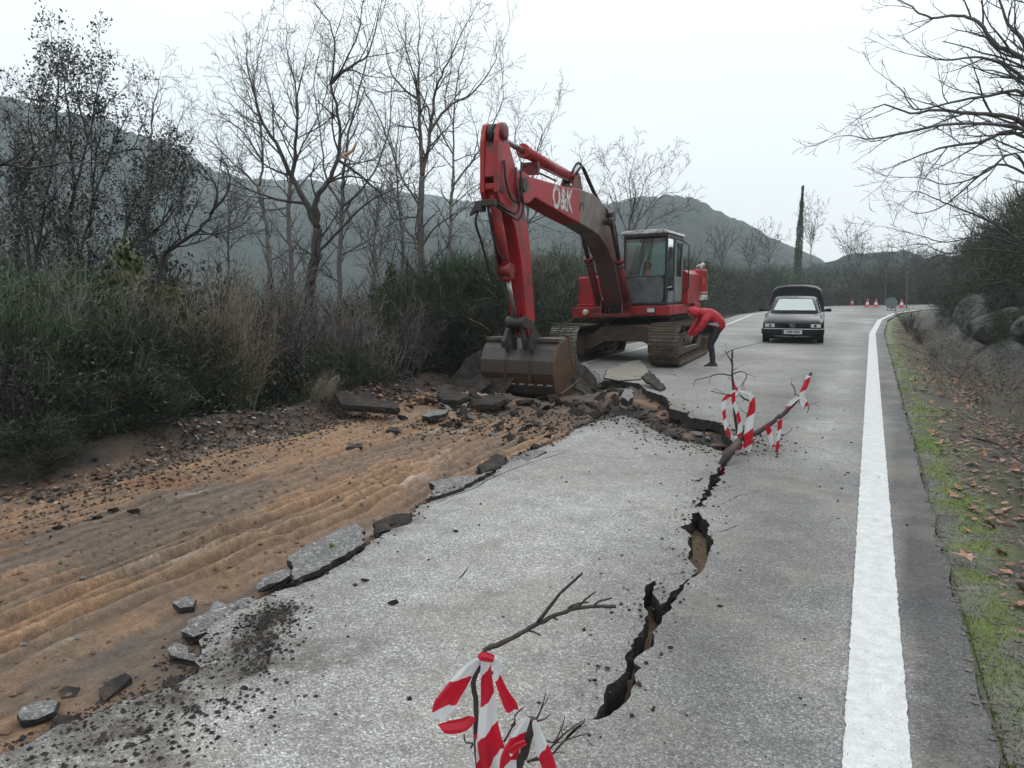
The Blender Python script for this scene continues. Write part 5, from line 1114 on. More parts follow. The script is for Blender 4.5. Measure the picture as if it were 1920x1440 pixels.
tree_from_limbs('bare_tree', [
    (.11, .06, [(848, 640), (846, 560), (844, 486), (845, 389), (848, 350)]),
    (.055, .008, [(848, 350), (851, 292), (853, 187), (866, 110), (878, 60)]),
    (.05, .008, [(848, 350), (880, 310), (905, 270), (935, 210), (944, 170), (938, 110)]),
    (.04, .007, [(851, 292), (820, 230), (812, 160), (820, 90)]),
    (.035, .007, [(845, 389), (890, 350), (940, 330)])], 21.5, 16, 'pale slender bare tree close behind the thick grey trunk', bark=BARKP)
tree_from_limbs('bare_tree', [
    (.10, .05, [(985, 620), (984, 520), (988, 420), (995, 350)]),
    (.045, .008, [(995, 350), (1005, 290), (1020, 250), (1040, 210)]),
    (.04, .008, [(988, 420), (1030, 370), (1075, 325), (1115, 297)]),
    (.04, .008, [(995, 350), (975, 300), (965, 250), (985, 210)]),
    (.04, .008, [(988, 420), (1040, 400), (1080, 410), (1120, 400)])], 25, 17, 'bare tree showing behind the excavator boom', scale=1.15)
tree_from_limbs('bare_tree', [
    (.13, .07, [(1184, 600), (1182, 500), (1178, 440)]),
    (.055, .008, [(1178, 440), (1183, 390), (1180, 340), (1190, 300)]),
    (.05, .008, [(1178, 440), (1205, 405), (1230, 370), (1262, 345)]),
    (.045, .008, [(1178, 440), (1158, 390), (1150, 350), (1135, 318)]),
    (.045, .008, [(1183, 410), (1200, 370), (1215, 330), (1245, 308)]),
    (.045, .008, [(1182, 470), (1210, 430), (1240, 405), (1275, 395)])], 29, 18, 'bare spreading tree right above the excavator cab roof', scale=1.25, twig=TWIGD)
tree_from_limbs('bare_tree', [
    (.06, .04, [(690, 730), (676, 660), (690, 600), (700, 545)]),
    (.035, .006, [(700, 545), (704, 480), (702, 430), (716, 380), (722, 320)]),
    (.03, .006, [(700, 545), (740, 520), (790, 505), (850, 520), (900, 498)])], 14, 19, 'thin crooked bare sapling between the two thickest trunks', bark=BARKG, scale=.8)
tree_from_limbs('bare_tree', [
    (.09, .06, [(290, 640), (300, 520), (307, 474)]),
    (.055, .008, [(307, 474), (339, 455), (375, 430), (396, 400), (406, 355), (383, 317), (358, 288)]),
    (.04, .007, [(396, 400), (430, 350), (420, 300)]), (.03, .006, [(339, 455), (330, 420), (320, 395)]), (.035, .006, [(375, 430), (400, 440), (450, 425)])], 12, 20, 'dark bare tree with a hooked branch right of the evergreens', bark=BARKD, twig=TWIGD, scale=.8)
tree_from_limbs('bare_tree', [
    (.08, .05, [(262, 640), (268, 500), (276, 330), (281, 260)]), (.04, .006, [(281, 260), (289, 196), (300, 142)]), (.03, .005, [(281, 260), (262, 215), (256, 172)]), (.03, .005, [(276, 330), (320, 280), (334, 240), (347, 193)])], 18, 21, 'pale bare treetop rising right behind the evergreens', scale=.8, bark=BARKP)
tree_from_limbs('bare_tree', [
    (.07, .04, [(70, 700), (70, 500), (75, 330), (72, 205)]), (.03, .005, [(72, 205), (84, 165), (92, 138)]), (.03, .005, [(72, 205), (50, 180), (38, 165)]), (.03, .005, [(75, 300), (40, 240), (28, 190)])], 18, 22, 'thin bare treetop at the far left above the hill line', scale=.7, bark=BARKP)
tree_from_limbs('bare_tree', [
    (.12, .07, [(-130, 980), (-120, 700), (-105, 420), (-115, 100), (-120, -150)]), (.05, .012, [(-105, 420), (-60, 330), (0, 308), (57, 316), (121, 304)]), (.04, .01, [(-105, 420), (-50, 470), (20, 520)])], 9, 23, 'bare tree just outside the left edge reaching one branch in', scale=.7, bark=BARKD)
# evergreen trees on the left
PE = dict(n=[5, 5, 4, 2], wig=[.1, .14, .16, .2], up=[.03, .10, .06, .03], t0=[0, .25, .15, .1], sp=[0, .25, .14, .10], ang=[(0, 0), (20, 45), (25, 50), (25, 60)], len=[0, 1.15, .42, .16], rad=[.1, .018, .007, .004], taper=.35, tip=.2)
Z7 = lambda l: [(a/3.13, 100+b/3.13) for a, b in l]
for k, (lm, D, lab) in enumerate([
    ([(.06, .012, [(60, 800), (52, 640), (61, 534)]+Z7([(240, 1000), (290, 700), (330, 400), (340, 150)])), (.04, .01, [(61, 534)]+Z7([(130, 900), (100, 600), (60, 450)])), (.035, .01, Z7([(290, 700), (200, 560), (170, 430)]))], 10.8, 'dark evergreen tree with several thin stems at the left edge'),
    ([(.06, .012, [(112, 800), (118, 620), (128, 483)]+Z7([(440, 800), (520, 500), (590, 150)])), (.035, .01, Z7([(440, 800), (420, 560), (400, 300), (370, 130)])), (.035, .008, Z7([(520, 500), (470, 330), (440, 180)]))], 11.2, 'tallest dark evergreen tree, its leafy tips against the sky'),
    ([(.055, .012, [(160, 800), (150, 640), (153, 500)]+Z7([(540, 900), (640, 600), (740, 380)])), (.035, .01, Z7([(540, 900), (560, 650), (560, 450)])), (.03, .01, Z7([(640, 600), (800, 560), (860, 620)]))], 11.8, 'dark evergreen tree with a small crown right of the tallest one'),
    ([(.055, .012, [(140, 780), (143, 640), (150, 541)]+Z7([(700, 1200), (900, 1050), (1010, 900)])), (.035, .01, Z7([(700, 1200), (760, 950), (840, 760)])), (.03, .01, Z7([(900, 1050), (980, 980), (1050, 880)]))], 11, 'dark evergreen tree leaning right over the thicket')]):
    tree_from_limbs('evergreen_tree', lm, D, 40+k, lab, bark=BARKD, twig=TWIGD, P=PE, leaf=(LEAFD, 20, .052, .062, .6), sub_t0=.36)
def copy_thing(src, px, D, rz, sc, label, group=None):
    c = src.copy(); COL.objects.link(c); p = PD(px, 600, D); c.location = (p[0], p[1], tz(p[0], p[1])-.15); c.rotation_euler = (0, 0, rz); c.scale = (sc, sc, sc); c['label'] = label
    if 'group' in c: del c['group']
    for ch in src.children: q = ch.copy(); COL.objects.link(q); q.parent = c
    return c
bpy.context.view_layer.update()
EVG = [o for o in COL.objects if o.name.startswith('evergreen_tree') and o.type == 'EMPTY']; BT = [o for o in COL.objects if o.name.startswith('bare_tree') and o.type == 'EMPTY']
for i, px, D, rz, sc, lab in [(0, 30, 13.2, 1.9, 1.05, 'dark evergreen tree standing behind the thin-stemmed one at the left edge'), (1, 150, 14.2, 2.6, .92, 'dark evergreen tree directly behind the tallest one'), (2, 245, 13.6, 1.2, 1.0, 'dark evergreen tree behind the small-crowned one'), (2, 330, 13.4, 3.4, .82, 'lowest dark evergreen tree, behind the hooked bare branch'), (1, -60, 12.0, 4.4, .9, 'dark evergreen tree cut off by the left edge')]:
    copy_thing(EVG[i], px, D, rz, sc, lab)
for i, px, D, rz, sc, lab in [(2, 700, 25, 1.3, .95, 'faint bare tree far back between the two tallest bare trees'), (4, 430, 25, 2.2, .9, 'faint bare tree far back left of the pale kinked trunk'), (3, 760, 27, 4.0, 1.0, 'faint bare tree far back just left of the thick grey trunk'), (5, 930, 30, 2.5, .9, 'faint bare tree far back beside the excavator arm'), (6, 1090, 33, 1.0, .85, 'faint bare tree far back under the excavator boom'), (2, 585, 28, 3.1, .9, 'faint bare tree far back behind the low-forked tree')]:
    copy_thing(BT[i], px, D, rz, sc, lab)
# big plane tree on the right
Z6 = lambda l: [(1400+a/2.4, b/2.4) for a, b in l]
PR = dict(n=[6, 7, 5, 2], wig=[.1, .12, .14, .15], up=[.0, .03, .03, .03], t0=[0, .08, .1, .12], sp=[0, .30, .19, .13], ang=[(0, 0), (22, 48), (22, 48), (25, 50)], len=[0, 1.25, .5, .2], rad=[.1, .022, .009, .005], taper=.3)
tree_from_limbs('bare_tree', [
    (.26, .12, [(2090, 760), (2060, 450), (2020, 250), (1990, 60), (1950, -200)]),
    (.08, .012, [(2020, 250), (1960, 150)]+Z6([(1248, 200), (1170, 80), (1110, -60)])),
    (.06, .010, [(2020, 250)]+Z6([(1248, 270), (1120, 200), (1040, 100), (950, 70), (830, 80), (740, 30), (640, -20)])),
    (.07, .009, [(2060, 450), (1990, 300)]+Z6([(1248, 560), (1150, 520), (1000, 510), (850, 495), (740, 510), (620, 470), (550, 505)])),
    (.06, .009, [(2060, 450), (1985, 280)]+Z6([(1248, 580), (1100, 560), (900, 560), (700, 600), (560, 625), (470, 610)])),
    (.05, .009, [(2020, 250)]+Z6([(1250, 420), (1100, 430), (920, 460), (760, 490), (690, 400)])),
    (.05, .009, [(2060, 450)]+Z6([(1250, 620), (1050, 640), (900, 660), (800, 690), (670, 745)])),
    (.05, .009, [(2020, 250)]+Z6([(1220, 330), (1060, 260), (900, 270), (760, 250)]))], 11, 31, 'large bare tree overhanging from the right edge with long drooping branches', P=PR, bark=BARKG, jit=1.2)
tree_from_limbs('bare_tree', [
    (.16, .09, [(1975, 640), (1955, 480), (1930, 330)]),
    (.05, .009, [(1930, 330)]+Z6([(1130, 740), (980, 850), (880, 930), (780, 960), (720, 940)])),
    (.05, .009, [(1930, 330)]+Z6([(1200, 690), (1050, 790), (900, 830), (780, 800), (660, 800)])),
    (.05, .009, [(1955, 480)]+Z6([(1100, 1000), (960, 940), (860, 900), (770, 860), (730, 880)])),
    (.04, .008, [(1955, 480)]+Z6([(1080, 1060), (900, 1090), (780, 1060), (620, 1020)])),
    (.04, .008, [(1955, 480)]+Z6([(1050, 1120), (900, 1140), (800, 1100), (690, 1110)]))], 19, 32, 'bare tree leaning from the right bank above the dark bushes', P=PR, bark=BARKD, twig=TWIGD, scale=1.2, jit=1.2)
# far trees along the bend
for k, (px, py0, py1, sp_w, D, lab, lf) in enumerate([
    (1520, 520, 372, 26, 74, 'pale bare tree standing just right of the cypress', None), (1592, 520, 418, 34, 68, 'bare tree with upswept branches above the far hedge right of the cypress', None),
    (1612, 520, 452, 24, 62, 'small tree with some brown leaves above the far hedge', (DRYLEAF2, 3, .16, .15, .3)), (1440, 520, 425, 30, 56, 'wispy bare tree above the hedge left of the cypress', None),
    (1352, 520, 440, 26, 44, 'small bare tree above the hedge right of the excavator', None), (1700, 520, 455, 34, 52, 'low bare tree above the hedge at the bend', None), (1660, 520, 470, 20, 60, 'wispy low tree behind the round sign', None), (1405, 520, 455, 16, 50, 'slim bare sapling above the hedge left of the cypress', None)]):
    D *= 1.3; s_ = D/1450.; rr = random.Random(90+k); L_ = [(.10, .05, [(px, py0+40), (px+1, (py0+py1)/2+20)])]
    st = (px+1, (py0+py1)/2+20)
    for j in range(6): a = -1+j*.4+rr.uniform(-.1, .1); L_.append((.04, .01, [st, (px+a*sp_w*.45, py1+(py0-py1)*.35), (px+a*sp_w*(.8+rr.random()*.3), py1+abs(a)*22*rr.uniform(.3, 1.2))]))
    P2 = dict(PT); P2['n'] = [6, 4, 3]; P2['sp'] = [0, .34, .22]; tree_from_limbs('bare_tree', L_, D, 90+k, lab, P=P2, scale=1.3, twig=TWIGD if k % 2 else TWIG, leaf=lf)
b = PD(1492, 545, 78); org = (float(b[0]), float(b[1]), tz(b[0], b[1])); cyp = empty('cypress_tree', org, label='tall narrow dark cypress above the far hedge', cat='tree')
m = MB(); m.tube([(0, 0, 0), (0, 0, 3), (.2, 0, 10)], [.15, .12, .03], 8); m.build('trunk', BARKD, cyp)
r = np.random.default_rng(4); n = 9000; h = r.uniform(0, 1, n)**.8; ztop = 1.5+(545-356)/1450*78-org[2]; rad = (.64*(1-h)**.8)*(1+.7*(vn(h*13, h*0, 1., 3)-.5)); aa = r.uniform(0, 6.28, n); q = np.sqrt(r.uniform(.35, 1, n))
C = np.stack([np.cos(aa)*rad*q+.25*h, np.sin(aa)*rad*q, 1.0+h*(ztop-1.0)], 1); tips = [(tuple(c), (0, 0, 1)) for c in C]
V, F_ = leaves_mesh(tips, 1, .13, .03, 5, droop=-1.2); link('crown', np_mesh('crown', V, F_, BROOM), cyp)

# ------------------------------------------------------------------ bush prototypes (about 1 unit high)
def proto_broom(seed, n=1500, w=.0035, lean=.5):
    """fine green whips sprouting all through the bush"""
    r = np.random.default_rng(seed); h = r.uniform(0, 1, n)**.9*.78; a = r.uniform(0, 6.28, n); lob = 1+.28*np.sin(a*2+seed)+.22*np.sin(a*5+seed*2)+.15*np.sin(h*9+a*3)
    rad = (.12+lean*.75*np.sin(np.clip(h+.12, 0, 1)*2.6))*np.sqrt(r.uniform(.1, 1, n))*lob; base = np.stack([np.cos(a)*rad, np.sin(a)*rad, h], 1)
    L = r.uniform(.05, .20, n)*(1+.6*(r.random(n) < .12)); o = np.stack([np.cos(a)*.45, np.sin(a)*.45, .45*np.ones(n)], 1)+r.normal(0, .6, (n, 3)); o /= np.linalg.norm(o, axis=1)[:, None]
    p1 = base+o*L[:, None]*.5; o2 = o+r.normal(0, .25, (n, 3))+np.array([0, 0, .18]); o2 /= np.linalg.norm(o2, axis=1)[:, None]; p2 = p1+o2*L[:, None]*.5
    u = r.normal(0, 1, (n, 3)); u /= np.linalg.norm(u, axis=1)[:, None]
    V = np.stack([base-u*w, base+u*w, p1-u*w*.9, p1+u*w*.9, p2-u*w*.4, p2+u*w*.4], 1).reshape(-1, 3); k = np.arange(n)[:, None]*6
    return V, np.concatenate([k+np.array([[0, 1, 3, 2]]), k+np.array([[2, 3, 5, 4]])])
def proto_twiggy(seed, stems=16, dens=1.):
    g = Grow(seed); r = random.Random(seed); P = dict(n=[6, 5, 3], wig=[.12, .17, .2], up=[.05, .05, .02], t0=[0, .2, .1], sp=[0, .075/dens, .05/dens], ang=[(0, 0), (22, 55), (30, 65)], len=[1, .42, .16], rad=[.01, .0045, .0025], taper=.3)
    for i in range(stems):
        a = r.uniform(0, 6.28); o = r.uniform(0, .55); g.branch((math.cos(a)*.1, math.sin(a)*.1, 0), (math.cos(a)*o, math.sin(a)*o, 1), r.uniform(.6, 1.0), .009, 0, P)
    return g
def proto_leafy(seed, stems=12, per=2, size=.045):
    g = proto_twiggy(seed, stems, .7); V, F_ = leaves_mesh(g.tips, per, size, .03, seed); return g.mesh(3, .0018), (V, F_)
BR = [proto_broom(s, 5200, .0030, l) for s, l in ((1, .45), (2, .55), (3, .38))]
TWg = [proto_twiggy(s) for s in (5, 6)]; TW = [g.mesh(3, .0016) for g in TWg]
LF = [proto_leafy(s) for s in (8, 9)]
DENSE = [leaves_mesh([((math.cos(a)*q*.45*math.sin(pi*h**.75), math.sin(a)*q*.45*math.sin(pi*h**.75), h), 0) for a, q, h in zip(np.random.default_rng(s).uniform(0, 6.28, 2600), np.sqrt(np.random.default_rng(s+1).uniform(.2, 1, 2600)), np.random.default_rng(s+2).uniform(.02, 1, 2600))], 1, .05, .035, s) for s in (30, 34)]
ME = {}
for i, (V, F_) in enumerate(BR):
    for mt in (BROOM, BROOM2, BROOMD, STRAW, OLIVE): ME['broom', i, mt.name] = np_mesh('broom_stems', V, F_, mt)
for i, (V, F_) in enumerate(TW):
    for mt in (TWIG, TWIGD, STRAW, TWIGB): ME['twig', i, mt.name] = np_mesh('bare_twigs', V, F_, mt)
for i, (a, b) in enumerate(LF):
    ME['lstem', i] = np_mesh('stems', a[0], a[1], TWIGD)
    for mt in (LEAFD, LEAFB, LEAFY, BROOMD, OLIVE): ME['leaf', i, mt.name] = np_mesh('foliage', b[0], b[1], mt)
for i, (V, F_) in enumerate(DENSE):
    for mt in (LEAFY, LEAFD, BROOMD): ME['dense', i, mt.name] = np_mesh('foliage', V, F_, mt)
RB = random.Random(55); LASTB = [None]
def bush(kind, px=None, D=None, h=2., w=1., mt=BROOM, label='', group=None, xy=None, cat='bush', name=None, sink=.1):
    if xy is None: p = PD(px, 600, D); xy = (float(p[0]), float(p[1]))
    z = tz(*xy)-sink; rz = RB.uniform(0, 6.28); i = RB.randrange(3 if kind == 'broom' else 2); sc = (h*w, h*w, h)
    nm = name or {'broom': 'broom_bush', 'twig': 'bare_thicket_bush', 'leafy': 'leafy_bush', 'dense': 'dense_bush'}[kind]
    if kind in ('broom', 'twig'):
        o = link(nm, ME[kind, i, mt.name], None, (xy[0], xy[1], z)); o.rotation_euler = (0, 0, rz); o.scale = sc; tag(o, label, cat, group); LASTB[0] = o; return o
    o = empty(nm, (xy[0], xy[1], z), rz, label, cat, group); o.scale = sc; LASTB[0] = o
    if kind == 'leafy': link('stems', ME['lstem', i], o); link('foliage', ME['leaf', i, mt.name], o)
    else: link('foliage', ME['dense', i, mt.name], o); link('stems', ME['twig', i, TWIGD.name], o).scale = (.8, .8, .8)
    return o
def bake(name, items, mats, label, cat='undergrowth'):
    """items (V,F,matindex,x,y,h,w): one mass nobody could count"""
    parts = []; mi = []; b = 0; Vs = []; Fs = []
    for V, F_, k, x, y, h, w in items:
        a = RB.uniform(0, 6.28); c, s = math.cos(a), math.sin(a); z = tz(x, y)-.12
        Q = np.stack([(V[:, 0]*c-V[:, 1]*s)*h*w+x, (V[:, 0]*s+V[:, 1]*c)*h*w+y, V[:, 2]*h+z], 1); Vs.append(Q); Fs.append(F_+b); b += len(V); mi.append(np.full(len(F_), k))
    o = link(name, np_mesh(name, np.concatenate(Vs), np.concatenate(Fs), mats, np.concatenate(mi))); return tag(o, label, cat, kind='stuff')
ORD = 'first second third fourth fifth sixth seventh eighth ninth tenth eleventh twelfth thirteenth fourteenth fifteenth sixteenth seventeenth eighteenth nineteenth twentieth'.split()
ROWS = {}
def relabel():
    for (fmt, grp), obs in ROWS.items():
        obs.sort(key=lambda o: (o.location.x*Rv[0]+o.location.y*Rv[1])/(-o.location.x*math.sin(YAW)+o.location.y*math.cos(YAW)))
        for i, o in enumerate(obs): o['label'] = fmt % ORD[i]
# front row on the left, individually
G1 = 'dark bushes along the left side of the dug strip'
for px, D, h, w, kd, mt in [(-60, 7.0, 2.1, .9, 'broom', BROOMD), (20, 7.4, 2.2, .8, 'broom', BROOM), (95, 8.0, 1.9, .9, 'broom', BROOMD), (150, 8.3, 2.0, .8, 'broom', BROOM), (215, 8.6, 1.7, .9, 'broom', BROOMD), (285, 9.0, 1.8, .9, 'broom', BROOMD), (350, 9.4, 1.6, .9, 'broom', BROOMD),
                            (60, 7.0, 1.2, 1.1, 'leafy', BROOMD), (180, 7.8, 1.2, 1.1, 'leafy', BROOMD), (260, 8.2, 1.2, 1.1, 'leafy', LEAFD), (-10, 6.6, 1.3, 1., 'leafy', BROOMD), (330, 8.9, 1.2, 1.1, 'leafy', BROOMD), (120, 7.3, .9, 1.3, 'broom', BROOMD), (230, 7.9, .9, 1.3, 'broom', BROOMD), (40, 6.5, .8, 1.3, 'broom', BROOMD), (0, 7.2, 2.0, .8, 'leafy', OLIVE), (120, 8.1, 2.0, .8, 'leafy', LEAFD), (205, 8.3, 1.7, .9, 'leafy', OLIVE), (300, 8.9, 1.6, .9, 'leafy', BROOMD)]:
    ROWS.setdefault(('%s dark green bush from the left in the front row by the dug strip', G1), []).append(bush(kd, px, D, h*RB.uniform(.72, 1.22), w*RB.uniform(.75, 1.05), mt, 'x', G1))
bush('dense', 238, 9.6, 2.5, .62, LEAFY, 'yellow-green rounded bush standing out among the dark ones on the left')
bush('dense', 320, 10.2, 2.0, .8, LEAFY, 'lower yellow-green bush right of the brighter rounded one')
for k_, (px, D, h) in enumerate([(90, 8.2, 2.3), (260, 9.2, 2.1), (340, 9.6, 2.0), (180, 9, 2.4)]): ROWS.setdefault(('%s bare twiggy shrub from the left poking out of the dark front row', 'bare shrubs in the dark front row'), []).append(bush('twig', px, D, h, .7, TWIGB, 'x', 'bare shrubs in the dark front row'))
bush('broom', 60, 9.2, 2.9, .7, BROOM2, 'tall blue-green feathery bush at the left edge')
G3 = 'dark bushes behind the front row at the left'
for px, D, h, w, mt in [(-40, 8.6, 2.4, .8, LEAFD), (110, 9.4, 2.5, .8, LEAFD), (190, 10., 2.3, .9, BROOMD), (290, 10.6, 2.3, .9, LEAFD), (370, 11., 2.1, .9, LEAFB), (20, 10., 2.6, .8, LEAFD), (240, 11, 2.6, .8, LEAFB)]:
    ROWS.setdefault(('%s dark leafy bush from the left behind the front row under the evergreens', G3), []).append(bush('leafy', px, D, h, w, mt, 'x', G3))
bush('twig', 415, 9.6, 2.2, .5, STRAW, 'clump of pale upright bare stems at the edge of the dug strip', name='stem_clump')
bush('twig', 445, 9.8, 1.7, .55, STRAW, 'shorter clump of pale bare stems right of the tall one', name='stem_clump')
bush('twig', 595, 10.2, .55, 1.1, STRAW, 'low grey dead bush beside the upright slabs', name='dead_bush')
G6 = 'tall leafy undergrowth below the evergreen trees'
for px, D, h, mt in [(20, 12., 3.6, LEAFD), (85, 12.4, 3.4, LEAFD), (150, 12.8, 3.7, OLIVE), (215, 12.6, 3.4, LEAFD), (280, 13., 3.3, LEAFD), (345, 13.2, 2.9, OLIVE), (-50, 11.4, 3.4, LEAFD)]:
    ROWS.setdefault(('%s tall leafy shrub from the left filling the space under the evergreen crowns', G6), []).append(bush('leafy', px, D, h*1.15, .55, mt, 'x', G6))
G2_ = 'grey bare bushes of the thicket behind the dug strip'
for px, D, h, w, mt in [(400, 11, 2.5, .7, TWIG), (450, 11.6, 2.4, .8, TWIGB), (500, 12, 2.6, .8, TWIGB), (545, 12.4, 2.3, .8, TWIG), (600, 12.6, 2.2, .8, TWIGB), (655, 12.8, 2.0, .8, TWIGB), (720, 13.2, 1.9, .8, TWIGB), (470, 10.6, 1.6, .9, TWIG), (540, 11, 1.6, .9, TWIG), (620, 11.5, 1.5, .9, TWIG), (690, 11.9, 1.5, .9, TWIGB), (760, 12.4, 1.4, .9, TWIG), (360, 12.5, 2.8, .7, TWIGB), (330, 11, 2.3, .7, TWIG)]:
    ROWS.setdefault(('%s grey leafless thicket bush counting from the evergreens towards the bucket', G2_), []).append(bush('twig', px, D, h, w, mt, 'x', G2_))
G4 = 'green broom bushes behind the bucket'
for px, D, h, w, mt in [(840, 14.5, 2.7, .6, BROOM), (890, 15, 2.8, .65, BROOM2), (930, 15.5, 2.7, .65, BROOM), (1020, 23, 3.6, .6, BROOM2), (1070, 24, 3.6, .55, BROOM), (770, 14, 2.3, .6, BROOM), (965, 17.5, 2.7, .55, BROOM), (860, 13.4, 1.7, .8, BROOMD), (920, 13.8, 1.8, .8, BROOMD), (990, 21, 3.2, .6, BROOMD)]:
    ROWS.setdefault(('%s green broom bush behind the bucket, counting towards the cab', G4), []).append(bush('broom', px, D, h, w, mt, 'x', G4))
bush('dense', 735, 17, 2.7, .45, LEAFY, 'yellow-green shrub in the gap between the bare trunks')
# the mass behind them on the left
it = []
LMATS = [TWIGB, TWIG, BROOM, BROOMD, LEAFD, LEAFB]
for k in range(58):
    px = RB.uniform(-150, 1080); D = RB.uniform(12.5, 24)*(.8 if px < 300 else 1); p = PD(px, 600, D); t = RB.random()
    if t < .45: V, F_ = TW[RB.randrange(2)]; mk = RB.choice((0, 1))
    elif t < .78: V, F_ = BR[RB.randrange(3)]; V, F_ = V[:19200], F_[(F_ < 19200).all(1)]; mk = RB.choice((2, 3, 3))
    else: V, F_ = LF[RB.randrange(2)][1]; mk = RB.choice((4, 5))
    it.append((V, F_, mk, p[0], p[1], RB.uniform(2.0, 3.2), RB.uniform(.6, .9)))
for k in range(16):
    y = RB.uniform(-5, 4.5); x = float(xL(y))-RB.uniform(1.0, 5); V, F_ = (BR[RB.randrange(3)] if k % 2 else TW[RB.randrange(2)]); V, F_ = V[:12000], F_[(F_ < 12000).all(1)]; it.append((V, F_, RB.choice((1, 2, 3, 3)), x, y, RB.uniform(1.4, 2.8), RB.uniform(.7, 1.)))
bake('thicket', it, LMATS, 'tangled grey and green undergrowth filling the slope behind the left bushes')
# low weeds along the left edge
it = []
for k in range(90):
    y = RB.uniform(2, 14); x = float(xL(y))-RB.uniform(.45, 2.2); V, F_ = BR[RB.randrange(3)]; it.append((V[:2400], F_[(F_ < 2400).all(1)], RB.choice((0, 1, 1, 2)), x, y, RB.uniform(.25, .6), 1.2))
for k in range(62):
    y = RB.uniform(1.5, 13); x = float(xL(y))-RB.uniform(.75, 1.7); V, F_ = (BR[RB.randrange(3)] if RB.random() < .5 else LF[RB.randrange(2)][1]); V = V[:9600]; F_ = F_[(F_ < 9600).all(1)]; it.append((V, F_, RB.choice((1, 1, 2)), x, y, RB.uniform(.6, 1.25), 1.1))
bake('weeds', it, [STRAW, BROOMD, BROOM], 'dry grass and weeds along the foot of the left bushes', 'weeds')
# hedge beyond the excavator and round the bend
it = []
def lowres(V, F_, f):
    n = int(len(V)*f)//6*6; return V[:n], F_[(F_ < n).all(1)]
for k in range(95):
    y = RB.uniform(19, 100); off = RB.uniform(1.0, 7); x = float(xL(y))-off
    if y > 88: y += off; x = float(xL(y-off))-off*.3
    V, F_ = lowres(*BR[RB.randrange(3)], .36) if RB.random() < .72 else TW[RB.randrange(2)]
    if len(V) > 14000: V, F_ = V[:12000], F_[(F_ < 12000).all(1)]
    it.append((V*np.array([1, 1, 1]), F_, RB.choice((0, 1, 1, 2, 3)), x, y, RB.uniform(2.5, 3.9)*(1.+.004*y), RB.uniform(.75, 1.0)))
for k in range(46):
    t = RB.random(); x = 2+t*46; y = float(np.interp(x, [.6, 4.5, 14, 30, 60], [93, 98, 106, 114, 124]))+RB.uniform(1.5, 8); V, F_ = lowres(*BR[RB.randrange(3)], .36)
    V, F_ = (V, F_) if RB.random() < .6 else (TW[0][0][:14400], TW[0][1][(TW[0][1] < 14400).all(1)]); it.append((V, F_, RB.choice((0, 1, 3, 3, 2)), x, y, RB.uniform(4.5, 8.), RB.uniform(.6, .9)))
for k in range(60):
    t = RB.random(); x = -6+t*40; y = float(np.interp(x, [-7.4, -6.6, -3.2, .6, 4.5, 14, 30, 60], [50, 72, 84, 91, 97, 105, 113, 123]))+RB.uniform(.6, 2.2); V, F_ = lowres(*BR[RB.randrange(3)], .3)
    it.append((V, F_, RB.choice((0, 1, 1, 3)), x, y, RB.uniform(1.5, 2.6), RB.uniform(.9, 1.2)))
for k in range(40):
    y = RB.uniform(18, 80); x = float(xL(y))-RB.uniform(.3, 1.3); V, F_ = lowres(*BR[RB.randrange(3)], .2); it.append((V, F_, RB.choice((0, 1, 3)), x, y, RB.uniform(.6, 1.4), RB.uniform(.9, 1.3)))
BROOMW = m_leaf('broom_far', (.022, .028, .020), (.05, .058, .042))
bake('hedge', it, [BROOMW, BROOMD, BROOM, TWIGD], 'continuous dark hedge of broom and scrub following the road round the bend', 'hedge')
# right bank scrub
it = []
for k in range(75):
    y = 7+RB.random()**.9*62; dr = RB.uniform(2.6, 8.5)+(.6 if y < 14 else 0); x = float(xR(y))+dr; t = RB.random()
    hh = RB.uniform(1.7, 2.9)*(.75 if dr < 3.6 else 1)
    if t < .5: V, F_ = BR[RB.randrange(3)]; V, F_ = V[:15000], F_[(F_ < 15000).all(1)]; mk = RB.choice((1, 1, 0))
    elif t < .8: V, F_ = LF[RB.randrange(2)][1]; mk = RB.choice((4, 4, 5))
    else: V, F_ = TW[RB.randrange(2)][0], TW[RB.randrange(2)][1]; mk = 3; V, F_ = TW[0]
    it.append((V, F_, mk, x, y, hh, RB.uniform(.7, 1.)))
for k in range(80):
    y = 6+RB.random()*45; x = float(xR(y))+RB.uniform(2.0, 4.2); V, F_ = lowres(*BR[RB.randrange(3)], .16); it.append((V, F_, RB.choice((0, 1, 3, 4)), x, y, RB.uniform(.4, 1.0), RB.uniform(.9, 1.3)))
for k in range(70):
    y = 7+RB.random()*34; x = float(xR(y))+RB.uniform(1.1, 3.6); V, F_ = lowres(*BR[RB.randrange(3)], .08); it.append((V, F_, RB.choice((0, 1, 1, 3)), x, y, RB.uniform(.22, .55), RB.uniform(1., 1.5)))
bake('bank_scrub', it, [BROOM, BROOMD, BROOM2, TWIGD, LEAFD, BROOMD], 'dark scrub covering the right bank above the ditch')
G5 = 'dark evergreen bushes overhanging the right bank'
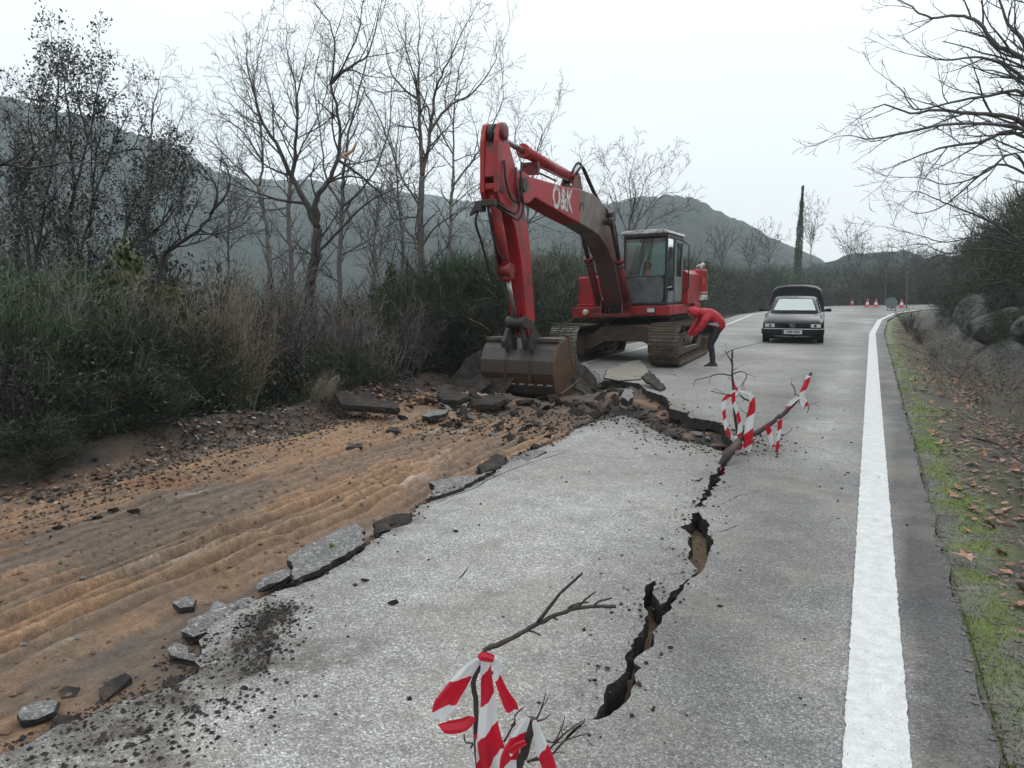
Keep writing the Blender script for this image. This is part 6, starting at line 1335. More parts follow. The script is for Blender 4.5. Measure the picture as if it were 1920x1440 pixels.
for y, dr, h, w, mt, kd in [(17, 2.9, 1.9, .8, BROOMD, 'broom'), (20, 3.5, 2.8, .75, OLIVE, 'broom'), (24, 3.8, 3.6, .7, OLIVE, 'leafy'), (28, 4.3, 4.2, .7, OLIVE, 'broom'), (32, 4.5, 4.4, .7, BROOMD, 'broom'), (37, 4.4, 4.3, .7, OLIVE, 'broom'), (42, 4.2, 4.0, .7, OLIVE, 'leafy'), (48, 4.2, 4.0, .7, OLIVE, 'broom'), (30, 6.2, 5.0, .65, OLIVE, 'broom'), (36, 6.4, 5.0, .65, OLIVE, 'leafy'), (55, 4.0, 4.2, .7, BROOMD, 'broom'), (26, 3.0, 1.3, 1., BROOMD, 'broom'), (33, 2.6, 1.2, 1., OLIVE, 'broom'), (22, 2.6, .9, 1.1, OLIVE, 'broom'), (29.5, 2.5, 1.1, 1., BROOMD, 'leafy'), (19, 2.5, .7, 1.1, OLIVE, 'leafy'), (38, 2.8, 1.6, 1., BROOMD, 'broom')]:
    bush(kd, xy=(float(xR(y))+dr, y), h=h, w=w, mt=mt, label='x', group=G5)
    ROWS.setdefault(('%s dark bush on the rocky bank, counting from the bend to the camera', G5), []).append(COL.objects[-1] if False else LASTB[0])
for y, dr, h, lab in [(33, .9, .9, 'brownish weedy bush at the verge near the bend'), (28.5, 1.1, .7, 'low weedy bush on the right verge before the bend'), (39, .9, 1.2, 'straggly bush hiding the road edge by the round sign')]:
    bush('twig', xy=(float(xR(y))+dr, y), h=h, w=1.0, mt=TWIGD, label=lab)
relabel()
# dry stems and dead herbs on the right verge
it = []
for k in range(34):
    y = 3.2+RB.random()**1.3*26; x = float(xR(y))+RB.uniform(.55, 1.8); V, F_ = TW[RB.randrange(2)]; V, F_ = V[:2400], F_[(F_ < 2400).all(1)]
    it.append((V, F_, RB.choice((0, 1)), x, y, RB.uniform(.25, .6), .8))
bake('dry_herbs', it, [TWIG, TWIGD], 'dead weed stems standing on the right verge', 'weeds')
# rocks of the bank
def rock(name, c, size, seed, mt, label=None, group=None, parent=None, cat='rock', sub=3):
    b = bmesh.new(); bmesh.ops.create_icosphere(b, subdivisions=sub, radius=1); rr = random.Random(seed); ax = [Vector((rr.gauss(0, 1), rr.gauss(0, 1), rr.gauss(0, 1))).normalized() for _ in range(9)]; dd = [rr.uniform(.62, .95) for _ in ax]
    for v in b.verts:
        p = v.co.copy()
        for a, d in zip(ax, dd):
            k = p.dot(a)
            if k > d: p = p-a*(k-d)*.85
        q_ = 1+.10*(vn(p.x*3+p.z*2, p.y*3, 1., seed)-.5)+.07*(vn(p.x*8, p.y*8+p.z*7, 1., seed+1)-.5); v.co = Vector((p.x*size[0]*q_, p.y*size[1]*q_, p.z*size[2]*q_))
    me = bpy.data.meshes.new(name); b.to_mesh(me); b.free(); me.materials.append(mt); o = link(name, me, parent, c); o.rotation_euler = (0, 0, rr.uniform(0, 6)); return tag(o, label, cat, group) if not parent else o
for y, dr, s, lab in [(28, 3.1, (1.1, 1.7, .85), 'large pale grey rock outcrop on the right bank'), (23, 3.1, (.7, 1.3, .55), 'mossy grey rock on the bank right of the ditch'), (18, 2.9, (.8, 1.2, .55), 'low grey rock at the foot of the right bank, nearest the camera'), (35, 3.4, (.9, 1.5, .6), 'grey rock outcrop on the right bank nearest the bend')]:
    x = float(xR(y))+dr; rock('rock_outcrop', (x, y, tz(x, y)-.05), s, int(y), ROCK, lab, sub=5)

# ================================================================== BROKEN ASPHALT, RUBBLE, LEAVES
def slab(px_list, th, lift, tilt_, label, seed, group=None, name='asphalt_slab', top=None, wld=None, rot=None, cat='slab'):
    P = wld or G2(px_list); k_ = .74 if seed in (322, 323, 324, 321, 405, 402) else 1.; c_ = np.mean(P, 0); P = [tuple(c_+(np.array(p)-c_)*k_) for p in P]; th *= .62 if 305 <= seed <= 313 else .85; lift -= .012 if 305 <= seed <= 313 else 0; P = rough_line(P, .045, .013, seed); cx = sum(p[0] for p in P)/len(P); cy = sum(p[1] for p in P)/len(P)
    m = MB(); n = len(P); rr = random.Random(seed); t_ = [(p[0]-cx, p[1]-cy, rr.uniform(-.004, .004)) for p in P]; mid = [((p[0]-cx)*(1.0)+rr.uniform(-.01, .01), (p[1]-cy)+rr.uniform(-.01, .01), -th*.5) for p in P]; bt = [((p[0]-cx)*.95, (p[1]-cy)*.95, -th+rr.uniform(-.01, .01)) for p in P]
    m.add(t_, [tuple(range(n))], 0); b = [(i, i+n, (i+1) % n+n, (i+1) % n) for i in range(n)]
    m.add(t_+mid+bt, b+[(i+n, i+2*n, (i+1) % n+2*n, (i+1) % n+n) for i in range(n)]+[tuple(range(3*n-1, 2*n-1, -1))], 1)
    o = m.build(name, [top or SLABTOP, ASPHDARK], None, fix=False); o.location = (cx, cy, tz(cx, cy)+th+lift); o.rotation_euler = rot or (tilt_[0], tilt_[1], 0)
    return tag(o, label, cat, group)
Z1 = lambda l: [(a/2.743, 960+b/2.743) for a, b in l]
slab(Z1([(1310, 320), (1340, 285), (1440, 250), (1500, 265), (1495, 290), (1440, 315), (1320, 345)]), 0.036, 0.040, (.05, -.12), 'small grey slab of broken asphalt tipped up at the crack, topmost of a pair', 301)
slab(Z1([(1325, 370), (1420, 325), (1445, 330), (1440, 365), (1390, 390), (1330, 395)]), 0.036, -0.005, (0, .1), 'small grey slab wedged under the tipped one beside the crack', 302)
slab(Z1([(1150, 400), (1240, 365), (1310, 365), (1325, 395), (1215, 448)]), 0.036, 0.015, (.0, -.05), 'grey slab between the long pale slab and the tipped pair', 303)
slab(Z1([(920, 540), (960, 490), (1040, 460), (1110, 390), (1150, 410), (1205, 450), (1180, 490), (1060, 552), (990, 575)]), 0.040, 0.030, (.03, -.06), 'largest pale slab broken off along the crack at lower left', 304)
slab(Z1([(860, 620), (900, 585), (960, 605), (1040, 655), (1010, 672), (870, 655)]), 0.043, 0.015, (-.12, .10), 'grey slab with a dark broken face below the largest pale slab', 305)
slab(Z1([(850, 745), (930, 728), (985, 760), (980, 790), (870, 785)]), 0.036, 0.005, (.0, .05), 'dark rounded lump of asphalt lying on the pale road at lower left', 306, top=RUBBLE)
slab(Z1([(80, 930), (110, 895), (290, 880), (270, 930), (100, 965)]), 0.043, 0.025, (.05, -.05), 'long grey slab at the bottom left corner of the dug strip', 307)
slab(Z1([(110, 890), (150, 855), (250, 845), (290, 870), (200, 885)]), 0.029, 0.015, (.0, -.1), 'thin grey slab behind the long one at bottom left', 308)
slab(Z1([(890, 385), (940, 350), (1000, 365), (990, 395), (920, 405)]), 0.029, -0.005, (.0, .1), 'small grey slab lying alone on the brown dirt at lower left', 309)
slab(Z1([(290, 790), (330, 765), (400, 775), (380, 810), (310, 820)]), 0.043, -0.005, (.1, .0), 'dark lump of asphalt on the dirt beside the bottom left slabs', 310, top=RUBBLE)
slab(Z1([(510, 830), (560, 760), (640, 735), (670, 755), (600, 800), (530, 850)]), 0.050, 0.005, (.1, .05), 'dark jagged lump on the broken edge at lower left', 311, top=RUBBLE)
slab(Z1([(700, 850), (740, 800), (800, 800), (805, 850), (740, 875)]), 0.050, -0.005, (-.05, .05), 'dark round lump of asphalt right of the jagged one', 312, top=RUBBLE)
slab(Z1([(260, 960), (300, 930), (400, 935), (410, 985), (330, 1020), (270, 1010)]), 0.058, -0.005, (0, .05), 'black lump of asphalt by the bottom left slabs', 313, top=RUBBLE)
# the two pieces between the crack and the dirt
slab([(549, 1084), (541, 1040), (556, 1027), (600, 1004), (640, 986), (668, 976), (683, 990), (684, 1006), (676, 1020), (652, 1034), (598, 1067), (556, 1086)], .06, .050, (0, -.035), 'wide flat asphalt piece cut off by the long crack, with a green tuft', 314)
slab([(806, 902), (850, 893), (895, 891), (925, 884), (890, 901), (862, 917), (830, 928), (800, 936), (815, 918)], .06, .060, (0, -.03), 'curved asphalt piece beside the long crack in mid frame', 315)
slab([(700, 972), (740, 962), (772, 962), (775, 970), (735, 980), (705, 986)], .07, .03, (.15, .1), 'black flat slab at the notch in the broken edge', 316, top=RUBBLE)
slab([(952, 858), (968, 848), (1005, 842), (1025, 848), (990, 862), (962, 868)], .09, .02, (.05, -.1), 'grey-topped slab standing proud of the broken edge in mid frame', 317)
slab([(895, 868), (930, 852), (950, 855), (945, 866), (905, 875)], .08, .01, (.1, .1), 'dark slab left of the grey-topped one on the broken edge', 318, top=RUBBLE)
PALE = pm('dusty_slab_top', (.20, .185, .155), (.28, .265, .23), 5., .8, dirt=(.12, .10, .08), damt=.3, bmp=.4)
slab([(1132, 712), (1138, 700), (1175, 688), (1198, 683), (1210, 692), (1217, 702), (1200, 713), (1160, 716)], .06, .12, (.02, .03), 'large flat dusty slab between the bucket and the right track', 319, top=PALE)
slab([(1165, 753), (1170, 745), (1184, 745), (1188, 752), (1178, 758)], .12, .12, (.1, .1), 'rounded grey stone-like block in the rubble right of the bucket', 320)
slab([(1193, 722), (1215, 716), (1255, 733), (1245, 738)], .05, .14, (.15, .08), 'thin dark tilted slab pointing at the right track', 321, top=RUBBLE)
slab([(880, 762), (905, 748), (950, 752), (965, 760), (920, 768)], .09, .06, (.12, -.1), 'dark slab tipped up just below the bucket', 322, top=RUBBLE)
slab([(808, 750), (825, 740), (870, 746), (895, 752), (860, 758), (830, 757)], .09, .12, (.1, .05), 'long black slab lying left of the bucket', 323, top=RUBBLE)
slab([(782, 775), (800, 766), (850, 765), (846, 773), (800, 780)], .07, .05, (.05, -.05), 'black slab with a pale broken edge left of the rubble heap', 324)
slab([(625, 752), (640, 768), (750, 772), (745, 765), (700, 762)], .10, .12, (.1, .06), 'long black overhanging slab at the back edge of the dug strip', 325, top=RUBBLE)
slab([(648, 820), (655, 812), (680, 813), (678, 820)], .05, .0, (0, 0), 'small black slab alone on the ribbed dirt', 326, top=RUBBLE)
slab([(725, 793), (730, 788), (748, 788), (746, 793)], .05, .01, (0, .1), 'small dark slab on the dirt below the long overhanging slab', 327, top=RUBBLE)
slab([(320, 1100), (345, 1090), (366, 1092), (360, 1104), (335, 1108)], .04, .0, (0, .1), 'small flat slab on the dirt above the largest pale slab', 328)
# heap of torn asphalt that the bucket rests in
def leaning(px, py, D, size, rot, label, seed, mt=RUBBLE, top=None):
    rr = random.Random(seed); a, b, t = size; P = [(-a/2, -b/2), (a*.1, -b/2*1.1), (a/2, -b/2*.7), (a/2*.9, b/2*.8), (0, b/2), (-a/2*.8, b/2*.75)]
    o = slab(None, t, 0, (0, 0), label, seed, wld=[(x, y) for x, y in P], rot=rot, top=top or mt); p = PD(px, py, D); o.location = tuple(map(float, p)); return o
leaning(905, 712, 12.3, (1.35, .95, .06), (math.radians(55), math.radians(-40), math.radians(20)), 'big dark sheet of torn asphalt leaning behind the left side of the bucket', 401)
leaning(880, 728, 12.0, (.9, .5, .06), (math.radians(35), math.radians(-25), math.radians(40)), 'dark torn slab low at the left corner of the bucket', 402)
leaning(1092, 708, 12.5, (.62, .34, .05), (math.radians(35), math.radians(48), math.radians(-10)), 'dark slab leaning against the right side of the bucket', 403)
leaning(1105, 700, 12.9, (.55, .22, .04), (math.radians(30), math.radians(40), math.radians(-25)), 'second leaning slab right of the bucket, with a pale edge', 404, top=SLABTOP)
leaning(1095, 730, 12.1, (.42, .28, .05), (math.radians(20), math.radians(30), math.radians(15)), 'low dark slab at the foot of the leaning slabs by the bucket', 405)
WOODG = pm('weathered_grey', (.16, .16, .15), (.09, .09, .085), 6., .8, bmp=.4)
leaning(592, 735, 10.4, (.10, .42, .03), (math.radians(75), math.radians(20), math.radians(10)), 'grey upright piece leaning right in the dead bush', 406, top=WOODG)
leaning(612, 732, 10.5, (.12, .52, .03), (math.radians(70), math.radians(35), math.radians(10)), 'taller grey upright piece at the right of the dead bush', 407, top=WOODG)
# rubble
def chunk_mesh(seed, flat=.4):
    rr = random.Random(seed); pts = [Vector((rr.uniform(-1, 1), rr.uniform(-1, 1), rr.uniform(-flat, flat))) for _ in range(13)]
    b = bmesh.new(); [b.verts.new(p) for p in pts]; r_ = bmesh.ops.convex_hull(b, input=b.verts[:]); bmesh.ops.delete(b, geom=[v for v in b.verts if not v.link_faces], context='VERTS')
    me = bpy.data.meshes.new('asphalt_chunk'); b.to_mesh(me); b.free(); me.materials.append(RUBBLE); return me
CH = [chunk_mesh(s, .28+.08*(s % 3)) for s in range(500, 510)]; CHS = []
for me in CH[:4]: q = me.copy(); q.materials.clear(); q.materials.append(SLABTOP); CHS.append(q)
def rnd_zone(poly):
    P = np.array(G2(poly)); lo = P.min(0); hi = P.max(0)
    while True:
        x = RB.uniform(lo[0], hi[0]); y = RB.uniform(lo[1], hi[1])
        if in_poly(np.array([x]), np.array([y]), P)[0]: return x, y
ZN = [([(800, 745), (870, 725), (960, 745), (1100, 735), (1130, 700), (1180, 735), (1120, 765), (950, 770), (850, 765)], 75, .05, .17, 'broken asphalt chunk close against the excavator bucket', 'asphalt chunks close against the bucket'),
      ([(760, 790), (860, 745), (1000, 755), (1100, 745), (1180, 760), (1110, 790), (1000, 830), (900, 800)], 110, .035, .12, 'broken asphalt chunk in the heap in front of the bucket', 'asphalt chunks heaped in front of the bucket'),
      ([(1180, 750), (1250, 750), (1300, 785), (1360, 805), (1370, 840), (1290, 825), (1220, 800), (1175, 778)], 85, .03, .10, 'broken asphalt chunk in the torn trench across the lane', 'asphalt chunks in the torn trench'),
      ([(1120, 710), (1240, 700), (1260, 740), (1190, 755), (1110, 740)], 32, .03, .12, 'broken asphalt chunk between the dusty slab and the trench', 'asphalt chunks beside the dusty slab'),
      ([(680, 975), (790, 910), (900, 870), (1000, 825), (1080, 790), (1060, 815), (960, 866), (870, 890), (800, 930), (760, 965)], 48, .02, .07, 'broken asphalt chunk along the middle of the broken road edge', 'asphalt chunks along the broken edge'),
      ([(640, 730), (800, 720), (860, 740), (790, 770), (700, 760), (630, 750)], 26, .03, .10, 'asphalt chunk on the back bank left of the bucket', 'asphalt chunks on the back bank')]
for poly, n, s0, s1, lab, grp in ZN:
    for k in range(n):
        x, y = rnd_zone(poly); s = s0+(s1-s0)*RB.random()**2; me = RB.choice(CH) if RB.random() < .88 else RB.choice(CHS)
        o = link('asphalt_chunk', me); o.location = (x, y, tz(x, y)+s*.25); o.scale = (s, s*RB.uniform(.6, 1.), s*RB.uniform(.6, 1.1)); o.rotation_euler = (RB.gauss(0, .35), RB.gauss(0, .35), RB.uniform(0, 6.28)); tag(o, lab, 'rubble', grp)
OCT = np.array([(1, 0, 0), (0, 1, 0), (-1, 0, 0), (0, -1, 0), (0, 0, 1), (0, 0, -1)], float); OCF = np.array([(0, 1, 4), (1, 2, 4), (2, 3, 4), (3, 0, 4), (1, 0, 5), (2, 1, 5), (3, 2, 5), (0, 3, 5)])
def road_or_ground(x, y):
    on = in_poly(x, y, outer_loop)
    return np.where(on, z_road(x, y), terrain(x, y))
def pebbles(name, X_, Y_, S_, mt, label, cat='gravel', flat=.6):
    r = np.random.default_rng(len(X_)); Z_ = road_or_ground(X_, Y_); n = len(X_); V = np.repeat(OCT[None], n, 0)*r.uniform(.55, 1.3, (n, 6, 1)); a = r.uniform(0, 6.28, n); c, s = np.cos(a)[:, None], np.sin(a)[:, None]
    V = np.stack([V[..., 0]*c-V[..., 1]*s, V[..., 0]*s+V[..., 1]*c, V[..., 2]*flat], -1)*S_[:, None, None]+np.stack([X_, Y_, Z_+S_*.25], 1)[:, None]
    F_ = (OCF[None]+np.arange(n)[:, None, None]*6).reshape(-1, 3); return tag(link(name, np_mesh(name, V.reshape(-1, 3), F_, mt)), label, cat, kind='stuff')
def along(P, n, w, r):
    P = np.array(P); i = r.integers(0, len(P)-1, n); t = r.random(n); q = P[i]+(P[i+1]-P[i])*t[:, None]; return q[:, 0]+r.normal(0, w, n), q[:, 1]+r.normal(0, w, n)
r = np.random.default_rng(77); ax_, ay_ = along([(a-.07, b) for a, b in edge], 4200, .07, r); tx_, ty_ = along(TR, 2600, .30, r); bx_, by_ = along(G2([(530, 1135), (500, 1165), (480, 1200), (470, 1250)]), 1700, .07, r)
hx, hy = along(G2([(780, 775), (950, 790), (1100, 765)]), 3000, .45, r); cx2, cy2 = along(CRK, 500, .10, r); mx_, my_ = along(G2([(30, 1420), (180, 1380), (330, 1330), (420, 1280)]), 1900, .20, r)
lx_, ly_ = along([tuple(G(a, b)[:2]) for a, b in [(0, 960), (300, 870), (560, 790), (700, 750)]], 3800, .24, r)
Xs = np.concatenate([ax_, tx_, bx_, hx, cx2, mx_, lx_]); Ys = np.concatenate([ay_, ty_, by_, hy, cy2, my_, ly_]); S_ = .0035+.016*r.random(len(Xs))**4; S_ = S_*np.clip(np.hypot(Xs, Ys)/6, .7, 1.6)
pebbles('asphalt_crumbs', Xs, Ys, S_, RUBBLE, 'black asphalt crumbs scattered along the broken edges and the trench', 'rubble')
y = 1.2+r.random(5000)**1.7*14; x = xR(y)+r.uniform(-.03, .55, 5000)*np.clip(1.4-y*.06, .3, 1.4); pebbles('gravel', x, y, .005+.012*r.random(5000)**2, STONE, 'grey gravel between the dark shoulder and the moss')
x = r.uniform(-2.9, .3, 260); y = 2+r.random(260)*9; pebbles('grit', x, y, .004+.012*r.random(260)**3, RUBBLE, 'dark grit scattered on the pale road')
x = r.uniform(-6.2, -3., 900); y = 1.5+r.random(900)*9; pebbles('dirt_stones', x, y, .005+.018*r.random(900)**3, STONE, 'small pale stones in the dug dirt', 'stones')
CLOD = pm('dirt_clod', (.22, .14, .085), (.12, .085, .06), 12., .85, bmp=.6)
n = 7000; x = r.uniform(-6.1, -2.8, n); y = .8+r.random(n)**1.2*9.5; k_ = (fbm(x*1.5, y, .7, 3, 161) > .47) & ~in_poly(x, y, outer_loop); pebbles('dirt_clods', x[k_], y[k_], (.004+.020*r.random(n)**3.5)[k_], CLOD, 'loose brown clods over the dug strip', 'soil', flat=.75)
# a few single lumps lying on the road
for px, py, s, lab in [(684, 1090, .022, 'small black lump alone on the pale road left of centre'), (739, 1133, .03, 'flat brown-black bit on the pale road below the small black lump'), (1308, 903, .022, 'small black lump beside the taped branch pile'), (854, 998, .022, 'brown bit on the pale road above the centre'), (1349, 1137, .018, 'tiny dark bit right of the open crack'), (737, 987, .03, 'dark lump just below the black flat slab')]:
    p = G(px, py); o = link('asphalt_lump', RB.choice(CH)); o.location = (p[0], p[1], z_road(np.array([p[0]]), np.array([p[1]]))[0]+s*.3); o.scale = (s, s*.8, s); tag(o, lab, 'rubble')
for px, py, s, lab in [(212, 962, .035, 'largest dark clod on the orange dirt, upper of two'), (182, 972, .03, 'dark clod left of the upright one on the orange dirt'), (250, 965, .04, 'flat dark clod right of the upright one'), (107, 994, .03, 'dark clod at the left on the orange dirt')]:
    p = G(px, py, -.13); o = link('clod', CH[5]); o.location = (p[0], p[1], tz(p[0], p[1])+s*.4); o.scale = (s, s, s*1.6); tag(o, lab, 'clod')

# fallen leaves: a lobed leaf, curled
def leaf_mesh(seed, mt):
    rr = random.Random(seed); lob = [0, .45, .30, .75, .42, 1.0, .42, .75, .30, .45]; n = len(lob); vs = [(0, 0, .02)]; fs = []
    for i, l in enumerate(lob): a = 2*pi*i/n; l = max(l, .22)*rr.uniform(.85, 1.1); vs.append((math.sin(a)*l, -math.cos(a)*l, rr.uniform(0, .28)*l))
    fs = [(0, i+1, (i+1) % n+1) for i in range(n)]; me = bpy.data.meshes.new('leaf'); me.from_pydata(vs, [], fs); me.materials.append(mt); return me
LM = [leaf_mesh(s, mt) for s, mt in ((1, DRYLEAF), (2, DRYLEAF2), (3, DRYLEAF), (4, DRYLEAF2), (5, DRYLEAF3))]
verge = empty('leaf_litter', (.45, 3, -.1)); tag(verge, 'scattered large brown plane leaves on the right verge', 'leaves')
for k in range(240):
    y = 3.0+RB.random()**1.2*17; dr = abs(RB.gauss(.8, .5))+.15; x = float(xR(y))+dr; s = RB.uniform(.035, .075); o = link('leaf', RB.choice(LM[:4]), verge)
    o.location = (x-.45, y-3, tz(x, y)+.02+.1); o.scale = (s, s, s); o.rotation_euler = (RB.gauss(0, .5), RB.gauss(0, .5), RB.uniform(0, 6.3))
for px, py, s in [(1815, 1055, .10), (1660, 812, .04), (1650, 905, .03)]:
    p = G(px, py, -.03); o = link('leaf', LM[2], verge); o.location = (p[0]-.45, p[1]-3, max(tz(p[0], p[1]), -.02)+.13); o.scale = (s, s, s); o.rotation_euler = (.1, -.15, 2.)
def litter(name, X_, Y_, S_, mats, label):
    r = np.random.default_rng(len(X_)+3); n = len(X_); Z_ = terrain(X_, Y_); b = np.array([(0, 0, 0), (.5, -.7, .25), (1, .1, .3), (.3, .9, .1), (-.6, .8, .35), (-1, -.1, .2), (-.4, -.9, .1)]); V = np.repeat(b[None], n, 0)*r.uniform(.7, 1.2, (n, 7, 1))
    a = r.uniform(0, 6.28, n); t = r.normal(0, .45, n); c, s = np.cos(a)[:, None], np.sin(a)[:, None]; x = V[..., 0]*c-V[..., 1]*s; yy = V[..., 0]*s+V[..., 1]*c; z = V[..., 2]+x*np.sin(t)[:, None]
    V = np.stack([x, yy, z], -1)*S_[:, None, None]+np.stack([X_, Y_, Z_+.012+S_*.2], 1)[:, None]; f = np.array([(0, i, i % 6+1) for i in range(1, 7)]); F_ = (f[None]+np.arange(n)[:, None, None]*7).reshape(-1, 3)
    mi = np.repeat(r.integers(0, len(mats), n), 6); return tag(link(name, np_mesh(name, V.reshape(-1, 3), F_, mats, mi)), label, 'leaves', kind='stuff')
n = 9500; y = 2.6+r.random(n)**1.1*40; dr = np.abs(r.normal(.95, .75, n))+.22; keep = vn(dr*2.5, y*.9, 1, 5) > .30; x = xR(y)+dr; litter('fallen_leaves', x[keep], y[keep], (.012+.026*r.random(n))[keep], [DRYLEAF, DRYLEAF2, DRYLEAF2, LEAFB, LEAFB], 'small fallen leaves and litter along the right verge and ditch')
n = 1500; lx2, ly2 = along([tuple(G(a, b)[:2]) for a, b in [(60, 910), (200, 880), (300, 845), (400, 810), (520, 780), (640, 740), (760, 720)]], n, .17, r); litter('berm_leaves', lx2, ly2, .009+.022*r.random(n)**1.6, [DRYLEAF3, DRYLEAF2, LEAFB, LEAFB, TWIGD, TWIGD], 'pinkish and brown leaf litter on the low bank left of the dug strip')
n = 500; lx2, ly2 = along([tuple(G(a, b)[:2]) for a, b in [(640, 730), (700, 735), (830, 745), (900, 735)]], n, .25, r); litter('bank_leaves', lx2, ly2, .02+.03*r.random(n), [DRYLEAF3, DRYLEAF, DRYLEAF2], 'dry leaves on the back bank left of the bucket')
n = 5200; y = 5+r.random(n)*38; dr = r.uniform(.9, 4.0, n); x = xR(y)+dr; keep = vn(x*2, y*.8, 1, 15) > .35; litter('bank_litter', x[keep], y[keep], (.014+.03*r.random(n))[keep], [DRYLEAF2, LEAFB, LEAFB, TWIGD, OLIVE], 'dark leaf litter covering the ditch and the right bank')
n = 3600; y = 1.5+r.random(n)*12; x = xL(y)-r.uniform(-.15, 2.0, n); keep = vn(x*2, y*1.2, 1, 25) > .25; litter('bush_litter', x[keep], y[keep], (.010+.024*r.random(n)**1.5)[keep], [LEAFB, TWIGD, TWIGD, BROOMD, DRYLEAF2], 'dark twigs and litter under the left bushes')
# moss blades
n = 16000; y = 2.8+r.random(n)**1.5*22; dr = .16+.05*np.sin(y*1.3)+r.normal(0, .10, n); dr = np.where(r.random(n) < .25, r.uniform(.1, 1.0, n), dr); dr = np.maximum(dr, .03); x = xR(y)+dr; z = terrain(x, y); s = .006+.016*r.random(n)**2; a = r.uniform(0, 6.28, n)
w_ = .003; V = np.stack([np.stack([x-w_*np.cos(a), y-w_*np.sin(a), z-.003], 1), np.stack([x+w_*np.cos(a), y+w_*np.sin(a), z-.003], 1), np.stack([x+r.normal(0, .006, n), y+r.normal(0, .006, n), z+s], 1)], 1).reshape(-1, 3)
tag(link('moss', np_mesh('moss', V, np.arange(n*3).reshape(-1, 3), MOSS)), 'bright green moss strip along the right road edge', 'moss', kind='stuff')
# green tuft in the cracked piece, single twigs on berm and verge
p = G(622, 1030); m = MB()
for k in range(26): a = RB.uniform(0, 6.28); q = RB.uniform(.0, .03); m.add([(q*math.cos(a)-.003, q*math.sin(a), 0), (q*math.cos(a)+.003, q*math.sin(a), 0), (q*2*math.cos(a), q*2*math.sin(a), .03)], [(0, 1, 2)])
o = m.build('moss_tuft', MOSS); o.location = (p[0], p[1], tz(p[0], p[1])+.115); tag(o, 'tiny green tuft on the cut-off asphalt piece', 'moss')
def stick_on(pts, r0, lab, mt=BARKD, name='fallen_stick', sub=None, cat='stick'):
    P = smooth_pts(pts, 3); m = MB(); n = len(P); m.tube(P, [r0*(1-.7*i/(n-1)) for i in range(n)], 6); o = P[0]; ob = m.build(name, mt, None, org=tuple(o)); ob.location = o; tag(ob, lab, cat); return ob
def GT(px, py, dz=.03):
    p = G(px, py, -.1); return Vector((p[0], p[1], max(tz(p[0], p[1]), -.12)+dz))
def GTr(px, py, dz=.05):
    p = G(px, py, -.2); return Vector((p[0], p[1], tz(p[0], p[1])+dz))
stick_on([GTr(1822, 870, .12), GTr(1870, 868, .10), GTr(1905, 878, .05), GTr(1960, 890, .02)], .012, 'long dark stick lying across the right verge')
stick_on([GTr(1690, 672, .2), GTr(1740, 690, .15), GTr(1800, 720, .1)], .02, 'thin pole lying along the ditch')
stick_on([PD(325, 843, 8.0), PD(308, 815, 8.0), PD(295, 798, 8.0)], .008, 'forked twig standing up on the left bank')
stick_on([PD(1052, 738, 11.2), PD(1070, 725, 11.2), PD(1085, 712, 11.3)], .012, 'pale twig sticking up below the bucket corner', mt=STRAW)
stick_on([GT(952, 872), GT(975, 862), GT(990, 850)], .02, 'pale split stick by the broken road edge', mt=STRAW)
stick_on([PD(865, 590, 13.2), PD(885, 600, 13), PD(905, 610, 12.9), PD(920, 622, 12.9)], .012, 'pale dangling twig in the broom left of the bucket', mt=STRAW, name='hanging_twig')
stick_on([PD(645, 292, 13.3), PD(660, 283, 13.3), PD(668, 266, 13.3)], .035, 'splintered orange end of a broken branch in the low-forked tree', mt=pm('fresh_wood', (.50, .27, .13), (.4, .2, .1), 20., .7), name='broken_branch', cat='branch')
stick_on([PD(640, 292, 13.3), PD(655, 300, 13.2), PD(680, 310, 13.1)], .028, 'pale torn strip of bark hanging in the low-forked tree', mt=STRAW, name='broken_branch', cat='branch')
for k in range(26):
    y = RB.uniform(3.5, 12); x = float(xL(y))-RB.uniform(-.1, .8); a = RB.uniform(-.6, .9); L = RB.uniform(.2, .6); p = Vector((x, y, tz(x, y)+.03)); q = p+Vector((math.sin(a)*L, math.cos(a)*L, 0)); q.z = tz(q.x, q.y)+.05
    o = stick_on([p, (p+q)/2+Vector((0, 0, .03)), q], .006, 'thin dark twig lying on the low bank left of the dug strip'); o['group'] = 'twigs on the left bank'

# ================================================================== TAPED BRANCHES
def m_tape():
    m, n, b = base_mat('barrier_tape'); uv = n.nodes.new('ShaderNodeUVMap'); s = n.nodes.new('ShaderNodeSeparateXYZ'); lk(n, uv.outputs[0], s.inputs[0])
    a = n.nodes.new('ShaderNodeMath'); a.operation = 'MULTIPLY_ADD'; lk(n, s.outputs[1], a.inputs[0]); a.inputs[1].default_value = .45; lk(n, s.outputs[0], a.inputs[2])
    f = n.nodes.new('ShaderNodeMath'); f.operation = 'FRACT'; lk(n, a.outputs[0], f.inputs[0]); g = n.nodes.new('ShaderNodeMath'); g.operation = 'GREATER_THAN'; g.inputs[1].default_value = .5; lk(n, f.outputs[0], g.inputs[0])
    lk(n, mix(n, g.outputs[0], (.74, .76, .78), (.55, .012, .035)), b.inputs['Base Color']); b.inputs['Roughness'].default_value = .4; b.inputs['Transmission Weight'].default_value = .0
    tr = n.nodes.new('ShaderNodeBsdfTranslucent'); lk(n, mix(n, g.outputs[0], (.74, .76, .78), (.65, .012, .035)), tr.inputs[0]); ms = n.nodes.new('ShaderNodeMixShader'); ms.inputs[0].default_value = .3
    lk(n, b.outputs[0], ms.inputs[1]); lk(n, tr.outputs[0], ms.inputs[2]); lk(n, ms.outputs[0], n.nodes['Material Output'].inputs['Surface']); return m
TAPE = m_tape()
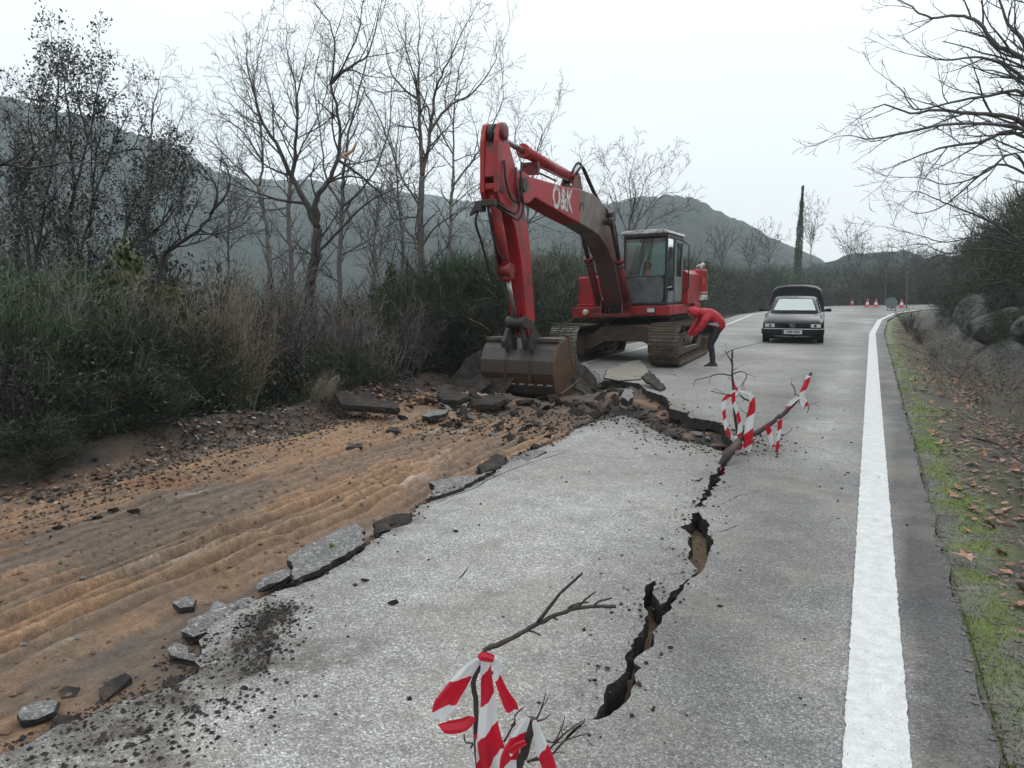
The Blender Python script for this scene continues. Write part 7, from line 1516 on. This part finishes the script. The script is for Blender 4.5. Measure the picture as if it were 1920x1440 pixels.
def tape(pts, w, label, seed, stripe=.11, name='barrier_tape', twist=.5, parent=None, ph=0.):
    """ribbon with folds; pts world; w width or list of widths"""
    P = smooth_pts(pts, 6); n = len(P); rr = random.Random(seed); ws = [q*(.92 if seed > 20 else 1) for q in (w if isinstance(w, (list, tuple)) else [w]*len(pts))]; V = []; U = []; s = 0; K = 6
    vd = (Vector(P[n//2])-Vector((0, 0, EYE))).normalized(); ph1 = rr.uniform(0, 6); ph2 = rr.uniform(0, 6)
    for i in range(n):
        if i: s += (P[i]-P[i-1]).length
        t = (P[min(i+1, n-1)]-P[max(i-1, 0)]).normalized(); side = t.cross(vd).normalized(); nn = side.cross(t).normalized(); an = twist*math.sin(s*9+ph1); wd = np.interp(i/(n-1), np.linspace(0, 1, len(ws)), ws)
        for k in range(K+1):
            v = k/K-.5; fold = wd*.16*math.sin(v*7+ph2+s*12)+wd*.08*math.sin(v*17+s*30); q = P[i]+side*(v*wd*math.cos(an))+nn*(v*wd*math.sin(an)+fold); V.append(tuple(q)); U.append((s/stripe/2+ph, v*wd/stripe))
    F_ = [(i*(K+1)+k, (i+1)*(K+1)+k, (i+1)*(K+1)+k+1, i*(K+1)+k+1) for i in range(n-1) for k in range(K)]; org = np.array(V[0]); me = np_mesh(name, np.array(V)-org, np.array(F_), TAPE, smooth=True, uvs=np.array(U))
    o = link(name, me); o.location = org; return tag(o, label, 'tape')
WETB = pm('wet_dark_wood', (.028, .022, .020), (.06, .045, .038), 12., .5, bmp=.5, bsc=60)
def branchwork(name, limbs, label, twl=.12, seed=1, mt=WETB, sp=.10):
    """limbs: (r0,r1,[(px,py,D)])"""
    g = Grow(seed); tk = MB(); org = None; rr = random.Random(seed); P = dict(n=[3, 4, 2], wig=[.1, .2, .2], up=[0, .05, .02], t0=[0, .25, .2], sp=[0, sp, .06], ang=[(0, 0), (30, 65), (30, 60)], len=[0, twl, twl*.4], rad=[.01, .0028, .0018], taper=.4)
    for r0, r1, pp in limbs:
        pts = [Vector(PD(a, b, d)) for a, b, d in pp]; sp_ = smooth_pts(pts, 4); n = len(sp_)
        if org is None: org = tuple(sp_[0])
        sp_ = [q+Vector((rr.gauss(0, 1), rr.gauss(0, 1), rr.gauss(0, 1)))*r0*.12 for q in sp_]; rad = [(r0+(r1-r0)*i/(n-1))*rr.uniform(.9, 1.15) for i in range(n)]; tk.tube(sp_, rad, 8); g.kids(sp_, rad, 1, P, .3)
    root = empty(name, org, label=label, cat='branch'); tk.build('stem', mt, root, org=org)
    if g.seg: V, F_ = g.mesh(4, .0012); tag(link('twigs', np_mesh('twigs', V-np.array(org), F_, mt), root), kind='stuff')
    return root
Z4 = lambda l, D=2.0: [(780+a/3.693, 1050+b/3.693, D) for a, b in l]
def Z4w(l, D=2.0): return [PD(a, b, d) for a, b, d in Z4(l, D)]
branchwork('tree_branch', [
    (.0075, .0065, [(912, 1640, 2.0), (902, 1480, 2.0)]+Z4([(420, 1300), (415, 1000), (400, 850), (440, 740), (460, 670), (490, 608)])),
    (.0075, .0045, Z4([(490, 608), (560, 590), (700, 520), (820, 455), (960, 385), (1100, 335), (1250, 322), (1385, 325)])),
    (.005, .0028, Z4([(845, 430), (920, 330), (1000, 230), (1100, 140), (1155, 88)])),
    (.0038, .002, Z4([(1050, 345), (1120, 320), (1190, 260), (1245, 218)])), (.0035, .002, Z4([(1050, 335), (1110, 305), (1195, 292)])), (.0035, .002, Z4([(1230, 315), (1270, 285), (1360, 262)])), (.003, .002, Z4([(780, 490), (820, 500), (862, 520)])), (.003, .002, Z4([(950, 400), (985, 412)]))],
    'dark forked branch wrapped in tape, standing in the foreground', twl=.0001, seed=3, sp=5)
branchwork('tree_branch', [
    (.013, .012, [(958, 1640, 1.95)]+Z4([(700, 1460), (750, 1330), (790, 1180), (800, 1095)], 1.95)),
    (.004, .0015, Z4([(770, 1400), (900, 1330), (1020, 1210), (1110, 1140), (1175, 1105)], 1.95)), (.004, .0015, Z4([(800, 1390), (930, 1350), (1040, 1250), (1200, 1200)], 1.95)), (.003, .0015, Z4([(610, 1260), (680, 1130), (690, 1070), (750, 1020)], 1.97)), (.003, .0012, Z4([(830, 1110), (870, 1020), (900, 920)], 1.95)), (.003, .0012, Z4([(820, 1120), (890, 1100), (930, 1065)], 1.95)), (.003, .0012, Z4([(880, 1240), (950, 1260), (1000, 1180), (1030, 1085)], 1.95)), (.003, .0015, Z4([(380, 1300), (390, 1270), (340, 1260), (335, 1200)], 2.0))],
    'thick sawn branch stub with fine twigs at the bottom of the frame', twl=.07, seed=4, sp=.05)
# foreground tape
tape(Z4w([(460, 690), (400, 720), (300, 850), (200, 1000), (150, 1100)], 1.99), [.010, .030, .052, .062, .030], 'wide tape end hanging left of the foreground branch', 1, stripe=.10, ph=.1)
tape(Z4w([(140, 1160), (230, 1160), (330, 1140), (400, 1080)], 1.98), [.012, .035, .035, .022], 'folded red tape tail at the lower left of the foreground branch', 2, stripe=.10, ph=.45)
tape(Z4w([(480, 690), (490, 850), (500, 1000), (500, 1150), (520, 1300), (560, 1450), (600, 1560)], 1.97), [.030, .036, .042, .055, .075, .085, .06], 'broad tape strip hanging down the middle of the foreground branch', 3, stripe=.085, ph=.3)
tape(Z4w([(470, 700), (545, 690), (560, 790), (600, 900), (650, 1000), (670, 1045)], 1.96), [.014, .03, .02, .028, .040, .035], 'tape end hanging right of the foreground branch', 5, stripe=.12, ph=.15)
tape(Z4w([(440, 690), (470, 670), (540, 685)], 1.95), [.02, .03, .02], 'red tape knot round the bend of the foreground branch', 6, stripe=.2, ph=.55)
tape(Z4w([(440, 1180), (470, 1300), (480, 1450), (540, 1560)], 1.985), [.04, .05, .04, .03], 'crumpled lower tape behind the middle strip in the foreground', 7, stripe=.07)
tape(Z4w([(775, 1090), (730, 1180), (680, 1280), (640, 1380), (640, 1500)], 1.93), [.014, .030, .040, .045, .05], 'tape draped left of the sawn stub', 8, stripe=.09, ph=.2)
tape(Z4w([(815, 1110), (850, 1220), (880, 1320), (920, 1430), (930, 1530)], 1.93), [.012, .026, .040, .042, .04], 'tape draped right of the sawn stub', 9, stripe=.09)
tape(Z4w([(640, 1340), (700, 1290), (760, 1260)], 1.92), [.02, .02, .015], 'narrow tape loop tied to the sawn stub', 10, stripe=.09, ph=.5)
# middle pile
Z5b = lambda l, D=7.2: [(1180+a/3.2725, 640+b/3.2725, D) for a, b in l]
def Z5w(l, D=7.2): return [PD(a, b, d) for a, b, d in Z5b(l, D)]
branchwork('tree_branch', [
    (.045, .03, Z5b([(440, 1010), (490, 910), (560, 770), (640, 660)], 6.6)+Z5b([(670, 600)], 7.2)),
    (.028, .012, Z5b([(670, 600), (760, 570), (870, 500), (960, 430), (1040, 350), (1085, 250), (1115, 190)])),
    (.014, .008, Z5b([(670, 600), (650, 480), (640, 350), (632, 210), (630, 110), (632, 50)])),
    (.013, .007, Z5b([(670, 600), (710, 530), (735, 420), (740, 370), (700, 350), (680, 330)])),
    (.007, .003, Z5b([(632, 210), (550, 200), (480, 220), (400, 240)])), (.006, .003, Z5b([(635, 200), (690, 185), (720, 215), (680, 280)])), (.007, .003, Z5b([(630, 130), (600, 80), (590, 60)])), (.006, .003, Z5b([(635, 330), (560, 320), (500, 305)])),
    (.006, .003, Z5b([(1020, 330), (1010, 280), (990, 255)])), (.006, .003, Z5b([(1040, 370), (1100, 400), (1090, 440)])), (.005, .002, Z5b([(900, 570), (960, 570), (1000, 535)]))],
    'long dark branch rising from the crack and leaning right, tied with tape', twl=.22, seed=6, sp=.16)
branchwork('root_stump', [(.03, .01, Z5b([(640, 690), (580, 690), (530, 710)], 7.)), (.03, .01, Z5b([(660, 640), (600, 680), (520, 740)], 7.)), (.03, .01, Z5b([(650, 720), (590, 760), (500, 800)], 6.9)), (.025, .01, Z5b([(630, 740), (600, 860), (520, 950)], 6.7))], 'brown splintered wood lying over the crack under the taped branch', twl=.12, seed=7, mt=pm('brown_wood', (.12, .075, .04), (.06, .04, .028), 10., .7, bmp=.4), sp=.12)
tape(Z5w([(632, 195), (640, 270), (670, 310), (600, 340), (580, 380), (585, 470), (605, 560), (640, 600)]), [.03, .035, .03, .04, .045, .035, .04, .05], 'looped tape round the upright twigs of the branch pile', 21, stripe=.09)
tape(Z5w([(640, 300), (640, 370), (660, 430), (680, 520), (670, 600)], 7.15), [.03, .04, .04, .045, .05], 'tape twisted down the middle of the branch pile', 22, stripe=.10, ph=.4)
tape(Z5w([(680, 310), (740, 325), (755, 400), (735, 510), (730, 600), (715, 700), (725, 810)], 7.1), [.03, .045, .07, .08, .09, .10, .10], 'widest tape strip hanging at the right of the branch pile', 23, stripe=.15)
tape(Z5w([(640, 590), (680, 640), (690, 690), (650, 745)], 7.05), [.08, .06, .06, .04], 'crumpled tape at the foot of the branch pile', 24, stripe=.08, ph=.2)
tape(Z5w([(560, 770), (520, 840), (490, 920), (460, 1020)], 6.55), [.02, .07, .09, .10], 'wide tape strip lying along the crack below the branch pile', 25, stripe=.14, ph=.35)
tape(Z5w([(570, 775), (580, 830), (590, 880)], 6.55), [.03, .06, .05], 'short tape end right of the strip along the crack', 26, stripe=.16, ph=.6)
tape(Z5w([(1100, 210), (1085, 260), (1060, 320), (1070, 370), (1085, 400)], 7.15), [.05, .06, .05, .07, .05], 'tape tied near the top of the leaning branch', 27, stripe=.13, ph=.4)
tape(Z5w([(1040, 340), (1000, 370), (965, 410)], 7.15), [.04, .05, .04], 'tape wound on the leaning branch below its top', 28, stripe=.13)
tape(Z5w([(845, 515), (860, 560), (870, 610), (885, 650)], 7.15), [.05, .06, .04, .03], 'left one of two tape tails under the leaning branch', 29, stripe=.11, ph=.6)
tape(Z5w([(925, 480), (920, 560), (910, 640), (905, 715)], 7.15), [.05, .04, .03, .04], 'right one of two tape tails under the leaning branch', 30, stripe=.10, ph=.5)

# ================================================================== HAZE
hz = MB(); hz.box((-1020, -1020, -45), (1020, 1020, 300))
m = bpy.data.materials.new('haze'); m.use_nodes = True; n = m.node_tree; n.nodes.remove(n.nodes['Principled BSDF']); pv = n.nodes.new('ShaderNodeVolumePrincipled'); pv.inputs['Color'].default_value = (.85, .94, 1., 1); pv.inputs['Density'].default_value = .00072; pv.inputs['Anisotropy'].default_value = .0
lk(n, pv.outputs[0], n.nodes['Material Output'].inputs['Volume']); o = hz.build('haze', m); tag(o, 'pale damp air over the valley', 'haze', kind='stuff')
